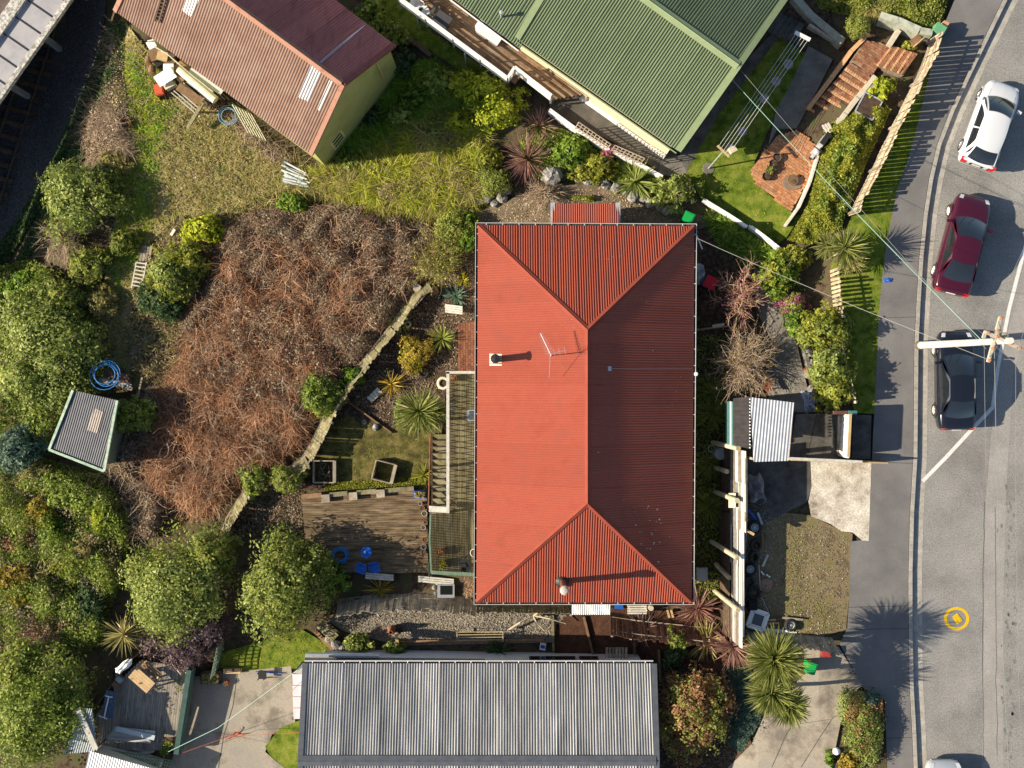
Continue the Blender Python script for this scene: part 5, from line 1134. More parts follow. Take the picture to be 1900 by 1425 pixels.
car(1775, 457, hd((1758,530),(1795,385)), 4.65, 1.76, 1.40, cp_('maroon_paint', (.050,.004,.016)), 'maroon sedan parked between the silver hatchback and the black car', 'sedan', mat('white_rim', (.7,.7,.68), None, rough=.4), .25)
car(1762, 706, hd((1762,800),(1761,610)), 4.55, 1.72, 1.45, cp_('black_paint', (.008,.010,.018)), 'black sedan parked under the utility pole', 'sedan', mat('grey_rim', (.5,.48,.46), None, rough=.4), 0, True)
car(1742, 1492, hd((1742,1600),(1741,1410)), 4.5, 1.76, 1.42, cp_('pale_silver_paint', (.50,.54,.58), metal=.3), 'pale silver car cut off by the bottom edge', 'sedan')
# ---------------------------------------------------------------- utility pole and wires
up = thing('utility_pole', 'leaning pale concrete utility pole with two crossarms beside the black car', 'utility pole', W(1702,641,0))
PC = mat('pole_concrete', (.50,.47,.40), (.62,.59,.52), 3, .9, .2, c3=(.68,.66,.6), bump=.003)
A, B = W(1702,641,-.1), W(1876,632,9.3)
MB().tube([A, A.lerp(B,.05)], .20, 12).part('pole_base', mat('dark_base', (.10,.09,.08), (.18,.16,.14), 5), up)
MB().tube([A.lerp(B,.048), A.lerp(B,.5), B], .17, 14, .12).part('pole', PC, up)
ARM = mat('crossarm_timber', (.40,.36,.29), (.52,.47,.39), 4, .9); INS = mat('insulator', (.32,.10,.04), (.42,.16,.08), 8, .35, .5); WIRE = mat('wire', (.22,.23,.23), None, rough=.6)
for a, b, z, nm in (((1829,616),(1893,647),9.0,'crossarm'), ((1856,588),(1833,672),8.3,'crossarm'), ((1824,628),(1829,614),8.5,'bracket')):
    P, Q = W(*a,z), W(*b,z); MB().bar(P, Q, .11, .11).part(nm, ARM, up)
    if nm == 'crossarm':
        for f in (.04, .3, .7, .96):
            p = P.lerp(Q, f); MB().lathe(p+Vector((0,0,.05)), [(.03,0),(.05,.04),(.03,.08),(.055,.12),(.03,.17),(0,.18)], 8).part('insulator', INS, up)
for a, b in (((1833,618),(1848,636)), ((1880,642),(1866,632)), ((1852,596),(1860,628)), ((1836,664),(1852,640))): MB().bar(W(*a,8.8), W(*b,8.1), .035, .035).part('brace', GALV, up)
MB().lathe(W(1864,622,8.9), [(.1,-.35),(.12,-.3),(.12,.1),(0,.12)], 10).part('fuse_box', mat('fuse_grey', (.22,.2,.17), (.3,.28,.24), 6), up)
def wire(label, pts, r=.009, sag=.25, m=WIRE):
    mb = MB()
    for a, b in zip(pts[:-1], pts[1:]):
        mb.tube([a.lerp(b, i/10)-Vector((0,0,sag*4*(i/10)*(1-i/10))) for i in range(11)], r, 4)
    return mb.solo('overhead_wire', m, label, 'wire', 'overhead wires')
TEALW = mat('teal_cable', (.30,.50,.42), None, rough=.5)
wire('pale teal service cable from the pole towards the picket fence and green roofed house', [W(1822,632,8.6), W(1357,146,1.1)], .012, .3, TEALW)
wire('thin grey cable from the pole to the tip of the green gable', [W(1830,648,8.5), W(1371,126,1.8)], .008, .2)
wire('service cable from the pole across the hedge to the red house', [W(1836,668,8.4), W(1293,442,.6)], .011, .5)
wire('power line south nearest the parked cars', [W(1826,620,9.1), W(1850,1460,9.3)], .008, .2)
wire('power line south over the white parking line', [W(1845,640,8.4), W(1874,1470,8.8)], .012, .2)
wire('outermost power line south along the road', [W(1885,644,9.1), W(1897,1470,9.4)], .008, .2)
wire('power line north from the near crossarm tip', [W(1829,616,9.1), W(1910,440,9.2)], .008, .05)
wire('power line north from the far crossarm tip', [W(1890,646,9.1), W(1960,430,9.2)], .008, .05)
wire('short jumper wire looping below the crossarms', [W(1848,655,8.4), W(1862,666,8.2), W(1884,668,8.9)], .007, .1)
wire('thin strand drooping from the fence corner over the footpath', [W(1520,330,1.2), W(1900,690,6.5)], .006, .2)
# ---------------------------------------------------------------- ground cover (uncountable)
th = thicket
LL = [(225,30),(262,80),(330,160),(430,220),(520,310),(535,350),(420,395),(330,400),(262,468),(240,600),(285,720),(215,720),(180,640),(200,470),(232,330),(215,240),(200,110)]
th('red_canes', [(430,560),(500,535),(560,560),(610,650),(635,690),(598,748),(562,820),(500,878),(450,895),(380,965),(300,935),(255,880),(258,830),(300,720),(345,620)], 'mass of bare red brown canes below the curved fence', 14500, 1.4, 'redtwig', 'twig', .95, .0095, seed=11, up=.35, curl=1.1)
th('pale_canes', [(430,560),(500,545),(560,570),(600,650),(600,740),(560,815),(480,880),(380,960),(300,930),(262,870),(300,720),(345,620)], 'pale dead stems arching over the red canes', 2600, 1.75, 'pale', 'twig', .9, .009, seed=12, up=.3, curl=1.4)
BB = [(400,425),(470,388),(560,382),(650,372),(760,400),(842,440),(852,500),(785,522),(730,588),(690,638),(645,690),(600,650),(560,565),(500,545),(430,560),(345,640),(330,600),(395,500)]
th('dead_brush', BB, 'brown dead leafed brush above the red canes', 54000, 1.35, 'brown', 'leaf', leafsize=.085, seed=13, lumps=55)
th('dead_stems', BB, 'grey brown stems standing through the dead brush', 3800, 1.5, 'twig', 'twig', .7, .011, seed=14, up=.5)
th('mixed_dead_leaves', [(430,535),(560,545),(645,690),(560,770),(430,760),(330,690)], 'dead leaves caught through the upper red canes', 8000, 1.6, 'brown', 'leaf', leafsize=.1, seed=51, lumps=32); th('stray_red_canes', [(395,470),(560,430),(700,500),(700,600),(600,650),(500,560),(380,620)], 'stray red canes growing up into the dead brush', 3500, 1.6, 'redtwig', 'twig', .9, .009, seed=52)
th('scrub_weeds', [(200,55),(228,45),(232,140),(240,230),(250,290),(195,300),(190,200)], 'green weeds through the bank scrub', 2600, .7, 'olive', 'leaf', leafsize=.11, seed=53); th('bank_edge_litter', [(225,640),(240,560),(262,468),(330,402),(420,393),(450,395),(400,440),(350,640),(300,725),(250,720)], 'dead leaves and weeds at the foot of the shrubs', 6500, .35, 'brown', 'leaf', leafsize=.1, seed=54); th('bank_edge_grass', [(225,640),(240,560),(262,468),(330,402),(420,393),(520,345),(560,360),(450,400),(400,440),(350,640),(300,725),(250,720)], 'rank grass at the edge of the dead brush', 5000, .4, 'straw', 'blade', .45, .014, seed=55)
th('shed_side_growth', [(330,160),(400,190),(470,235),(560,300),(545,325),(430,222),(330,175)], 'dead growth along the olive shed wall', 3500, .6, 'brown', 'leaf', leafsize=.1, seed=56); th('shed_side_stems', [(400,185),(470,230),(570,300),(545,330),(430,240)], 'bare stems along the olive shed wall', 900, .8, 'pale', 'twig', .7, .011, seed=57)
th('cutting_edge_weeds', [(205,40),(232,40),(200,110),(150,230),(95,350),(40,440),(-10,520),(-40,500),(30,410),(85,320),(140,200)], 'dark ferns along the edge of the cutting', 7000, .8, 'dark', 'leaf', leafsize=.15, seed=58)
HB = [(275,710),(300,760),(262,830),(262,880),(310,945),(290,1000),(235,1000),(225,900),(195,880),(225,800),(255,790)]
th('hut_brush', HB, 'dead leafed brush around the garden hut', 9000, 1.1, 'brown', 'leaf', leafsize=.12, seed=15); th('hut_stems', HB, 'pale bare stems beside the garden hut', 1900, 1.2, 'pale', 'twig', .9, .013, seed=16)
SC = [(200,55),(222,40),(228,140),(240,230),(250,290),(195,300),(150,290),(135,255),(165,170)]
th('bank_scrub', SC, 'grey brown scrub along the top of the railway bank', 6000, .9, 'pale', 'leaf', leafsize=.075, seed=17); th('bank_stems', SC, 'dry straw coloured stems on the railway bank', 4200, 1.0, 'pale', 'twig', .75, .009, seed=18)
th('bank_weeds', [(178,110),(205,55),(232,40),(226,140),(155,285),(105,385),(62,468),(15,505),(60,420),(112,320)], 'dark weeds on the shaded railway bank', 7000, .7, 'dark', 'leaf', leafsize=.14, seed=19)
th('rough_grass', [(525,300),(600,330),(640,318),(700,285),(760,240),(830,200),(905,240),(905,330),(870,400),(760,402),(640,372),(545,352)], 'long yellowing rough grass above the dead brush', 20000, 1.2, 'straw', 'blade', .9, .011, seed=20)
th('rough_green_grass', [(560,330),(640,310),(760,235),(900,215),(910,330),(870,400),(700,395)], 'green tussocky grass mixed through the yellow rough grass', 14000, 1.3, 'bright', 'blade', .8, .012, seed=21)
th('long_grass', [(622,312),(735,135),(800,112),(870,165),(845,235),(760,262),(690,300)], 'long dark green grass shaded by the olive shed', 20000, .5, 'grass', 'blade', .6, .014, seed=22)
th('bank_grass', LL, 'dry and green grass on the left bank', 24000, .12, 'straw', 'blade', .28, .014, seed=23); th('bank_green_grass', [(232,100),(275,110),(330,190),(300,290),(290,380),(262,468),(215,560),(200,470),(238,330)], 'bright green grass patch on the left bank', 13000, .15, 'grass', 'blade', .3, .016, seed=24)
th('bank_bright_grass', [(232,110),(270,115),(318,190),(300,260),(285,330),(300,400),(262,450),(225,540),(208,470),(240,330)], 'sunlit yellow green grass along the left bank path', 8000, .15, 'bright', 'blade', .3, .016, seed=60); th('rough_dead_grass', [(560,320),(700,290),(830,210),(905,240),(905,330),(860,402),(760,402),(640,372)], 'dead brown stalks through the rough grass', 5000, .9, 'brown', 'leaf', leafsize=.1, seed=61)
th('bank_litter', LL, 'dead bracken scattered on the left bank', 5000, .12, 'brown', 'leaf', leafsize=.1, seed=25)
th('dry_tussock_grass', [(330,200),(420,220),(520,310),(530,350),(420,392),(320,390),(300,300)], 'sparse dry grass below the olive shed', 6500, .2, 'straw', 'blade', .3, .012, seed=26)
LS = [(-40,850),(85,850),(195,885),(240,960),(235,1060),(205,1130),(200,1190),(150,1215),(60,1190),(-40,1230)]
th('hillside_scrub', LS, 'mixed green scrub covering the lower left hillside', 26000, 1.7, 'mid', 'leaf', leafsize=.13, seed=27, lumps=60); th('hillside_dead_scrub', LS, 'brown dead growth in the lower left scrub', 9000, 1.55, 'brown', 'leaf', leafsize=.09, seed=28, lumps=40)
th('hillside_grass', [(-40,940),(60,930),(160,1000),(150,1080),(60,1130),(-40,1120)], 'pale rank grass in the lower left scrub', 8000, 1.3, 'straw', 'blade', .7, .018, seed=29)
th('under_scrub', [(-40,500),(60,480),(180,560),(200,700),(140,730),(90,830),(-40,860)], 'tangled undergrowth between the left trees', 14000, 1.9, 'mid', 'leaf', leafsize=.15, seed=30)
th('ivy_bank', [(1530,238),(1580,205),(1632,178),(1652,205),(1612,290),(1572,372),(1555,425),(1500,455),(1462,445),(1500,380),(1522,300)], 'yellow green ivy and shrubs on the bank behind the paling fence', 26000, 1.1, 'lime', 'leaf', leafsize=.12, seed=31, lumps=45)
th('ivy_bank_dark', [(1530,240),(1640,180),(1612,290),(1560,420),(1470,445),(1500,380)], 'darker leaves through the ivy bank', 9000, .95, 'mid', 'leaf', leafsize=.13, seed=32, lumps=40)  # second layer of leaves in a darker palette
th('bank_growth', [(1505,-40),(1772,-40),(1738,55),(1700,58),(1640,36),(1560,25),(1520,15)], 'rough green and yellow growth on the top right bank', 13000, .7, 'olive', 'leaf', leafsize=.12, seed=33, lumps=50); th('bank_dry_growth', [(1570,-40),(1700,-40),(1690,40),(1600,25)], 'dry straw growth on the top right bank', 5000, .6, 'straw', 'blade', .6, .016, seed=34)
th('blue_ground_cover', [(1352,1240),(1395,1245),(1418,1290),(1410,1340),(1375,1395),(1352,1385)], 'blue green ground cover beside the driveway palms', 10000, .35, 'blue', 'leaf', leafsize=.085, seed=35)
th('terrace_plants', [(985,215),(1060,246),(1130,286),(1225,334),(1295,372),(1240,368),(1120,335),(1005,335),(950,300)], 'low mixed plants along the foot of the white wall', 10000, .5, 'mid', 'leaf', leafsize=.11, seed=36)
th('flax_bed', [(1308,398),(1385,428),(1438,470),(1408,497),(1345,456)], 'low strappy green plants behind the white topped wall', 3800, .4, 'green', 'blade', .5, .03, seed=37)
th('bed_litter', [(780,528),(880,440),(884,690),(830,700),(805,800),(720,800),(640,742),(645,700)], 'fallen leaves and bark on the mulched garden', 9000, .06, 'brown', 'leaf', leafsize=.08, seed=38); th('lower_litter', [(415,1000),(470,900),(560,905),(562,985),(540,1000),(470,1010)], 'leaf litter under the trees beside the deck', 4500, .1, 'brown', 'leaf', leafsize=.09, seed=39)
th('garden_lawn_grass', [(590,795),(655,772),(700,790),(798,800),(797,898),(620,908),(575,875)], 'mossy garden grass around the timber frames', 4000, .05, 'olive', 'blade', .14, .012, seed=40); th('bed_edge_weeds', [(600,895),(790,885),(792,905),(600,915)], 'weeds along the sleeper edge of the deck', 2500, .2, 'lime', 'leaf', leafsize=.08, seed=41)
th('lawn_grass', [(1445,70),(1492,98),(1472,140),(1440,205),(1400,300),(1400,340),(1468,395),(1482,402),(1458,440),(1440,455),(1312,382),(1275,318),(1332,215)], 'short grass blades of the clothesline lawn', 9000, .02, 'grass', 'blade', .11, .012, seed=42)
th('verge_grass', [(1712,190),(1690,280),(1665,350),(1645,450),(1632,560),(1622,766),(1590,766),(1560,640),(1545,500),(1580,405),(1640,290),(1690,195)], 'short grass blades of the street verge', 9000, .02, 'grass', 'blade', .12, .012, seed=43)
th('strip_grass', [(400,1217),(500,1187),(560,1170),(616,1202),(562,1238),(402,1244)], 'short bright grass above the concrete yard', 5000, .03, 'lime', 'blade', .14, .013, seed=44); th('side_lawn_grass', [(640,-30),(765,-30),(800,60),(900,130),(880,148),(800,95),(735,60)], 'short shaded grass beside the deck', 5000, .03, 'grass', 'blade', .13, .013, seed=45)
th('pad_weeds', [(1450,960),(1500,960),(1495,1080),(1560,1140),(1568,1165),(1520,1178),(1452,1168)], 'weeds and moss on the parking pad', 3200, .03, 'olive', 'leaf', leafsize=.05, seed=46); th('side_weeds', [(1292,620),(1345,620),(1345,1130),(1288,1120)], 'weeds in the shaded gap beside the red house', 4500, .3, 'mid', 'leaf', leafsize=.1, seed=47)
th('pad_litter', [(1385,880),(1450,955),(1450,1165),(1385,1165)], 'leaves and rubble scattered on the parking pad', 1600, .03, 'pale', 'leaf', leafsize=.06, seed=48); th('lower_bed_litter', [(1215,1228),(1350,1245),(1390,1380),(1350,1425),(1216,1425)], 'bark litter on the shaded bed', 3000, .05, 'brown', 'leaf', leafsize=.08, seed=49)
th('terrace_litter', [(890,400),(1010,350),(1130,345),(1325,410),(1290,418),(890,420)], 'leaf litter on the dirt terrace', 3000, .05, 'pale', 'leaf', leafsize=.07, seed=50)
# pebbles of the gravel yard
rg = np.random.default_rng(3); q = scatter(rg, [(605,1148),(660,1131),(800,1126),(1055,1138),(1028,1160),(1024,1188),(740,1194),(645,1170)], 9000); z = Tq(q[:,0], q[:,1])+.01
P = Wq(q[:,0], q[:,1], z); V, F = leaves(P, rg.normal(0,.35,(9000,3))+np.array((0,0,1)), .06, .8, rg)
LEAF['stone'] = [(.10,.085,.065),(.21,.18,.14),(.30,.27,.22),(.42,.39,.33)]
V = V.reshape(-1,4,3); top = V+np.array((0,0,.03)); tag(link('gravel', np_mesh('gravel', top.reshape(-1,3), F, leafmat('stone_chips', LEAF['stone'], 0, .9, .2), rg.random(9000))), 'pale loose gravel stones behind the grey roof', kind='stuff')
q = scatter(rg, [(1385,1000),(1450,955),(1502,960),(1575,1000),(1572,1100),(1566,1165),(1520,1178),(1385,1168)], 2600); P = Wq(q[:,0], q[:,1], Tq(q[:,0], q[:,1])+.03); V, F = leaves(P, rg.normal(0,.3,(2600,3))+np.array((0,0,1)), .05, .8, rg)
tag(link('pad_gravel', np_mesh('pad_gravel', V, F, leafmat('stone_chips', LEAF['stone'], 0, .9, .2), rg.random(2600)**2)), 'loose stones on the worn parking pad', kind='stuff')
# ---------------------------------------------------------------- trees and shrubs
c = crown; TG_ = 'trees on the left hillside'
c(148,360,86,74,3.6,'pitto','tree','grey green rounded tree beside the railway cutting','tree',lobes=15)
c(78,640,108,108,4.6,'pitto','tree','largest pale green tree on the left edge above the hut','tree',lobes=18)
c(55,700,62,58,3.8,'pitto','tree','pale green tree merging with the lower side of the largest left tree','tree',lobes=12)
c(48,525,62,34,2.2,'green','shrub','bright green feathery shrub above the largest left tree','shrub',size=.15)
c(160,490,46,46,2.0,'olive','shrub','olive shrub between the bare brush and the lawn on the left','shrub')
bare(118,440,56,48,1.6,'pale','brush','bare pale twiggy bush at the railway edge','bush',n=420)
c(318,515,48,62,2.4,'pitto','shrub','pale green camellia like shrub beside the timber ladder frame','shrub',extra=('lime',.25))
c(372,425,44,32,1.8,'bright','shrub','yellow green shrub at the top of the dead brush','shrub')
c(300,560,50,46,1.6,'dark','shrub','dark green conifer like shrub below the pale camellia like shrub','shrub')
c(245,770,46,44,2.8,'mid','tree','glossy green small tree over the hut corner','tree',size=.15)
c(28,830,52,50,3.0,'blue','tree','dark grey green tree on the left edge beside the hut','tree')
c(120,920,38,34,2.0,'mid','shrub','green shrub in the scrub below the hut','shrub'); c(70,950,36,34,2.0,'ochre','shrub','gorse like bush with yellow flowers in the scrub','bush',extra=('gold',.5),size=.09)
c(190,965,26,30,2.0,'bright','shrub','bright yellow green bush in the lower left scrub','bush',size=.09); c(150,1020,38,40,1.8,'straw','shrub','silvery grey bush below the yellow green one','bush',size=.08)
c(95,985,36,28,1.8,'green','shrub','light leafed green shrub left of the bright yellow green bush','shrub'); c(30,1080,48,42,1.9,'ochre','shrub','yellowish bush on the lower left edge','bush'); c(165,1120,45,50,1.8,'dark','shrub','dark glossy shrub left of the big twin trees','shrub')
c(30,1010,40,34,1.3,'rust','shrub','reddish brown bush on the left edge of the scrub','bush'); bare(75,1175,58,34,1.5,'twig','brush','bare reddish brown bush above the corner tree','bush',n=420,extra=('brown',900,.1))
c(318,1085,104,102,5.2,'pitto','tree','broad pale green tree left of the twin darker tree','tree',lobes=18,extra=('olive',.3))
c(385,1025,52,50,4.6,'olive','tree','olive crown tucked between the two broad trees','tree')
c(520,1092,92,98,5.4,'olive','tree','broad tree with yellow green crown beside the garden deck','tree',lobes=17,extra=('pitto',.35))
c(605,1075,42,34,2.2,'green','shrub','bright green large leafed shrub at the deck corner','shrub',size=.2)
c(345,1185,80,56,3.0,'purple','tree','purple leafed small tree over the corner terrace','tree',size=.11)
c(58,1330,96,118,5.2,'mid','tree','large dark green tree in the bottom left corner','tree',lobes=18,extra=('pitto',.4))
c(20,1240,50,50,4.2,'olive','tree','pale crown above the corner tree on the left edge','tree')
spiky(225,1180,38,.8,'straw','cabbage_tree','palm like cabbage tree head under the broad pale tree','palm',90,.05,.9,1.6)
c(592,735,44,48,2.4,'mid','shrub','dense green shrub growing over the curved fence','shrub',size=.1); c(655,697,26,22,1.2,'green','shrub','small green shrub at the bend of the curved fence','shrub')
c(470,890,34,36,2.0,'mid','shrub','rounded green shrub at the lower end of the curved fence','shrub'); c(530,895,36,34,2.2,'olive','shrub','dull olive conifer at the deck corner','conifer',size=.08)
c(540,375,26,26,1.2,'green','shrub','fresh green shrub at the edge of the dead brush below the pipe stack','shrub')
c(770,658,34,36,1.4,'ochre','shrub','golden yellow shrub in the mulched garden','shrub',size=.09,extra=('gold',.3))
spiky(820,628,28,.6,'olive','flax','olive flax clump beside the brick path','flax',80,.05); spiky(745,600,26,.5,'olive','flax','dull flax clump inside the curved fence','flax',60,.045); spiky(725,712,26,.5,'ochre','fern','yellowing fern clump near the tyre planters','fern',60,.05)
spiky(776,764,46,.9,'cord','cabbage_tree','larger cabbage tree head beside the garden stairs','palm',260,.045,.55,2.2); spiky(806,770,32,.7,'cord','cabbage_tree','smaller darker cabbage tree head against the veranda','palm',190,.042,.55,1.8)
c(746,775,24,36,1.4,'pitto','shrub','pale shrub to the left of the cabbage tree','shrub',size=.09); spiky(785,882,20,.4,'lime','plant','small strappy plant beside the stair rail','plant',50,.05)
c(700,318,30,26,1.1,'bright','shrub','yellow green weed clump in the rough grass below the shed','bush',size=.1); c(805,235,32,30,1.3,'olive','shrub','rough olive bush between the long grass and bright shrub','bush',size=.1); c(855,225,30,30,1.4,'bright','shrub','yellow green bush left of the conifer','bush',size=.11); c(745,215,34,28,.9,'mid','shrub','dark leafy bush low in the shaded long grass','bush'); c(690,215,26,24,.8,'dark','shrub','small dark bush near the olive wall window','bush')
c(205,300,34,30,1.1,'straw','bush','pale straw bush between the bank scrub and rounded tree','bush',size=.08); c(225,445,30,28,1.2,'olive','bush','olive bush beside the path of bright grass','bush',size=.1); c(355,480,36,34,1.8,'lime','shrub','yellow olive shrub above the camellia like shrub','shrub'); c(110,560,50,40,2.6,'olive','tree','yellow olive crown above the largest left tree','tree'); c(180,560,36,34,1.5,'straw','bush','straw coloured bush beside the largest left tree','bush',size=.09)
c(60,880,46,30,1.8,'straw','bush','pale dry bush below the dark tree on the left edge','bush',size=.09); c(130,1050,40,34,1.7,'lime','bush','yellow green bush in the middle of the lower scrub','bush',size=.1); c(95,1110,40,30,1.7,'olive','bush','olive bush above the bare reddish bush','bush'); c(200,1060,30,34,1.6,'straw','bush','dry orange brown bush left of the broad pale tree','bush',size=.09)
bare(812,478,50,52,1.8,'straw','brush','olive straw coloured broom bush near the roof corner','bush',n=700,rad=.009,extra=('olive',1500,.08))
spiky(845,548,24,.5,'blue','agave','blue green agave near the red house','agave',60,.075,.35); spiky(860,520,14,.3,'gold','plant','small golden spiky plant above the agave','plant',40,.05)
c(845,425,48,42,1.6,'olive','shrub','olive shrub on the grass beside the red roof corner','shrub',size=.09); c(868,440,30,40,1.4,'green','shrub','green bush touching the top left corner of the red roof','bush')
# around the green roofed house
c(915,185,58,58,3.0,'bright','shrub','brightest yellow green shrub below the white balustrade','shrub',lobes=16,size=.13); c(858,152,28,26,1.6,'bright','shrub','yellow green shoots left of the brightest shrub','shrub'); c(815,150,40,36,1.5,'mid','shrub','dark green bush in the shade of the olive shed yard','bush')
c(905,300,28,34,1.2,'lime','shrub','low yellow green bush beside the conifer','bush'); c(925,338,40,36,1.6,'olive','conifer','clipped yellow olive conifer beside the stone edge','conifer',size=.07,lobes=6)
c(685,28,42,44,2.2,'mid','tree','green tree behind the olive shed roof','tree'); c(728,62,34,30,1.8,'olive','shrub','olive shrub at the far eave of the olive shed','shrub'); c(745,110,28,26,1.4,'dark','shrub','dark bush at the olive gable corner','bush'); c(765,180,34,34,1.0,'green','shrub','low leafy bush in the shaded long grass','bush')
c(650,300,24,22,1.0,'mid','shrub','pale leafed shrub at the foot of the olive wall','shrub')
spiky(978,292,48,.9,'flax','flax','largest red flax with fine striped leaves','flax',190,.045,.6); spiky(1000,232,32,.6,'flax','flax','smaller bronze flax by the white wall end','flax',110,.04,.6)
c(1062,272,34,34,1.3,'green','shrub','rounded green shrub below the brown lattice','shrub'); c(1112,310,32,30,1.2,'lime','shrub','light green shrub to the right of the rounded one','shrub'); c(1085,320,30,20,.8,'lime','shrub','low yellow green mound on the stone edge','shrub'); c(1128,282,16,16,.9,'pink','shrub','small pinkish shrub against the white wall','shrub',size=.08)
spiky(1180,335,42,.7,'pitto','flax','variegated cream and green flax below the white wall','flax',90,.075,.55); c(1258,352,50,40,1.9,'pitto','shrub','airy pale leafed shrub at the corner of the lawn wall','shrub',size=.15,n=1500)
bare(1005,358,40,24,.7,'pale','brush','low dry brown bush on the dirt terrace','bush',n=320); c(1085,368,24,7,.5,'lime','plant','low green clump behind the porch roof','plant')
c(1592,50,33,33,1.3,'olive','shrub','round clipped bush at the top of the garden','bush',size=.06,lobes=4,n=5200); c(1642,160,25,22,1.2,'bright','shrub','bright green rounded shrub beside the planter box','shrub'); c(1690,82,16,10,.5,'lime','plant','small green plant beside the street box','plant')
spiky(1570,458,38,.7,'cord','cabbage_tree','sunlit cabbage tree head with the largest rosette by the verge','palm',190,.045,.6,1.3); spiky(1538,455,28,.6,'cord','cabbage_tree','darker cabbage tree head left of the sunlit one','palm',140,.045,.6,1.1); spiky(1580,480,30,.6,'straw','cabbage_tree','lower straw tinged cabbage tree head by the verge','palm',140,.045,.6,.9)
c(1448,505,48,44,2.1,'green','shrub','dense bright shrub at the end of the white topped wall','shrub',extra=('lime',.5)); c(1480,478,32,32,1.6,'lime','shrub','yellower crown right of the dense bright shrub','shrub')
c(1475,562,32,22,1.3,'olive','rhododendron','pink flowering bush beside the concrete path','bush',extra=('pink',.9),size=.09)
bare(1375,545,46,62,2.2,'twig','blossom_tree','nearly bare shrub with a tuft of pink blossom','tree',n=260,sub=3,rad=.013,extra=('pink',260,.1))
bare(1384,672,60,68,2.6,'pale','bare_tree','twiggy leafless tree between the red house and path','tree',n=1100,rad=.010,extra=('ochre',300,.08))
c(1540,615,52,46,2.4,'olive','hedge','upper yellow olive mound of the street hedge','hedge',extra=('lime',.5)); c(1545,690,46,50,2.4,'pitto','hedge','middle pale mound of the street hedge','hedge',extra=('lime',.5)); c(1555,730,44,34,2.2,'lime','hedge','lowest yellow green mound of the street hedge','hedge'); c(1480,600,26,30,1.4,'green','shrub','fresh green shrub under the pink flowering bush','shrub')
# lower right
CT = 'cabbage tree heads beside the driveway'
spiky(1440,1228,56,1.0,'cord','cabbage_tree','uppermost and largest palm head beside the driveway','palm',520,.056,.5,3.4,group=CT); spiky(1436,1288,44,.9,'cord','cabbage_tree','middle palm head of the three beside the driveway','palm',420,.056,.5,3.1,group=CT); spiky(1466,1312,38,.8,'cord','cabbage_tree','lowest palm head of the three beside the driveway','palm',360,.056,.5,2.8,group=CT)
c(1285,1335,72,88,3.6,'rust','tree','rusty pink and bronze leafed tree beside the grey roof','tree',lobes=18,size=.12,extra=('olive',.3))
c(1602,1350,42,78,1.2,'pitto','hedge','variegated pale hedge between the driveway and footpath','hedge',size=.08,extra=('rust',.18)); c(1618,1300,20,22,1.0,'blue','hedge','rounded top end of the pale driveway hedge','hedge',size=.08); c(1580,1415,24,22,.8,'ochre','shrub','yellow brown clump at the lower end of the pale hedge','shrub'); c(1540,1412,10,14,.7,'green','shrub','small bright bush beside the white globe lamp','shrub')
spiky(1296,1132,44,.8,'flax','flax','dark green and bronze flax at the red roof corner','flax',170,.06,.6); spiky(1195,1168,34,.7,'purple','flax','purple bronze flax in front of the red brown fence','flax',90,.065,.7); spiky(1312,1192,42,.8,'straw','flax','cream striped flax beside the retaining fence foot','flax',95,.075,.7); spiky(1362,1203,40,.8,'flax','flax','red bronze flax below the retaining fence','flax',110,.06,.7)
c(1256,1188,22,24,1.8,'mid','shrub','light green upright shrub below the red brown fence','shrub',size=.09); c(1252,1222,30,26,1.3,'dark','shrub','dark green shrub below the upright one','shrub')
spiky(928,1210,30,.5,'dark','flax','black green flax against the white wall','flax',60,.065,.6); c(662,1195,34,20,1.1,'pitto','shrub','white flowering leafy shrub at the grey roof corner','shrub',size=.16); c(735,1206,26,13,1.0,'mid','shrub','leafy green shrub beside the timber beam','shrub',size=.15)
for x, y, l in ((1322,768,'grass tussock nearest the carport'), (1322,858,'grass tussock below the first leaning pole'), (1318,940,'grass tussock between the upper leaning poles'), (1322,728,'grass tussock at the foot of the bare tree')): spiky(x, y, 34, .5, 'olive', 'tussock', l+' in the shaded gap', 'grass tussock', 190, .02, .9)
spiky(705,1095,28,.4,'ochre','flax','small yellow flax against the lower paling fence','flax',50,.04,.7); bare(872,1090,18,22,.9,'twig','brush','thin brown bush at the lower left roof corner','bush',n=160)
for x, y, r_, l in ((840,270,40,'tussock beside the yellow green bush'), (775,345,36,'tussock in the middle of the rough grass'), (700,350,34,'tussock at the left of the rough grass'), (815,330,34,'tussock above the olive shrub'), (770,295,30,'tussock at the edge of the shaded grass')): spiky(x, y, r_, .6, 'straw', 'tussock', 'straw '+l, 'grass tussock', 230, .018, .7)
for x, y, r_, p_, l in ((655,335,38,'straw','yellow tussock nearest the olive wall foot'), (738,312,42,'bright','green tussock between the weed clump and the shaded grass'), (792,378,36,'straw','pale tussock at the lower edge of the rough grass'), (850,305,44,'bright','large green tussock left of the conifer'), (868,262,40,'straw','straw tussock below the brightest shrub'), (722,385,34,'bright','green tussock where the rough grass meets the dead brush'), (610,322,30,'straw','small straw tussock beside the pipe stack')): spiky(x, y, r_, .8, p_, 'tussock', l, 'grass tussock', 260, .016, .75)
spiky(1385,450,24,.4,'green','plant','dark strappy plant clump behind the white wall end','plant',70,.05); spiky(1350,420,24,.4,'green','plant','strappy plant clump beside the white topped wall','plant',70,.05)
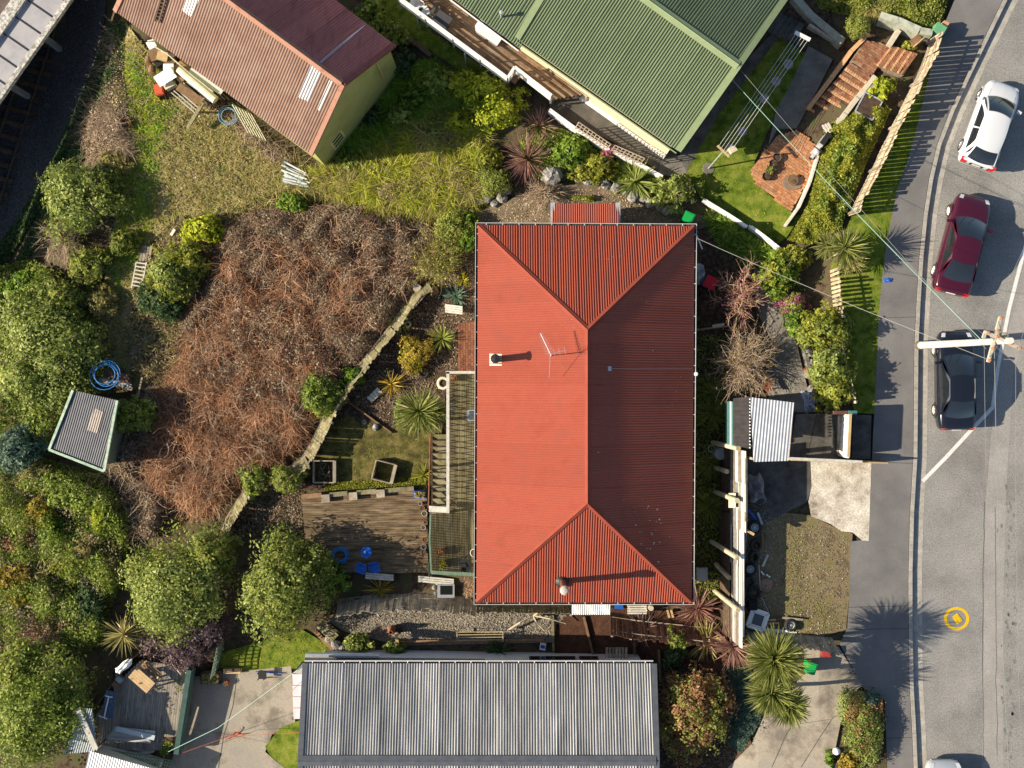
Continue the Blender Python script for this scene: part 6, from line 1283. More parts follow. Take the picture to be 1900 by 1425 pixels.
# ---------------------------------------------------------------- garden furniture, junk and small things
ROCK = mat('rock', (.10,.098,.095), (.22,.215,.205), 5, .95, .1, bump=.02, c3=(.36,.34,.31))
def rock(px, py, r, label, m=ROCK, group='rocks edging the garden', sq=.7):
    rg = rng(px, py, 9); mb = MB(); n = 9; rows = []; g = G(px, py)
    for i in range(6):
        a = -1.2+i*2.7/5; rows.append([(g+Vector((r*math.cos(a)*math.cos(6.283*j/n)*rg.uniform(.8, 1.15), r*math.cos(a)*math.sin(6.283*j/n)*rg.uniform(.75, 1.1), r*sq*(math.sin(a)+.5)*rg.uniform(.9, 1.1)))) for j in range(n)])
    for r_ in rows: r_.append(r_[0])
    mb.grid(rows); return mb.solo('garden_rock', m, label, 'rock', group, loc=g)
NTH = ('first','second','third','fourth','fifth','sixth','seventh','eighth','ninth','tenth','last')
RL = 'rough grey stone in the rock edging below the variegated flax'
for i, (x, y, r) in enumerate(((1072,331,.22),(1090,335,.28),(1106,340,.2),(1124,344,.26),(1143,350,.3),(1160,356,.22),(1176,366,.34),(1192,370,.26),(1206,377,.3),(1224,384,.24),(1238,392,.3))): rock(x, y, r, NTH[i]+' grey stone from the left in the edging below the variegated flax')
for i, (x, y, r) in enumerate(((890,373,.25),(905,367,.3),(918,378,.22),(931,367,.28),(941,354,.22))): rock(x, y, r, NTH[i]+' dark grey stone from the left below the clipped conifer', group='stones below the clipped conifer')
for i, (x, y, r) in enumerate(((1490,640,.22),(1497,655,.3),(1503,673,.26),(1500,692,.3),(1506,722,.26),(1512,738,.3))): rock(x, y, r, NTH[i]+' pale stone from the top between the path and street hedge', group='stones between path and hedge')
rock(1024,328,.55,'big pale boulder beside the red flax',group=None,sq=.8)
for i, (x, y, r) in enumerate(((612,1185,.25),(624,1196,.28),(636,1202,.22))): rock(x, y, r, NTH[i]+' pale stone from the left at the grey roof house corner', group='stones at the lower house corner')
for i, (x, y, r) in enumerate(((676,783,.15),(697,793,.17))): rock(x, y, r, NTH[i]+' grey stone from the left beside the mulch edging plank', group='stones beside the edging plank')
for i, (x, y, r) in enumerate(((812,1082,.12),(806,1090,.13),(815,1097,.12),(808,1100,.1),(820,1088,.11))): rock(x, y, r, NTH[i]+' small cobble counted down the left side of the pond tub', group='cobbles by the pond tub')
rock(1420,1085,.35,'flat brown stump or boulder beside the tyres',mat('brown_stone', (.2,.12,.08), (.3,.19,.13), 5),None,.4); rock(204,222,.4,'broken concrete lump on the railway bank',OLDC,None,.4); rock(218,238,.5,'larger slab of broken concrete on the railway bank',OLDC,None,.3)
for i, (x, y) in enumerate(((1463,119),(1440,151),(1418,183),(1377,244),(1357,276))):
    MB().lathe(G(x, y, -.02), [(.02,.055),(.22,.055),(.24,.03),(.24,-.05)], 10).solo('stepping_stone', mat('stepping_stone_concrete', (.26,.23,.23), (.36,.33,.33), 6, .9), 'round stepping stone on the lawn, number '+str(i+1) if False else ('first','second','third','fourth','last')[i]+' round stepping stone on the lawn from the upper clothesline end', 'stepping stone', 'stepping stones on the lawn')
# clothesline
cl = thing('clothesline', 'five wire clothesline on two steel posts over the lawn', 'clothesline', G(1314,313))
zt = .55; MB().tube([G(1314,313), W(1341,282,zt)], .035, 8).part('post', GALV, cl); MB().bar(W(1331,270,zt), W(1353,291,zt), .09, .07).part('crossarm', WOODY, cl)
MB().bar(W(1475,60,zt+.2), W(1503,74,zt+.2), .16, .09).part('crossarm', WPAINT, cl); MB().tube([W(1489,67,zt+.2), G(1468,98)], .035, 8).part('post', GALV, cl)
for i in range(5): MB().tube([W(1333+i*4.4,272+i*4.2,zt+.04), W(1478+i*5.6,61+i*2.8,zt+.24)], .011, 4).part('line', mat('line_wire', (.62,.64,.6)), cl)
MB().lathe(G(1314,313,-.05), [(.0,.1),(.28,.1),(.3,.0)], 10).part('footing', PAVE, cl); MB().box(W(1358,279,-1.2), .32, .3, .3, .5).part('peg_basket', mat('pale_basket', (.5,.42,.3), (.6,.52,.4), 9), cl)
# pots, tyres, bins, buckets
SOILP = mat('potting_soil', (.05,.03,.02), (.09,.06,.04), 9); TCOT = mat('terracotta', (.30,.12,.06), (.38,.17,.09), 6, .85); BLKP = mat('black_plastic', (.02,.02,.022), None, rough=.5); BLUP = mat('blue_plastic', (.02,.10,.42), (.03,.13,.5), 6, .4); GRYP = mat('grey_plastic', (.22,.24,.26), (.3,.32,.34), 5, .5)
def pot(px, py, r, m, label, h=None, plant=None, dz=0, group=None, z=None):
    h = h or r*1.5; g = G(px, py, dz) if z is None else W(px, py, z); t = thing('plant_pot', label, 'pot', g, group)
    MB().lathe(g, [(0,.01),(r*.72,0),(r,h),(r*.88,h),(r*.85,h*.88)], 16).part('pot', m, t); MB().lathe(g, [(r*.86,h*.85),(0,h*.88)], 14).part('soil', SOILP, t)
    if plant:
        rg = rng(px, py, r*50); n = 160; P = np.stack([rg.normal(0, r*.45, n), rg.normal(0, r*.45, n), h+rg.uniform(0, r, n)], 1); V, F = leaves(P, rg.normal(0,.6,(n,3))+np.array((0,0,.6)), r*.35, .5, rg); link('foliage', np_mesh('pf', V, F, LM(plant), rg.random(n)), None, t)
    return t
for i, (x, y) in enumerate(((1439,294),(1432,306),(1426,318),(1420,329))): pot(x, y, .21, BLKP if i % 2 else mat('brown_pot', (.10,.07,.05), (.16,.11,.08), 5), ('top','second','third','bottom')[i]+' round pot in the row on the brick patio', plant='olive' if i == 2 else None, group='pots on the brick patio')
def tyre(px, py, r, label, z=None, wd=.2, m=TYRE, rim=False, group='old tyres on the parking pad', fill=None, tilt=0):
    g = G(px, py) if z is None else W(px, py, z); t = thing('old_tyre', label, 'tyre', g, group); q = Matrix.Rotation(tilt, 3, 'Y'); g = g+Vector((0,0,.02+abs(math.sin(tilt))*r))
    MB().lathe(g, [(r*.58,.0),(r*.9,.0),(r,.05),(r,wd-.05),(r*.9,wd),(r*.62,wd),(r*.56,wd-.04),(r*.7,wd*.5),(r*.58,.0)], 22, q).part('rubber', m, t, True)
    if rim: 
        MB().lathe(g, [(r*.6,wd-.03),(r*.5,wd-.02),(r*.46,wd-.07),(r*.2,wd-.06),(r*.16,wd-.02),(0,wd-.02)], 18, q).part('rim', mat('steel_rim', (.4,.4,.38), (.55,.54,.5), 9, .5, .4), t)
        for i in range(6):
            a = i*1.047; MB().bar(g+q@Vector((r*.3*math.cos(a), r*.3*math.sin(a), wd-.055)), g+q@Vector((r*.36*math.cos(a), r*.36*math.sin(a), wd-.055)), .05, .02).part('wheel_hole', TRIM, t)
    if fill: MB().lathe(g, [(r*.6,.1),(0,.13)], 14).part('soil', SOILP, t)
    return t
tyre(1399,978,.32,'old tyre leaning under the white post stub',rim=True); tyre(1398,1010,.30,'plain old tyre below the tyre with the post stub',tilt=.35); tyre(1391,1055,.30,'old tyre with a bright steel rim in the row',rim=True); tyre(1388,1079,.29,'plain old tyre just below the steel rimmed one'); tyre(1398,1099,.32,'largest plain old tyre low in the row')
tyre(1394,1032,.28,'half hidden old tyre between the leaning one and the steel rimmed one',tilt=.5); tyre(1389,1118,.27,'lowest old tyre in the row beside the black crate')
for k, (x, y, a, m, l) in enumerate(((1402,940,.4,WOODD,'dark plank beside the crumpled tarpaulin'), (1410,962,1.2,GALV,'short steel offcut above the first tyre'), (1396,955,.9,BLUP,'blue plastic strip above the first tyre'), (1415,1000,1.5,WOODB,'brown batten lying right of the leaning tyre'), (1420,1040,2.0,VW,'pale batten lying right of the steel rimmed tyre'))): MB().bar(G(x-12*math.cos(a),y-12*math.sin(a),.05), G(x+12*math.cos(a),y+12*math.sin(a),.08), .1, .05).solo('loose_timber' if 'ba' in l or 'plank' in l else 'loose_scrap', m, l, 'scrap')
tyre(1464,1158,.31,'lone wheel with pale steel rim in the sun on the pad',rim=True,tilt=.25,group=None)
tyre(724,690,.27,'dark tyre planter in the mulched garden below the golden shrub',fill=1,group=None); tyre(787,692,.27,'tyre planter under the edge of the golden shrub',fill=1,group=None); tyre(793,640,.26,'tyre planter above the golden shrub',fill=1,group=None); tyre(823,711,.33,'cream painted tyre planter beside the veranda rail',m=mat('cream_paint', (.6,.55,.4), (.68,.63,.48), 5),fill=1,group=None)
tyre(757,602,.16,'small pale ring pot near the dull flax',m=mat('pale_pot', (.4,.35,.28), (.5,.45,.36), 5),fill=1,group=None); tyre(664,1118,.25,'half buried black tyre behind the lower paling fence',group=None)
def bin_(px, py, sx, sy, h, rz, body, lid, label, cat='bin', z=None):
    g = G(px, py) if z is None else W(px, py, z); t = thing('wheelie_bin', label, cat, g); q = Matrix.Rotation(rz, 3, 'Z')
    b = [g+q@Vector((x*sx*.42, y*sy*.42, .03)) for x, y in ((-1,-1),(1,-1),(1,1),(-1,1))]; tp = [g+q@Vector((x*sx*.48, y*sy*.48, h)) for x, y in ((-1,-1),(1,-1),(1,1),(-1,1))]
    MB().prism(b, tp).part('body', body, t); l = MB().box(g+Vector((0,0,h)), sx, sy, .035, rz); l.box(g+Vector((0,0,h+.035)), sx*.8, sy*.78, .02, rz); l.part('lid', lid, t)
    MB().bar(g+q@Vector((-sx*.4,-sy*.53,h-.05)), g+q@Vector((sx*.4,-sy*.53,h-.05)), .04, .04).part('handle', body, t)
    for s_ in (-1, 1): MB().bar(g+q@Vector((s_*sx*.3,-sy*.5,.1)), g+q@Vector((s_*sx*.42,-sy*.5,.1)), .2, .2).part('wheel', TYRE, t)
    return t
REDL = mat('red_lid', (.50,.01,.02), (.55,.015,.03), 5, .4); GRNL = mat('green_lid', (.01,.30,.06), (.015,.36,.08), 5, .4)
bin_(1311,528,.58,.60,1.05,R(-28),BLKP,REDL,'black wheelie bin with a red lid beside the red house'); bin_(1272,408,.5,.45,.9,R(-25),GRNL,GRNL,'green bin near the top right corner of the red roof'); bin_(1497,1232,.42,.5,.8,R(-15),GRNL,GRNL,'green bin partly under the upper driveway palm'); bin_(1529,1208,.42,.35,.4,0,mat('dark_red_box', (.25,.03,.03)),mat('dark_red_lid', (.32,.04,.04)),'low red recycling crate beside the silver fence','crate')
bin_(1302,171,.45,.6,.6,R(-15),mat('orange_red', (.45,.07,.03)),mat('orange_lid', (.5,.09,.04)),'spare','bin') if False else None
MB().box(W(1735,61,.05), .5, .42, .62, R(-30)).solo('street_cabinet', mat('green_cabinet', (.10,.30,.15), (.15,.36,.2), 5), 'square green utility cabinet at the top end of the paling fence', 'cabinet'); MB().box(W(1747,51,.05), .26, .24, .5, R(-30)).solo('brick_pillar', BRN, 'small brown pillar beside the green utility cabinet', 'pillar')
bt = thing('garden_chair', 'orange brown wooden chair beside the green cabinet', 'chair', W(1702,77,0)); A = W(1702,77,0)
MB().bar(W(1692,82,.42), W(1708,70,.42), .4, .05).part('seat', WOODB, bt); MB().bar(W(1698,84,.75), W(1714,70,.75), .04, .5).part('backrest', WOODY, bt)
for x, y in ((1692,80),(1696,84),(1706,70),(1711,73)): block('leg', WOODB, bt, W(x,y,0), W(x,y,.42), .04, .04)
for x, y, l in ((1318,832,'white bucket'), (1315,843,'open dark bucket')): pot(x, y, .17, WPAINT if 'white' in l else GRYP, l+' beside the grey drum near the leaning pole', .35)
MB().lathe(G(1331,840), [(0,.85),(.28,.85),(.3,.8),(.3,0)], 18).solo('drum', GRYP, 'grey drum between the tussocks under the leaning pole', 'drum'); bin_(1299,1061,.52,.62,.6,R(2),GRYP,mat('grey_lid', (.25,.28,.3)),'grey lidded storage tub beside the red house wall','tub')
# garden: frames, furniture, hoses
def frame(px, py, sx, sy, h, rz, label):
    g = G(px, py); t = thing('raised_bed', label, 'planter', g); q = Matrix.Rotation(rz, 3, 'Z'); c4 = [g+q@Vector((x*sx/2, y*sy/2, 0)) for x, y in ((-1,-1),(1,-1),(1,1),(-1,1))]
    for i in range(4):
        for k in (0, 1): block('side_board', WOOD, t, c4[i]+Vector((0,0,h*(k+.5)/2)), c4[(i+1) % 4]+Vector((0,0,h*(k+.5)/2)), .05, h/2-.01)
    block('wide_cap', WOOD, t, c4[1]+Vector((0,0,h)), c4[2]+Vector((0,0,h)), .16, .03); return t
fr = frame(604,874,1.05,1.08,.5,0,'square timber frame full of dead sticks'); frame(714,874,1.0,.95,.5,R(-14),'empty tilted timber frame on the garden lawn')
rg = np.random.default_rng(2)
for i in range(9): a = G(604+rg.uniform(-16,8), 874+rg.uniform(-16,16), .2); d = Vector((rg.normal(), rg.normal(), .2)).normalized()*.45; MB().tube([a-d, a+d], .025, 5).part('stick', BARK, fr)
BLUEF = mat('blue_furniture', (.01,.09,.42), (.015,.12,.5), 6, .35)
zt = -3.42; t = thing('garden_table', 'small round blue table on the garden deck', 'table', W(683,1021,zt)); g = W(683,1021,zt); MB().lathe(g, [(0,.72),(.03,.74),(.27,.73),(.28,.70),(.0,.69)], 22).part('tabletop', BLUEF, t)
MB().tube([g, g+Vector((0,0,.7))], .03, 8).part('stem', BLUEF, t); MB().lathe(g, [(.2,0),(.18,.03),(.02,.05)], 14).part('base', BLUEF, t); MB().lathe(g+Vector((-.07,.02,.74)), [(.045,0),(.05,.06),(.035,.06),(.03,.01)], 10).solo('ashtray', WPAINT, 'tiny white cup on the blue round table', 'cup')
def chair(px, py, rz, m, label, z, s=1.):
    g = W(px, py, z); t = thing('garden_chair', label, 'chair', g); q = Matrix.Rotation(rz, 3, 'Z'); V3 = lambda x, y, z_: g+q@Vector((x*s, y*s, z_*s))
    MB().prism([V3(x,y,.40) for x,y in ((-.22,-.22),(.22,-.22),(.2,.22),(-.2,.22))], [V3(x,y,.45) for x,y in ((-.22,-.22),(.22,-.22),(.2,.22),(-.2,.22))]).part('seat', m, t)
    MB().prism([V3(x,y,.45) for x,y in ((-.2,-.24),(.2,-.24),(.2,-.2),(-.2,-.2))], [V3(x,y,.85) for x,y in ((-.19,-.36),(.19,-.36),(.19,-.32),(-.19,-.32))]).part('backrest', m, t)
    for x, y in ((-.19,-.19),(.19,-.19),(.18,.19),(-.18,.19)): block('leg', m, t, V3(x,y,0), V3(x,y,.4), .04*s, .04*s)
    for x in (-.24, .24): block('armrest', m, t, V3(x,-.24,.64), V3(x,.16,.64), .045, .03); block('arm_post', m, t, V3(x,.14,.42), V3(x,.14,.63), .03, .03)
    return t
chair(672,1053,R(160),BLUEF,'left blue chair below the round blue table',zt); chair(698,1052,R(195),BLUEF,'right blue chair below the round blue table',zt)
chair(875,770,R(90),GRYP,'grey chair half hidden by the eave on the veranda',-1.22); chair(862,1043,R(30),BLKP,'black wire chair at the lower end of the veranda',-1.22)
def hose(px, py, r, label, z, m, n=7, rad=.018, seed=1):
    rg = np.random.default_rng(seed); mb = MB(); c = W(px, py, z); pts = []
    for i in range(n*20):
        a = i/20*6.283; k = 1+.22*math.sin(a*.37+seed)+.1*math.sin(a*.81); pts.append(c+Vector((r*k*math.cos(a)+.1*r*math.sin(a*.21), r*k*.95*math.sin(a), .03+.015*(i/20)+.02*math.sin(a*2.3))))
    return mb.tube(pts, rad, 5).solo('hose_coil', m, label, 'hose', smooth=True)
HOSE = mat('blue_hose', (.03,.20,.55), (.05,.26,.62), 9, .4); hose(631,1030,.36,'tangled blue hose coil on the garden deck',-3.4,HOSE,9,.014,3); hose(196,695,.62,'large blue pipe coil beside the hut',-3.7,HOSE,4,.022,2); hose(424,214,.42,'loose pale blue pipe in the grass beside the shed',-3.1,mat('pale_blue_pipe', (.15,.32,.5), (.25,.42,.6), 9),4,.014,5)
t = thing('timber_stack', 'dark timber and red board stack under the blue pipe coil', 'timber stack', G(205,690))
for i, m in enumerate((WOODD, RBW, WOODD, GRYP, WOOD)): block('plank', m, t, G(178+i*2,684+i*6,.5), G(238+i*2,698+i*6,.5), .18, .12)
for y in (0, 1): block('bearer', WOODD, t, G(186+40*y,676+8*y,.2), G(182+44*y,712+6*y,.2), .12, .4)
MB().bar(G(640,741,.06), G(727,803,.06), .07, .25).solo('edging_plank', WOODB, 'thin plank edging the mulched bed', 'plank')
t = thing('pallet_board', 'small whitewashed slatted board on the mulch', 'pallet', G(692,733))
for i in range(4): block('slat', VW, t, G(683+i*5,736-i*5,.12)+Vector((0,0,0)), G(692+i*5,745-i*5,.12), .17, .03)
MB().lathe(G(737,750), [(0,.02),(.18,.02),(.2,.3),(.21,.3)], 16).solo('steel_bucket', GALV, 'galvanised bucket left of the cabbage tree', 'bucket'); MB().lathe(G(697,791,.2), [(.0,.2),(.1,.15),(.14,0),(.1,-.12),(0,-.16)], 12).solo('float_ball', GRYP, 'grey ball beside the edging plank', 'ball')
MB().lathe(G(775,535), [(0,.5),(.2,.5),(.22,0)], 14).solo('stump', mat('pale_wood_end', (.3,.27,.22), (.4,.36,.3), 6), 'pale grey cut stump behind the curved fence', 'stump'); MB().box(G(806,540), .45, .4, .35, .3).solo('crate', WOODY if False else WOODB, 'brown wooden crate under the broom bush', 'crate')
t = thing('potting_bench', 'slatted white potting bench below the agave', 'bench', G(845,572))
for i in range(4): block('slat', VW, t, G(826,566+i*4,.5), G(858,570+i*4,.5), .09, .03)
for x in (829, 855): block('leg', GTRIM, t, G(x,572,0), G(x,572,.48), .06, .3)
zt = -3.4
t = thing('sleeper_edge', 'row of weathered timber sleepers along the top of the garden deck', 'edging', W(660,915,zt))
for a, b in (((561,921),(597,918)), ((612,918),(645,915)), ((662,914),(698,911)), ((715,910),(768,906))): block('sleeper', WOODB if a[0] < 600 else MOSSW, t, W(*a,zt+.1), W(*b,zt+.1), .22, .2)
for x, y in ((604,925),(655,921),(706,916)): block('post_block', WOOD, t, W(x-7,y,zt+.18), W(x+8,y-1,zt+.18), .38, .24)
t = thing('planter_box', 'blue planter box of dried plants at the stair foot', 'planter', W(779,917,zt)); MB().box(W(779,917,zt), .6, .38, .3).part('box', BLUEF, t); MB().box(W(779,917,zt+.3), .5, .3, .012).part('soil', SOILP, t)
rg = np.random.default_rng(6); P = np.stack([rg.uniform(-.25,.25,140), rg.uniform(-.15,.15,140), .33+rg.random(140)*.15], 1); V, F = leaves(P, rg.normal(0,.6,(140,3))+np.array((0,0,.5)), .09, .5, rg); link('foliage', np_mesh('f', V, F, LM('straw'), rg.random(140)), None, t)
for i, (x, y) in enumerate(((780,934),(784,942),(788,952),(790,968),(786,978),(789,1000))): pot(x, y, .10+.02*(i % 3), TCOT if i % 2 else VW, ('topmost','second','third','fourth','fifth','lowest')[i]+' small pot in the row beside the deck rail', z=zt, group='small pots beside the deck rail')
for x, y, l in ((781,1017,'black'), (787,1014,'grey rimmed'), (787,1024,'brown')): pot(x, y, .13, BLKP if l == 'black' else GRYP if 'grey' in l else WOODD, l+' empty pot in the trio on the deck edge', z=zt)
pot(818,1022,.2,TCOT,'terracotta pot with a curved hoop on the veranda',z=-1.22,plant='rust'); pot(822,1045,.2,BLKP,'pot with a yellow leafed plant on the veranda',z=-1.22,plant='gold'); pot(842,702,.17,TCOT,'clay pot at the top of the veranda',z=-1.22,plant='rust'); pot(880,1025,.2,WPAINT,'white basin tucked under the eave on the veranda',.15,z=-1.22)
t = thing('bird_cage', 'small round wire basket on the garden stairs', 'basket', W(822,882,-2.0))
for z in (.05, .15, .25): MB().tube([W(822,882,-2.0+z)+Vector((.12*math.cos(a),.12*math.sin(a),0)) for a in np.linspace(0,6.283,13)], .008, 4).part('hoop', ALU, t)
for a, b, l in (((678,1064),(730,1068),'stack of white boards along the lower edge of the garden deck'), ((776,1070),(842,1076),'stack of white weathered boards below the veranda')):
    t = thing('board_stack', l, 'timber stack', W(*a,-3.3))
    for k in range(3): block('board', VW, t, W(a[0],a[1]+k*4,-3.3+.04*k), W(b[0],b[1]+k*4,-3.3+.04*k), .09, .04)
t = thing('pond_tub', 'grey plastic pond tub with dark water', 'tub', G(828,1095)); MB().prism([G(828,1095)+Vector((x*.4,y*.3,0)) for x,y in ((-1,-1),(1,-1),(1,1),(-1,1))], [G(828,1095)+Vector((x*.42,y*.33,.25)) for x,y in ((-1,-1),(1,-1),(1,1),(-1,1))]).part('rim', GRYP, t); MB().box(G(828,1095,.25), .6, .45, .012).part('water', mat('dark_water', (.01,.012,.01), None, rough=.05), t)
# gravel yard
t = thing('chiminea', 'rusty brown chiminea standing on the gravel', 'chiminea', G(729,1165)); g = G(729,1165); MB().lathe(g, [(.12,0),(.2,.25),(.22,.45),(.12,.7),(.1,1.0),(.07,1.0)], 14).part('pot', mat('rust_clay', (.2,.075,.04), (.28,.12,.07), 6), t); MB().box(g+Vector((.3,-.05,0)), .25, .3, .4).part('firebox', BLACK, t)
MB().bar(G(735,1172,.5), G(738,1198,.5), .14, .14).solo('timber_beam', WOODY, 'short upright timber beam end beside the chiminea', 'beam')
t = thing('hanging_rack', 'clothes rack with long timber rails over the gravel', 'clothes rack', G(900,1178))
for i in range(4): block('rail', mat('straw_rail', (.4,.33,.18), (.5,.42,.25), 6), t, G(846,1173+i*5,.6), G(935,1172+i*5,.6), .025, .025)
for x in (848, 933): block('post', WOOD, t, G(x,1180,0), G(x,1180,.65), .06, .06); block('cross_arm', WOOD, t, G(x,1171,.6), G(x,1191,.6), .05, .05)
t = thing('dead_branch', 'pale dead branching driftwood on the gravel yard', 'branch', G(993,1145)); DW = mat('driftwood', (.38,.32,.22), (.52,.46,.34), 6, .9)
for pts, r in ((((942,1170),(965,1155),(990,1142)), .06), (((990,1142),(1002,1135),(1018,1133)), .05), (((990,1142),(1020,1148),(1050,1157)), .05), (((990,1144),(994,1152),(1000,1160),(1010,1170)), .05), (((985,1145),(978,1138),(985,1132)), .04)): MB().tube([G(*p, .35+.25*(i == 1)) for i, p in enumerate(pts)], r, 6, r*.5).part('limb', DW, t)
for k, (a, b, l) in enumerate((((1025,1136),(1027,1208),'upright timber edging left of the red soil'), ((1083,1144),(1100,1214),'slanting timber edging across the red soil'), ((1176,1150),(1178,1232),'timber edging behind the purple flax'), ((1222,1205),(1225,1265),'timber edging beside the light green upright shrub'), ((1342,1240),(1348,1310),'timber edging beside the blue ground cover'), ((1290,1225),(1290,1255),'short timber edge in the shaded bed'), ((742,1190),(1010,1186),'long low timber edging below the gravel yard'), ((585,1170),(620,1206),'timber edge between the bright lawn and gravel yard'), ((601,1146),(660,1131),'thin timber edge at the gravel yard tip'))):
    MB().bar(G(*a,.05), G(*b,.05), .12 if k != 7 else .2, .22).solo('timber_edging', WOODB if k not in (0, 4) else MOSSW, l, 'edging')
t = thing('wood_panel', 'flat mossy timber panel beside the broad tree', 'panel', G(602,1180)); A, B = Vector((588,1162)), Vector((617,1190))
for i in range(4): block('plank', MOSSW, t, G(*(A+Vector((6,-6))*i*.55), .25), G(*(B+Vector((6,-6))*i*.55), .3), .12, .03)
t = thing('wooden_pallet', 'brown slatted pallet leaning at the white wall', 'pallet', G(1143,1213))
for i in range(7): block('slat', WOOD, t, G(1126+i*6,1201,.5), G(1126+i*6,1228,.9), .11, .025)
for y in (1204, 1224): block('bearer', WOODD, t, G(1124,y,.5+.015*(y-1204)-.06), G(1165,y,.5+.015*(y-1204)-.06), .08, .06)
MB().box(G(1007,1198), .28, .32, .25, R(-10)).solo('white_box', WPAINT, 'small white box with blue lid by the window', 'box'); MB().box(G(1007,1200,.26), .2, .16, .03, R(-10)).solo('blue_tray', BLUEF, 'blue tray lying on the small white box', 'tray')
t = thing('slatted_seat', 'white slatted seat under the lower eave beside the awning', 'bench', G(1182,1128))
for i in range(5): block('slat', VW, t, G(1164,1121+i*4.2,.45), G(1200,1121+i*4.2,.45), .08, .03)
for x in (1167, 1197): block('leg', VW, t, G(x,1128,0), G(x,1128,.44), .05, .35)
MB().lathe(G(1205,1124), [(0,.6),(.13,.6),(.14,0)], 12).solo('post_stump', mat('stump_end', (.4,.36,.28), (.5,.45,.36), 5), 'round pale post end beside the slatted seat', 'post'); MB().box(G(1148,1124), .4, .22, .2).solo('blue_crate', BLUEF, 'blue crate between awning and slatted seat', 'crate')
t = thing('timber_offcuts', 'two pale timber offcuts on the red brown path', 'offcuts', G(1243,1138))
for i in range(2): block('offcut', WOODY, t, G(1238+i*7,1132,.1), G(1242+i*7,1146,.1), .1, .05)
# right of the house
def tarp(px, py, sx, sy, h, label, m, rz=0, z=None, seed=1, name='tarpaulin'):
    rg = np.random.default_rng(seed); g = G(px, py) if z is None else W(px, py, z); q = Matrix.Rotation(rz, 3, 'Z'); n = 16; rows = []
    ph = rg.uniform(0, 6, 8)
    for i in range(n+1):
        r_ = []
        for j in range(n+1):
            u, v = i/n*2-1, j/n*2-1; e = max(0, 1-max(abs(u), abs(v))**3); wv = .5+.25*math.sin(u*5+ph[0]+v*2)+.2*math.sin(v*7+ph[1]-u*3)+.15*math.sin(u*11+v*9+ph[2])
            r_.append(g+q@Vector((u*sx/2*(1+.12*math.sin(v*4+ph[3])), v*sy/2*(1+.12*math.sin(u*4+ph[4])), .02+h*e*max(wv, .08))))
        rows.append(r_)
    return MB().grid(rows).solo(name, m, label, 'tarpaulin', smooth=True)
tarp(1402,905,.75,1.2,.6,'crumpled pinkish grey tarpaulin on the parking pad',mat('grey_tarp', (.22,.19,.20), (.32,.28,.29), 4, .7),.2,seed=4); tarp(1298,508,.5,1.0,.35,'translucent white plastic sheet beside the red lidded bin',mat('plastic_sheet', (.42,.44,.46), (.55,.57,.6), 4, .35),0,seed=7)
wf = thing('window_frame', 'white window frame with grey glass lying on the pad', 'window frame', G(1406,1150,.2)); A = Matrix.Rotation(R(-18), 3, 'Z'); g = G(1406,1150,.3); f4 = [g+A@Vector((x,y,0)) for x,y in ((-.38,-.4),(.38,-.4),(.38,.4),(-.38,.4))]
for i in range(4): block('frame_rail', WPAINT, wf, f4[i], f4[(i+1) % 4], .14, .08); block('inner_rail', WPAINT, wf, f4[i].lerp(g,.28), f4[(i+1) % 4].lerp(g,.28), .06, .07)
MB().slab([p.lerp(g,.3)-Vector((0,0,.01)) for p in f4], .02).part('pane', mat('grey_glass', (.12,.13,.15), None, rough=.1), wf); MB().box(g-Vector((0,0,.3)), .5, .5, .2).part('packing', WOODD, wf)
t = thing('plank_pile', 'white and brown planks lying beside the lone wheel', 'timber stack', G(1440,1162))
for i, (a, b, m) in enumerate((((1405,1171),(1478,1174),WPAINT), ((1410,1166),(1472,1172),WPAINT), ((1398,1152),(1440,1150),WOODY), ((1400,1158),(1445,1156),WOODY), ((1452,1146),(1490,1150),WOOD))): block('plank', m, t, G(*a,.05+.03*i), G(*b,.05+.03*i), .09, .04)
for a, b, r, l, m in (((1386,970),(1379,1070),.03,'long grey pipe lying along the corrugated fence',GALV), ((1408,1048),(1411,1095),.02,'thin steel rod beside the tyres',GALV), ((1412,1060),(1418,1067),.035,'short white offcut lying on the pad, nearer the tyres',WPAINT), ((1422,1066),(1429,1071),.035,'short white offcut lying on the pad, farther from the tyres',WPAINT), ((1403,1010),(1408,1045),.06,'brown plank between the tyres',WOODB), ((1414,1110),(1428,1140),.012,'pale curved stick near the window frame',VW)): MB().tube([G(*a,.15), G(*b,.12)], r, 6).solo('loose_pipe' if 'pipe' in l or 'rod' in l else 'loose_timber', m, l, 'pipe' if 'pipe' in l or 'rod' in l else 'timber')
bin_(1394,1120,.4,.45,.35,0,BLKP,TRIM,'black plastic crate above the window frame','crate')
sl = thing('red_chair', 'rust red slatted chair under the bare tree', 'chair', G(1424,712))
for i in range(6): block('slat', RUST if False else mat('rust_red', (.32,.06,.03), (.42,.1,.05), 6), sl, G(1416+i*3,700,.5-i*.02), G(1422+i*2,726,.75), .06, .025)
for x, y in ((1418,704),(1431,704),(1422,722),(1430,722)): block('leg', mat('rust_red', (.3,.06,.03)), sl, G(x,y,0), G(x,y,.55), .04, .04)
MB().bar(G(1493,683,.2), G(1507,702,.35), .16, .06).solo('red_plank', mat('rust_red', (.3,.06,.03)), 'rust red plank among the stones by the hedge', 'plank'); tarp(1500,745,.5,1.0,.3,'crumpled blue and white bag beside the sunken entry',mat('blue_white_bag', (.12,.16,.3), (.5,.52,.56), 7, .6),.2,seed=9,name='plastic_bag'); tarp(1647,520,.42,.2,.1,'scrap of bright blue plastic on the footpath edge',BLUP,.1,seed=11,name='plastic_scrap')
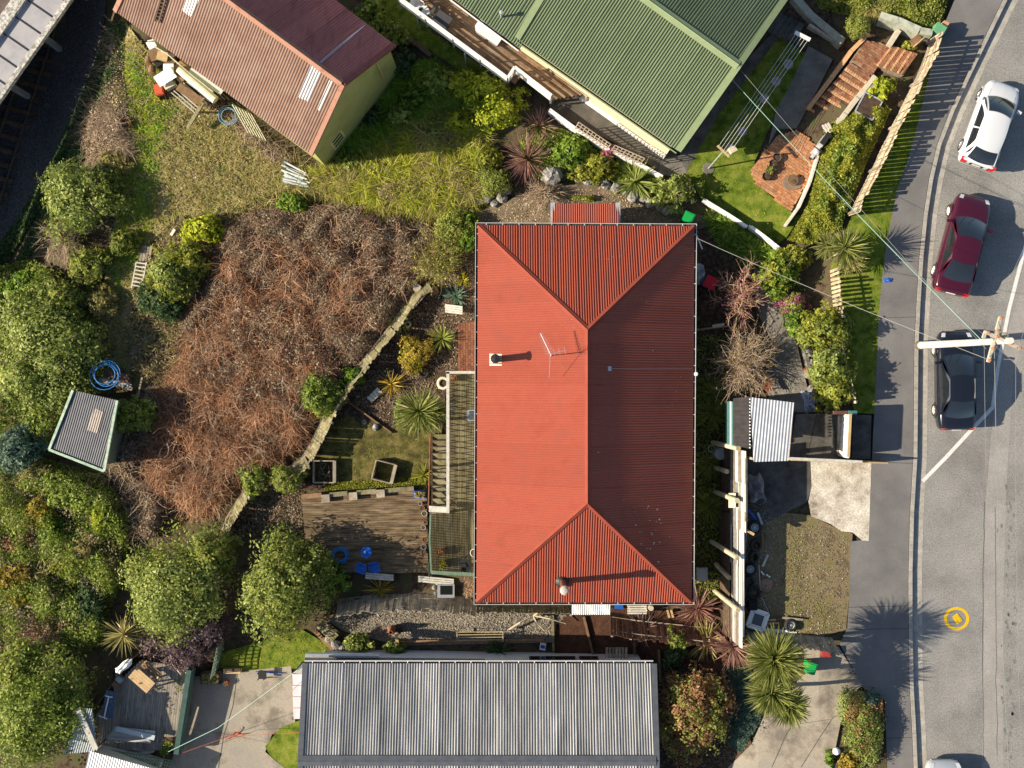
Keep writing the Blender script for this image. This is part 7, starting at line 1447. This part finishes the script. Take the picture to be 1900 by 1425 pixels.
MB().tube([G(1292,612,.3), G(1342,606,.6)], .05, 7).solo('timber_rail', MOSSW, 'mossy rail across the gap beside the red house', 'rail'); MB().tube([G(1322,606,.6), G(1344,602,.6)], .09, 8).solo('log_post', POLE, 'short mossy log beside the blossom shrub', 'log')
MB().tube([W(1293,438,.3), W(1303,462,-.1)], .03, 6).solo('house_bracket', WPAINT, 'short white bracket at the red roof corner', 'bracket'); lm = MB().lathe(W(1291,694,.55), [(0,.12),(.09,.1),(.1,0),(0,-.05)], 10).solo('eave_lamp', WPAINT, 'small white lamp under the right eave of the red roof', 'lamp')
t = thing('globe_lamp', 'white globe lamp on a short post by the driveway', 'lamp', G(1552,1394)); MB().lathe(G(1552,1394,.85), [(0,.17),(.1,.14),(.165,.05),(.165,-.05),(.1,-.14),(0,-.17)], 16).part('globe', WPAINT, t, True); MB().tube([G(1552,1394), G(1552,1394,.7)], .04, 8).part('post', WOODD, t)
# clutter at the top right garden
pb = thing('planter_box', 'black planter box with a grey rim beside the brick stairs', 'planter', G(1612,197)); MB().box(G(1612,197), .85, .95, .55, R(-28)).part('box', BLKP, pb)
q = Matrix.Rotation(R(-28), 3, 'Z'); f4 = [G(1612,197,.57)+q@Vector((x*.45,y*.5,0)) for x,y in ((-1,-1),(1,-1),(1,1),(-1,1))]
for i in range(4): block('rim', GALV, pb, f4[i], f4[(i+1) % 4], .06, .05)
MB().slab([p.lerp(G(1612,197,.57),.1)-Vector((0,0,.0)) for p in f4], .02).part('soil', SOILP, pb)
for a, b, l in (((1586,222),(1616,236),'thick pale sleeper below the black planter box'), ((1604,186),(1622,150),'pale sleeper between planter box and brick stairs'), ((1552,224),(1580,232),'cut sleeper end at the foot of the brick stairs')): MB().bar(G(*a,.15), G(*b,.15), .22, .25).solo('sleeper', mat('pale_sleeper', (.26,.25,.2)), l, 'sleeper')
bn = thing('broken_bench', 'broken pale timber bench above the scooter', 'bench', G(1538,245))
for i in range(3): block('slat', VW, bn, G(1526+i*5,232-i*2,.4), G(1542+i*4,256-i*2,.4), .09, .04)
for x, y in ((1528,238),(1546,252)): block('leg', WOOD, bn, G(x,y,0), G(x,y,.4), .07, .07)
MB().box(G(1556,274,.2), .28, .2, .3, R(-30)).solo('white_block', VW, 'white block sitting in the ivy bank', 'block')
sc_ = thing('scooter', 'silver and black motor scooter parked by the brick patio', 'scooter', G(1515,272)); SILP = cp_('scooter_silver', (.45,.46,.47)); a0, b0 = G(1505,290), G(1530,255); d = (b0-a0).normalized(); n = Vector((-d.y, d.x, 0)); U = Vector((0,0,1))
MB().lathe(b0+U*.25, [(.1,-.05),(.22,-.06),(.24,0),(.22,.06),(.1,.05)], 14, Matrix((d, U, n)).transposed()).part('wheel', TYRE, sc_); MB().lathe(a0+U*.25, [(.1,-.05),(.22,-.06),(.24,0),(.22,.06),(.1,.05)], 14, Matrix((d, U, n)).transposed()).part('wheel', TYRE, sc_)
MB().prism([a0+d*x+n*y+U*.32 for x,y in ((.3,-.16),(.95,-.14),(.95,.14),(.3,.16))], [a0+d*x+n*y+U*.62 for x,y in ((.42,-.12),(1.1,-.1),(1.1,.1),(.42,.12))]).part('body', SILP, sc_); MB().bar(a0+d*.5+U*.69, a0+d*1.1+U*.72, .24, .1).part('seat', TRIM, sc_); MB().bar(a0+d*.02+U*.3, a0+d*.18+U*.85, .34, .06, d).part('leg_shield', SILP, sc_)
MB().tube([a0+d*.15+U*.95-n*.3, a0+d*.12+U*.98, a0+d*.15+U*.95+n*.3], .025, 6).part('handlebar', TRIM, sc_); MB().lathe(a0+d*.02+U*.88, [(0,.1),(.09,.08),(.11,0),(.08,-.1)], 12).part('headlight', LAMP, sc_); MB().bar(a0-d*.2+U*.47, a0+d*.2+U*.5, .16, .04).part('mudguard', SILP, sc_)
tb_ = thing('cable_spool_table', 'round timber tabletop lying on a leaf shaped board on the patio', 'table', G(1470,337)); MB().lathe(G(1471,334,.3), [(0,.05),(.26,.05),(.27,0),(0,0)], 20).part('tabletop', WOODB, tb_); g = G(1470,339,.12); MB().slab([g+Vector((.55*math.cos(a)*(1-.15*math.cos(2*a)), .34*math.sin(a), .05)) for a in np.linspace(0,6.283,15)[:-1]], .06).part('base_board', mat('leaf_board', (.2,.14,.1), (.28,.2,.15), 5), tb_); MB().tube([g, g+U*.25], .12, 8).part('stem', WOODD, tb_)
# house deck furniture
zd = -.94
hp = thing('heat_pump', 'white outdoor heat pump cabinet on the timber deck', 'heat pump', W(910,66,zd)); hz = math.atan2(-208, 298); MB().box(W(908,63,zd+.05), 1.15, .6, .95, hz).part('cabinet', WPAINT, hp); MB().box(W(908,63,zd+1.0), 1.22, .5, .05, hz).part('lid', WPAINT, hp)
for s_ in (-.45, .45): MB().box(W(908,63,zd)+Matrix.Rotation(hz,3,'Z')@Vector((s_,-.1,0)), .1, .5, .05).part('foot', GRYP, hp)
t = thing('deck_table', 'grey glass deck table on the timber deck', 'table', W(820,38,zd)); MB().box(W(820,38,zd+.7), .75, .7, .03, hz).part('tabletop', mat('smoked_glass', (.07,.07,.075), None, rough=.15), t)
for x, y in ((-.3,-.28),(.3,-.28),(.3,.28),(-.3,.28)): p = W(820,38,zd)+Matrix.Rotation(hz,3,'Z')@Vector((x,y,0)); block('leg', GRYP, t, p, p+U*.7, .04, .04)
chair(778,18,R(-120),WPAINT,'left white deck chair in the balustrade corner',zd); chair(789,27,R(-60),WPAINT,'right white deck chair in the balustrade corner',zd); pot(828,48,.18,BLKP,'dark pot with a yellow plant beside the deck table',z=zd,plant='gold'); MB().bar(W(801,24,zd+.1), W(806,14,zd+.1), .12, .08).solo('white_plank', VW, 'short pale plank lying on the deck boards', 'plank')
# ---------------- bottom left terrace
zt = -3.66
pt = thing('picnic_table', 'pale timber picnic table on the corner terrace', 'table', W(262,1260,zt)); TANW = mat('tan_timber', (.45,.30,.15), (.55,.39,.21), 5, .7, rnd=.1, stretch=(1,1,1))
a, b = Vector((246,1247)), Vector((280,1277)); dn_ = Vector((-.65,.76))
for i in range(5): o = dn_*(i-2)*5; block('top_board', TANW, pt, W(*(a+o),zt+.74), W(*(b+o),zt+.74), .125, .04)
for s_ in (-1, 1):
    for p in (a.lerp(b,.15), a.lerp(b,.85)): block('leg', WOODB, pt, W(*(p+dn_*8*s_),zt), W(*(p+dn_*3*s_),zt+.7), .08, .05)
t = thing('timber_bench', 'brown slatted bench beside the pale picnic table', 'bench', W(276,1244,zt))
for i in range(3): block('slat', WOODB, t, W(262+i*4,1234-i*4,zt+.45), W(290+i*4,1258-i*4,zt+.45), .1, .03)
for x, y in ((264,1234),(292,1258)): block('leg', WOODY, t, W(x,y,zt), W(x+7,y-7,zt+.44), .07, .07)
t = thing('blue_bench', 'blue trestle bench with a white steel frame', 'bench', W(203,1306,zt))
for i in range(4): block('slat', mat('slate_blue_board', (.06,.09,.15), (.09,.13,.2), 5, .7, rnd=.1), t, W(199+i*5,1281+i*1,zt+.5), W(191+i*5,1330+i*1,zt+.5), .12, .03)
block('stretcher', WPAINT, t, W(202,1292,zt+.58), W(193,1332,zt+.58), .06, .04); block('end_bar', WPAINT, t, W(195,1291,zt+.58), W(209,1294,zt+.58), .05, .04); block('end_bar', WPAINT, t, W(183,1328,zt+.58), W(199,1334,zt+.58), .05, .04)
for x, y in ((197,1290),(208,1292),(190,1330),(205,1333)): block('leg', GALV, t, W(x,y,zt), W(x,y,zt+.5), .04, .04)
for x, y, m, l in ((225,1259,GRYP,'grey storage box beside the picnic table end'), (218,1268,WOODB,'brown storage box below the grey one')): MB().box(W(x,y,zt), .32, .26, .3, R(-40)).solo('storage_box', m, l, 'box')
tarp(230,1236,.9,.35,.25,'white cloth draped over the dark terrace fence',WPAINT,R(38),z=-2.55,seed=13,name='white_cloth')
t = thing('board_pile', 'pile of weathered boards on the corner terrace', 'timber stack', W(240,1365,zt))
for i in range(5): block('board', mat('grey_white_board', (.36,.36,.35), (.46,.46,.45), 4, .8, rnd=.15), t, W(200+i*3,1362-i*4+6,zt+.1+.05*i), W(280+i*2,1376-i*4,zt+.1+.05*i), .2, .04)
block('top_board', mat('pale_blue_board', (.42,.48,.5), (.5,.56,.58), 4), t, W(216,1352,zt+.42), W(287,1369,zt+.42), .24, .06)
tarp(243,1385,2.3,.6,.5,'crumpled clear plastic over the board pile',mat('clear_plastic', (.5,.48,.47), (.66,.64,.62), 5, .3, .6),R(-8),seed=17)
lt = thing('lean_to_roof', 'rusty corrugated lean to roof with a white beam in the corner', 'lean-to', W(155,1350,-2.4)); MB().corr([W(142,1314,-2.1), W(172,1313,-2.1), W(182,1393,-2.3), W(120,1398,-2.6)], (-.35,-1,0), .11, .035).part('roof_sheet', mat('weathered_zinc', (.22,.25,.26), (.36,.4,.4), 2.5, .6, .3), lt); MB().bar(W(146,1318,-2.0), W(178,1390,-2.1), .26, .1).part('white_beam', VW, lt)
for x, y in ((146,1320),(176,1390),(130,1394)): MB().tube([W(x,y,-2.35), W(x,y,-2.35)-U*2.6], .05, 6).part('post', WOODD, lt)
wr_ = thing('white_shed_roof', 'white corrugated shed roof cut off by the bottom edge', 'shed', W(215,1425,-4)); MB().corr([W(166,1393,-2.2), W(290,1428,-2.2), W(275,1490,-2.3), W(150,1460,-2.3)], (-.26,-1,0), .12, .03).part('roof_sheet', WCORR, wr_); walls('wall', BOARDW, inset([Vector((p.x,p.y,0)) for p in (W(166,1393,-2.2), W(290,1428,-2.2), W(275,1490,-2.3), W(150,1460,-2.3))], .15), -2.4, wr_, -5)
trellis('green lattice between the terrace and white shed roof', W(205,1392,-3.3), W(322,1412,-3.2), (0,-.35,.5), LAT, 26, 4)
t = thing('long_planter', 'dark planter box of dried flowers on the concrete yard', 'planter', G(395,1254)); MB().box(G(395,1254), 1.0, .62, .4).part('box', BLKP, t); MB().box(G(395,1254,.4), .9, .52, .02).part('soil', SOILP, t)
P = np.stack([rg.uniform(-.42,.42,420), rg.uniform(-.24,.24,420), .45+rg.random(420)*.15], 1); V, F = leaves(P, rg.normal(0,.6,(420,3))+np.array((0,0,.5)), .08, .5, rg); link('foliage', np_mesh('f', V, F, LM('straw'), rg.random(420)), None, t)
t = thing('timber_planter', 'narrow timber planter beside the dried flower box', 'planter', G(433,1243)); MB().box(G(433,1243), .85, .22, .3).part('box', WOODY, t); MB().box(G(433,1243,.3), .75, .14, .02).part('soil', SOILP, t)
for x, y, r, m, l, pl in ((340,1256,.24,WOODB,'upper brown barrel planter of the pair on the terrace','pitto'), (337,1274,.22,WOODB,'lower brown barrel planter of the pair on the terrace','olive'), (318,1374,.26,mat('red_brown_barrel', (.16,.05,.03), (.22,.08,.05), 5),'red brown barrel planter at the terrace gate','olive'), (312,1388,.24,BLKP,'dark pot below the red brown barrel planter','green'), (422,1265,.14,REDL,'small red pot beside the dried flower box','rust')): pot(x, y, r, m, l, plant=pl)
t = thing('deck_chair', 'folded wooden deck chair under the purple tree', 'chair', W(325,1240,zt))
for i in range(5): block('slat', RBW, t, W(322+i*3,1232+i*4,zt+.5), W(334+i*3,1230+i*4,zt+.5), .06, .02)
for s_ in (0, 12): block('rail', VW, t, W(318+s_,1230,zt+.3), W(336+s_,1252,zt+.5), .04, .04)
MB().bar(W(355,1240,-3.3), W(331,1395,-3.2), .24, .8).solo('green_barrier', mat('dark_green_board', (.03,.07,.06), (.05,.10,.09), 4), 'dark green board wall between the terrace and concrete yard', 'wall')
MB().tube([W(312,1395,-2.7), W(405,1350,-1.2), W(552,1243,.0)], .012, 5).solo('washing_line', TEALW, 'pale green washing line across the concrete yard', 'washing line'); MB().tube([W(330,1400,-2.9), W(420,1368,-2.9), W(560,1358,-2.9)], .010, 5).solo('string_line', mat('red_cord', (.5,.12,.06)), 'thin red cord across the concrete yard', 'cord')
t = thing('rusty_branch', 'red rusty wire branch on the concrete yard', 'branch', G(435,1365))
for pts in (((418,1372),(436,1364),(456,1362)), ((436,1364),(446,1352),(444,1350)), ((425,1369),(430,1360),(440,1362))): MB().tube([G(*p,.1) for p in pts], .025, 5).part('stem', mat('red_cord', (.5,.12,.06)), t)
MB().bar(G(475,1246,.12), G(525,1250,.1), .05, .05).solo('blue_rail', BLUP, 'blue pole lying on the concrete yard edge', 'pole'); t = thing('yard_seat', 'dark stool casting shade on the concrete yard', 'stool', G(487,1252)); MB().box(G(487,1252,.42), .4, .4, .05).part('seat', BLKP, t)
for x, y in ((-.15,-.15),(.15,-.15),(.15,.15),(-.15,.15)): block('leg', BLKP, t, G(487,1252)+Vector((x,y,0)), G(487,1252)+Vector((x,y,.42)), .04, .04)
# ---------------- junk heap beside the olive shed
t = thing('junk_bench', 'long slatted workbench of grey rails beside the shed', 'workbench', W(355,185,-3))
for i in range(7): block('rail', mat('pale_rail', (.42,.40,.36), (.52,.5,.45), 5, rnd=.2), t, W(318+i*4.5,172-i*3.6,-2.6), W(362+i*4.5,210-i*3.6,-2.6), .05, .05)
for x, y in ((322,172),(366,208),(345,152),(388,186)): block('leg', WOODD, t, W(x,y,-2.6), W(x,y,-3.7), .08, .08)
MB().bar(W(377,190,-2.45), W(349,236,-2.9), .17, .12).solo('leaning_post', MOSSW, 'grey green post leaning off the workbench end', 'post'); MB().tube([W(332,128,-2.3), W(400,186,-2.35)], .2, 12).solo('carpet_roll', mat('cream_roll', (.6,.55,.44), (.7,.65,.54), 5, .9), 'long cream roll lying on the junk heap', 'roll'); MB().bar(W(330,160,-2.45), W(375,190,-2.45), .4, .04).solo('brown_board', WOODB, 'wide brown board across the workbench', 'board')
MB().bar(W(352,130,-2.3), W(412,172,-2.4), .3, .03).solo('grey_sheet', mat('grey_white_sheet', (.5,.5,.5)), 'grey sheet leaning under the shed eave', 'sheet'); MB().bar(W(291,152,-2.5), W(322,133,-2.2), .55, .04, Vector((.3,-.3,1))).solo('white_sheet', WPAINT, 'large white panel tilted at the left of the junk heap', 'panel'); MB().bar(W(303,128,-2.2), W(322,128,-2.2), .5, .05).solo('white_door', WPAINT, 'square white board in the middle of the junk heap', 'board')
for x, y, sx, sy, h, rz, m, l in ((295,108,.5,.55,.6,.3,WOODB,'brown wooden box near the top of the junk heap'), (310,112,.5,.4,.7,-.2,WOODY,'orange brown box in the junk heap'), (347,138,.7,.8,.7,.7,WOODB,'brown cupboard box against the shed wall in the junk heap'), (296,118,.3,.5,.4,.6,BLKP,'black box in the junk heap'), (323,116,.4,.5,.6,.2,WOODD,'dark wooden crate in the junk heap'), (330,105,.45,.4,.7,.6,WOODD,'dark cupboard under the shed eave'), (316,158,.5,.45,.35,.5,mat('cream_box', (.55,.5,.4), (.65,.6,.5), 5),'cream box at the workbench head')): 
    o = MB().box(W(x,y,-3.1), sx, sy, h, rz); o.box(W(x,y,-3.1)+Vector((0,0,h)), sx*1.06, sy*1.06, .03, rz); o.solo('wooden_box' if 'wood' in l or 'brown' in l else 'storage_box', m, l, 'box')
bin_(302,172,.42,.52,.62,R(10),mat('orange_red', (.42,.06,.03)),mat('orange_lid', (.5,.09,.04)),'orange red bin with white mark beside the workbench'); 
for x, y, l in ((277,107,'upper'), (283,124,'lower')): MB().lathe(W(x,y,-3.2), [(0,.42),(.17,.4),(.19,.2),(.17,0)], 12, Matrix.Rotation(1.2,3,'X')).solo('log_round', WOODB, l+' brown log round beside the junk heap', 'log')
t = thing('white_chair', 'white plastic chair on its side at the top of the junk heap', 'chair', W(281,83,-3)); MB().box(W(281,83,-2.75), .4, .4, .04, .5).part('seat', WPAINT, t); MB().bar(W(276,78,-2.7), W(287,76,-2.7), .04, .4).part('backrest', WPAINT, t)
for x, y in ((275,85),(288,90),(290,82)): block('leg', WPAINT, t, W(x,y,-3.3), W(x,y,-2.75), .04, .04)
MB().tube([W(286,86,-2.3), W(310,100,-2.2), W(352,136,-2.2), W(395,170,-2.25)], .03, 6).solo('white_pipe', VW, 'long white pipe along the shed eave', 'pipe')
t = thing('pipe_stack', 'stack of pale blue and white weathered pipes in the brush', 'pipe stack', G(545,322))
for i in range(13): block('pipe', mat('pipe_white', (.48,.5,.52), (.58,.6,.62), 6, rnd=.2) if i % 3 else mat('pipe_blue', (.2,.34,.4), (.3,.44,.5), 6, rnd=.2), t, G(522+rg.uniform(0,12),300+i*3.2,.25+rg.uniform(0,.2)), G(562+rg.uniform(0,14),322+i*2.2+rg.uniform(-4,4),.25+rg.uniform(0,.2)), .07, .06)
t = thing('ladder_frame', 'white ladder like trellis lying on the left bank', 'ladder', G(262,490))
for i in range(7): block('rung', VW, t, G(253-i*1.2,487+i*7,.2), G(272-i*1.6,490+i*7,.2), .07, .03)
for x in (253, 272): block('rail', VW, t, G(x,486,.2), G(x-9,534,.2), .06, .04)
t = thing('plank_platform', 'brown plank platform above the white ladder frame', 'platform', G(272,470))
for i in range(4): block('plank', WOOD, t, G(266+i*5,456,.15), G(260+i*5.4,484,.15), .12, .04)
tarp(183,240,.3,.42,.12,'white sack on the railway bank',WPAINT,.2,seed=21,name='white_sack'); MB().lathe(G(237,231), [(0,.05),(.2,.05),(.24,.3),(.26,.32)], 14).solo('rusty_drum', RUST, 'rusty open drum on the railway bank', 'drum'); MB().bar(G(256,735,.3), G(264,700,.4), .08, .08).solo('grey_stake', WOOD, 'grey stake standing beside the hut corner', 'stake'); MB().bar(G(318,436,.2), G(325,425,.3), .14, .1).solo('white_marker', VW, 'small white block beside the yellow green shrub', 'block')
# railway track in the cutting
rt = tag(thing('railway_track', 'railway track on dark ballast in the shaded cutting', 'railway track', G(60,150)))
for o in (0, 42): block('rail', mat('rail_steel', (.12,.09,.07), (.18,.14,.11), 6, .5, .4, .3), rt, W(122+o*.9-20,-60,-6.75), W(-60+o,430,-6.75), .07, .14)
for i in range(20): x, y = 115-i*9.3, -40+i*24.5; block('sleeper', WOODD, rt, W(x-22,y-8,-6.86), W(x+48,y+10,-6.86), .24, .1)
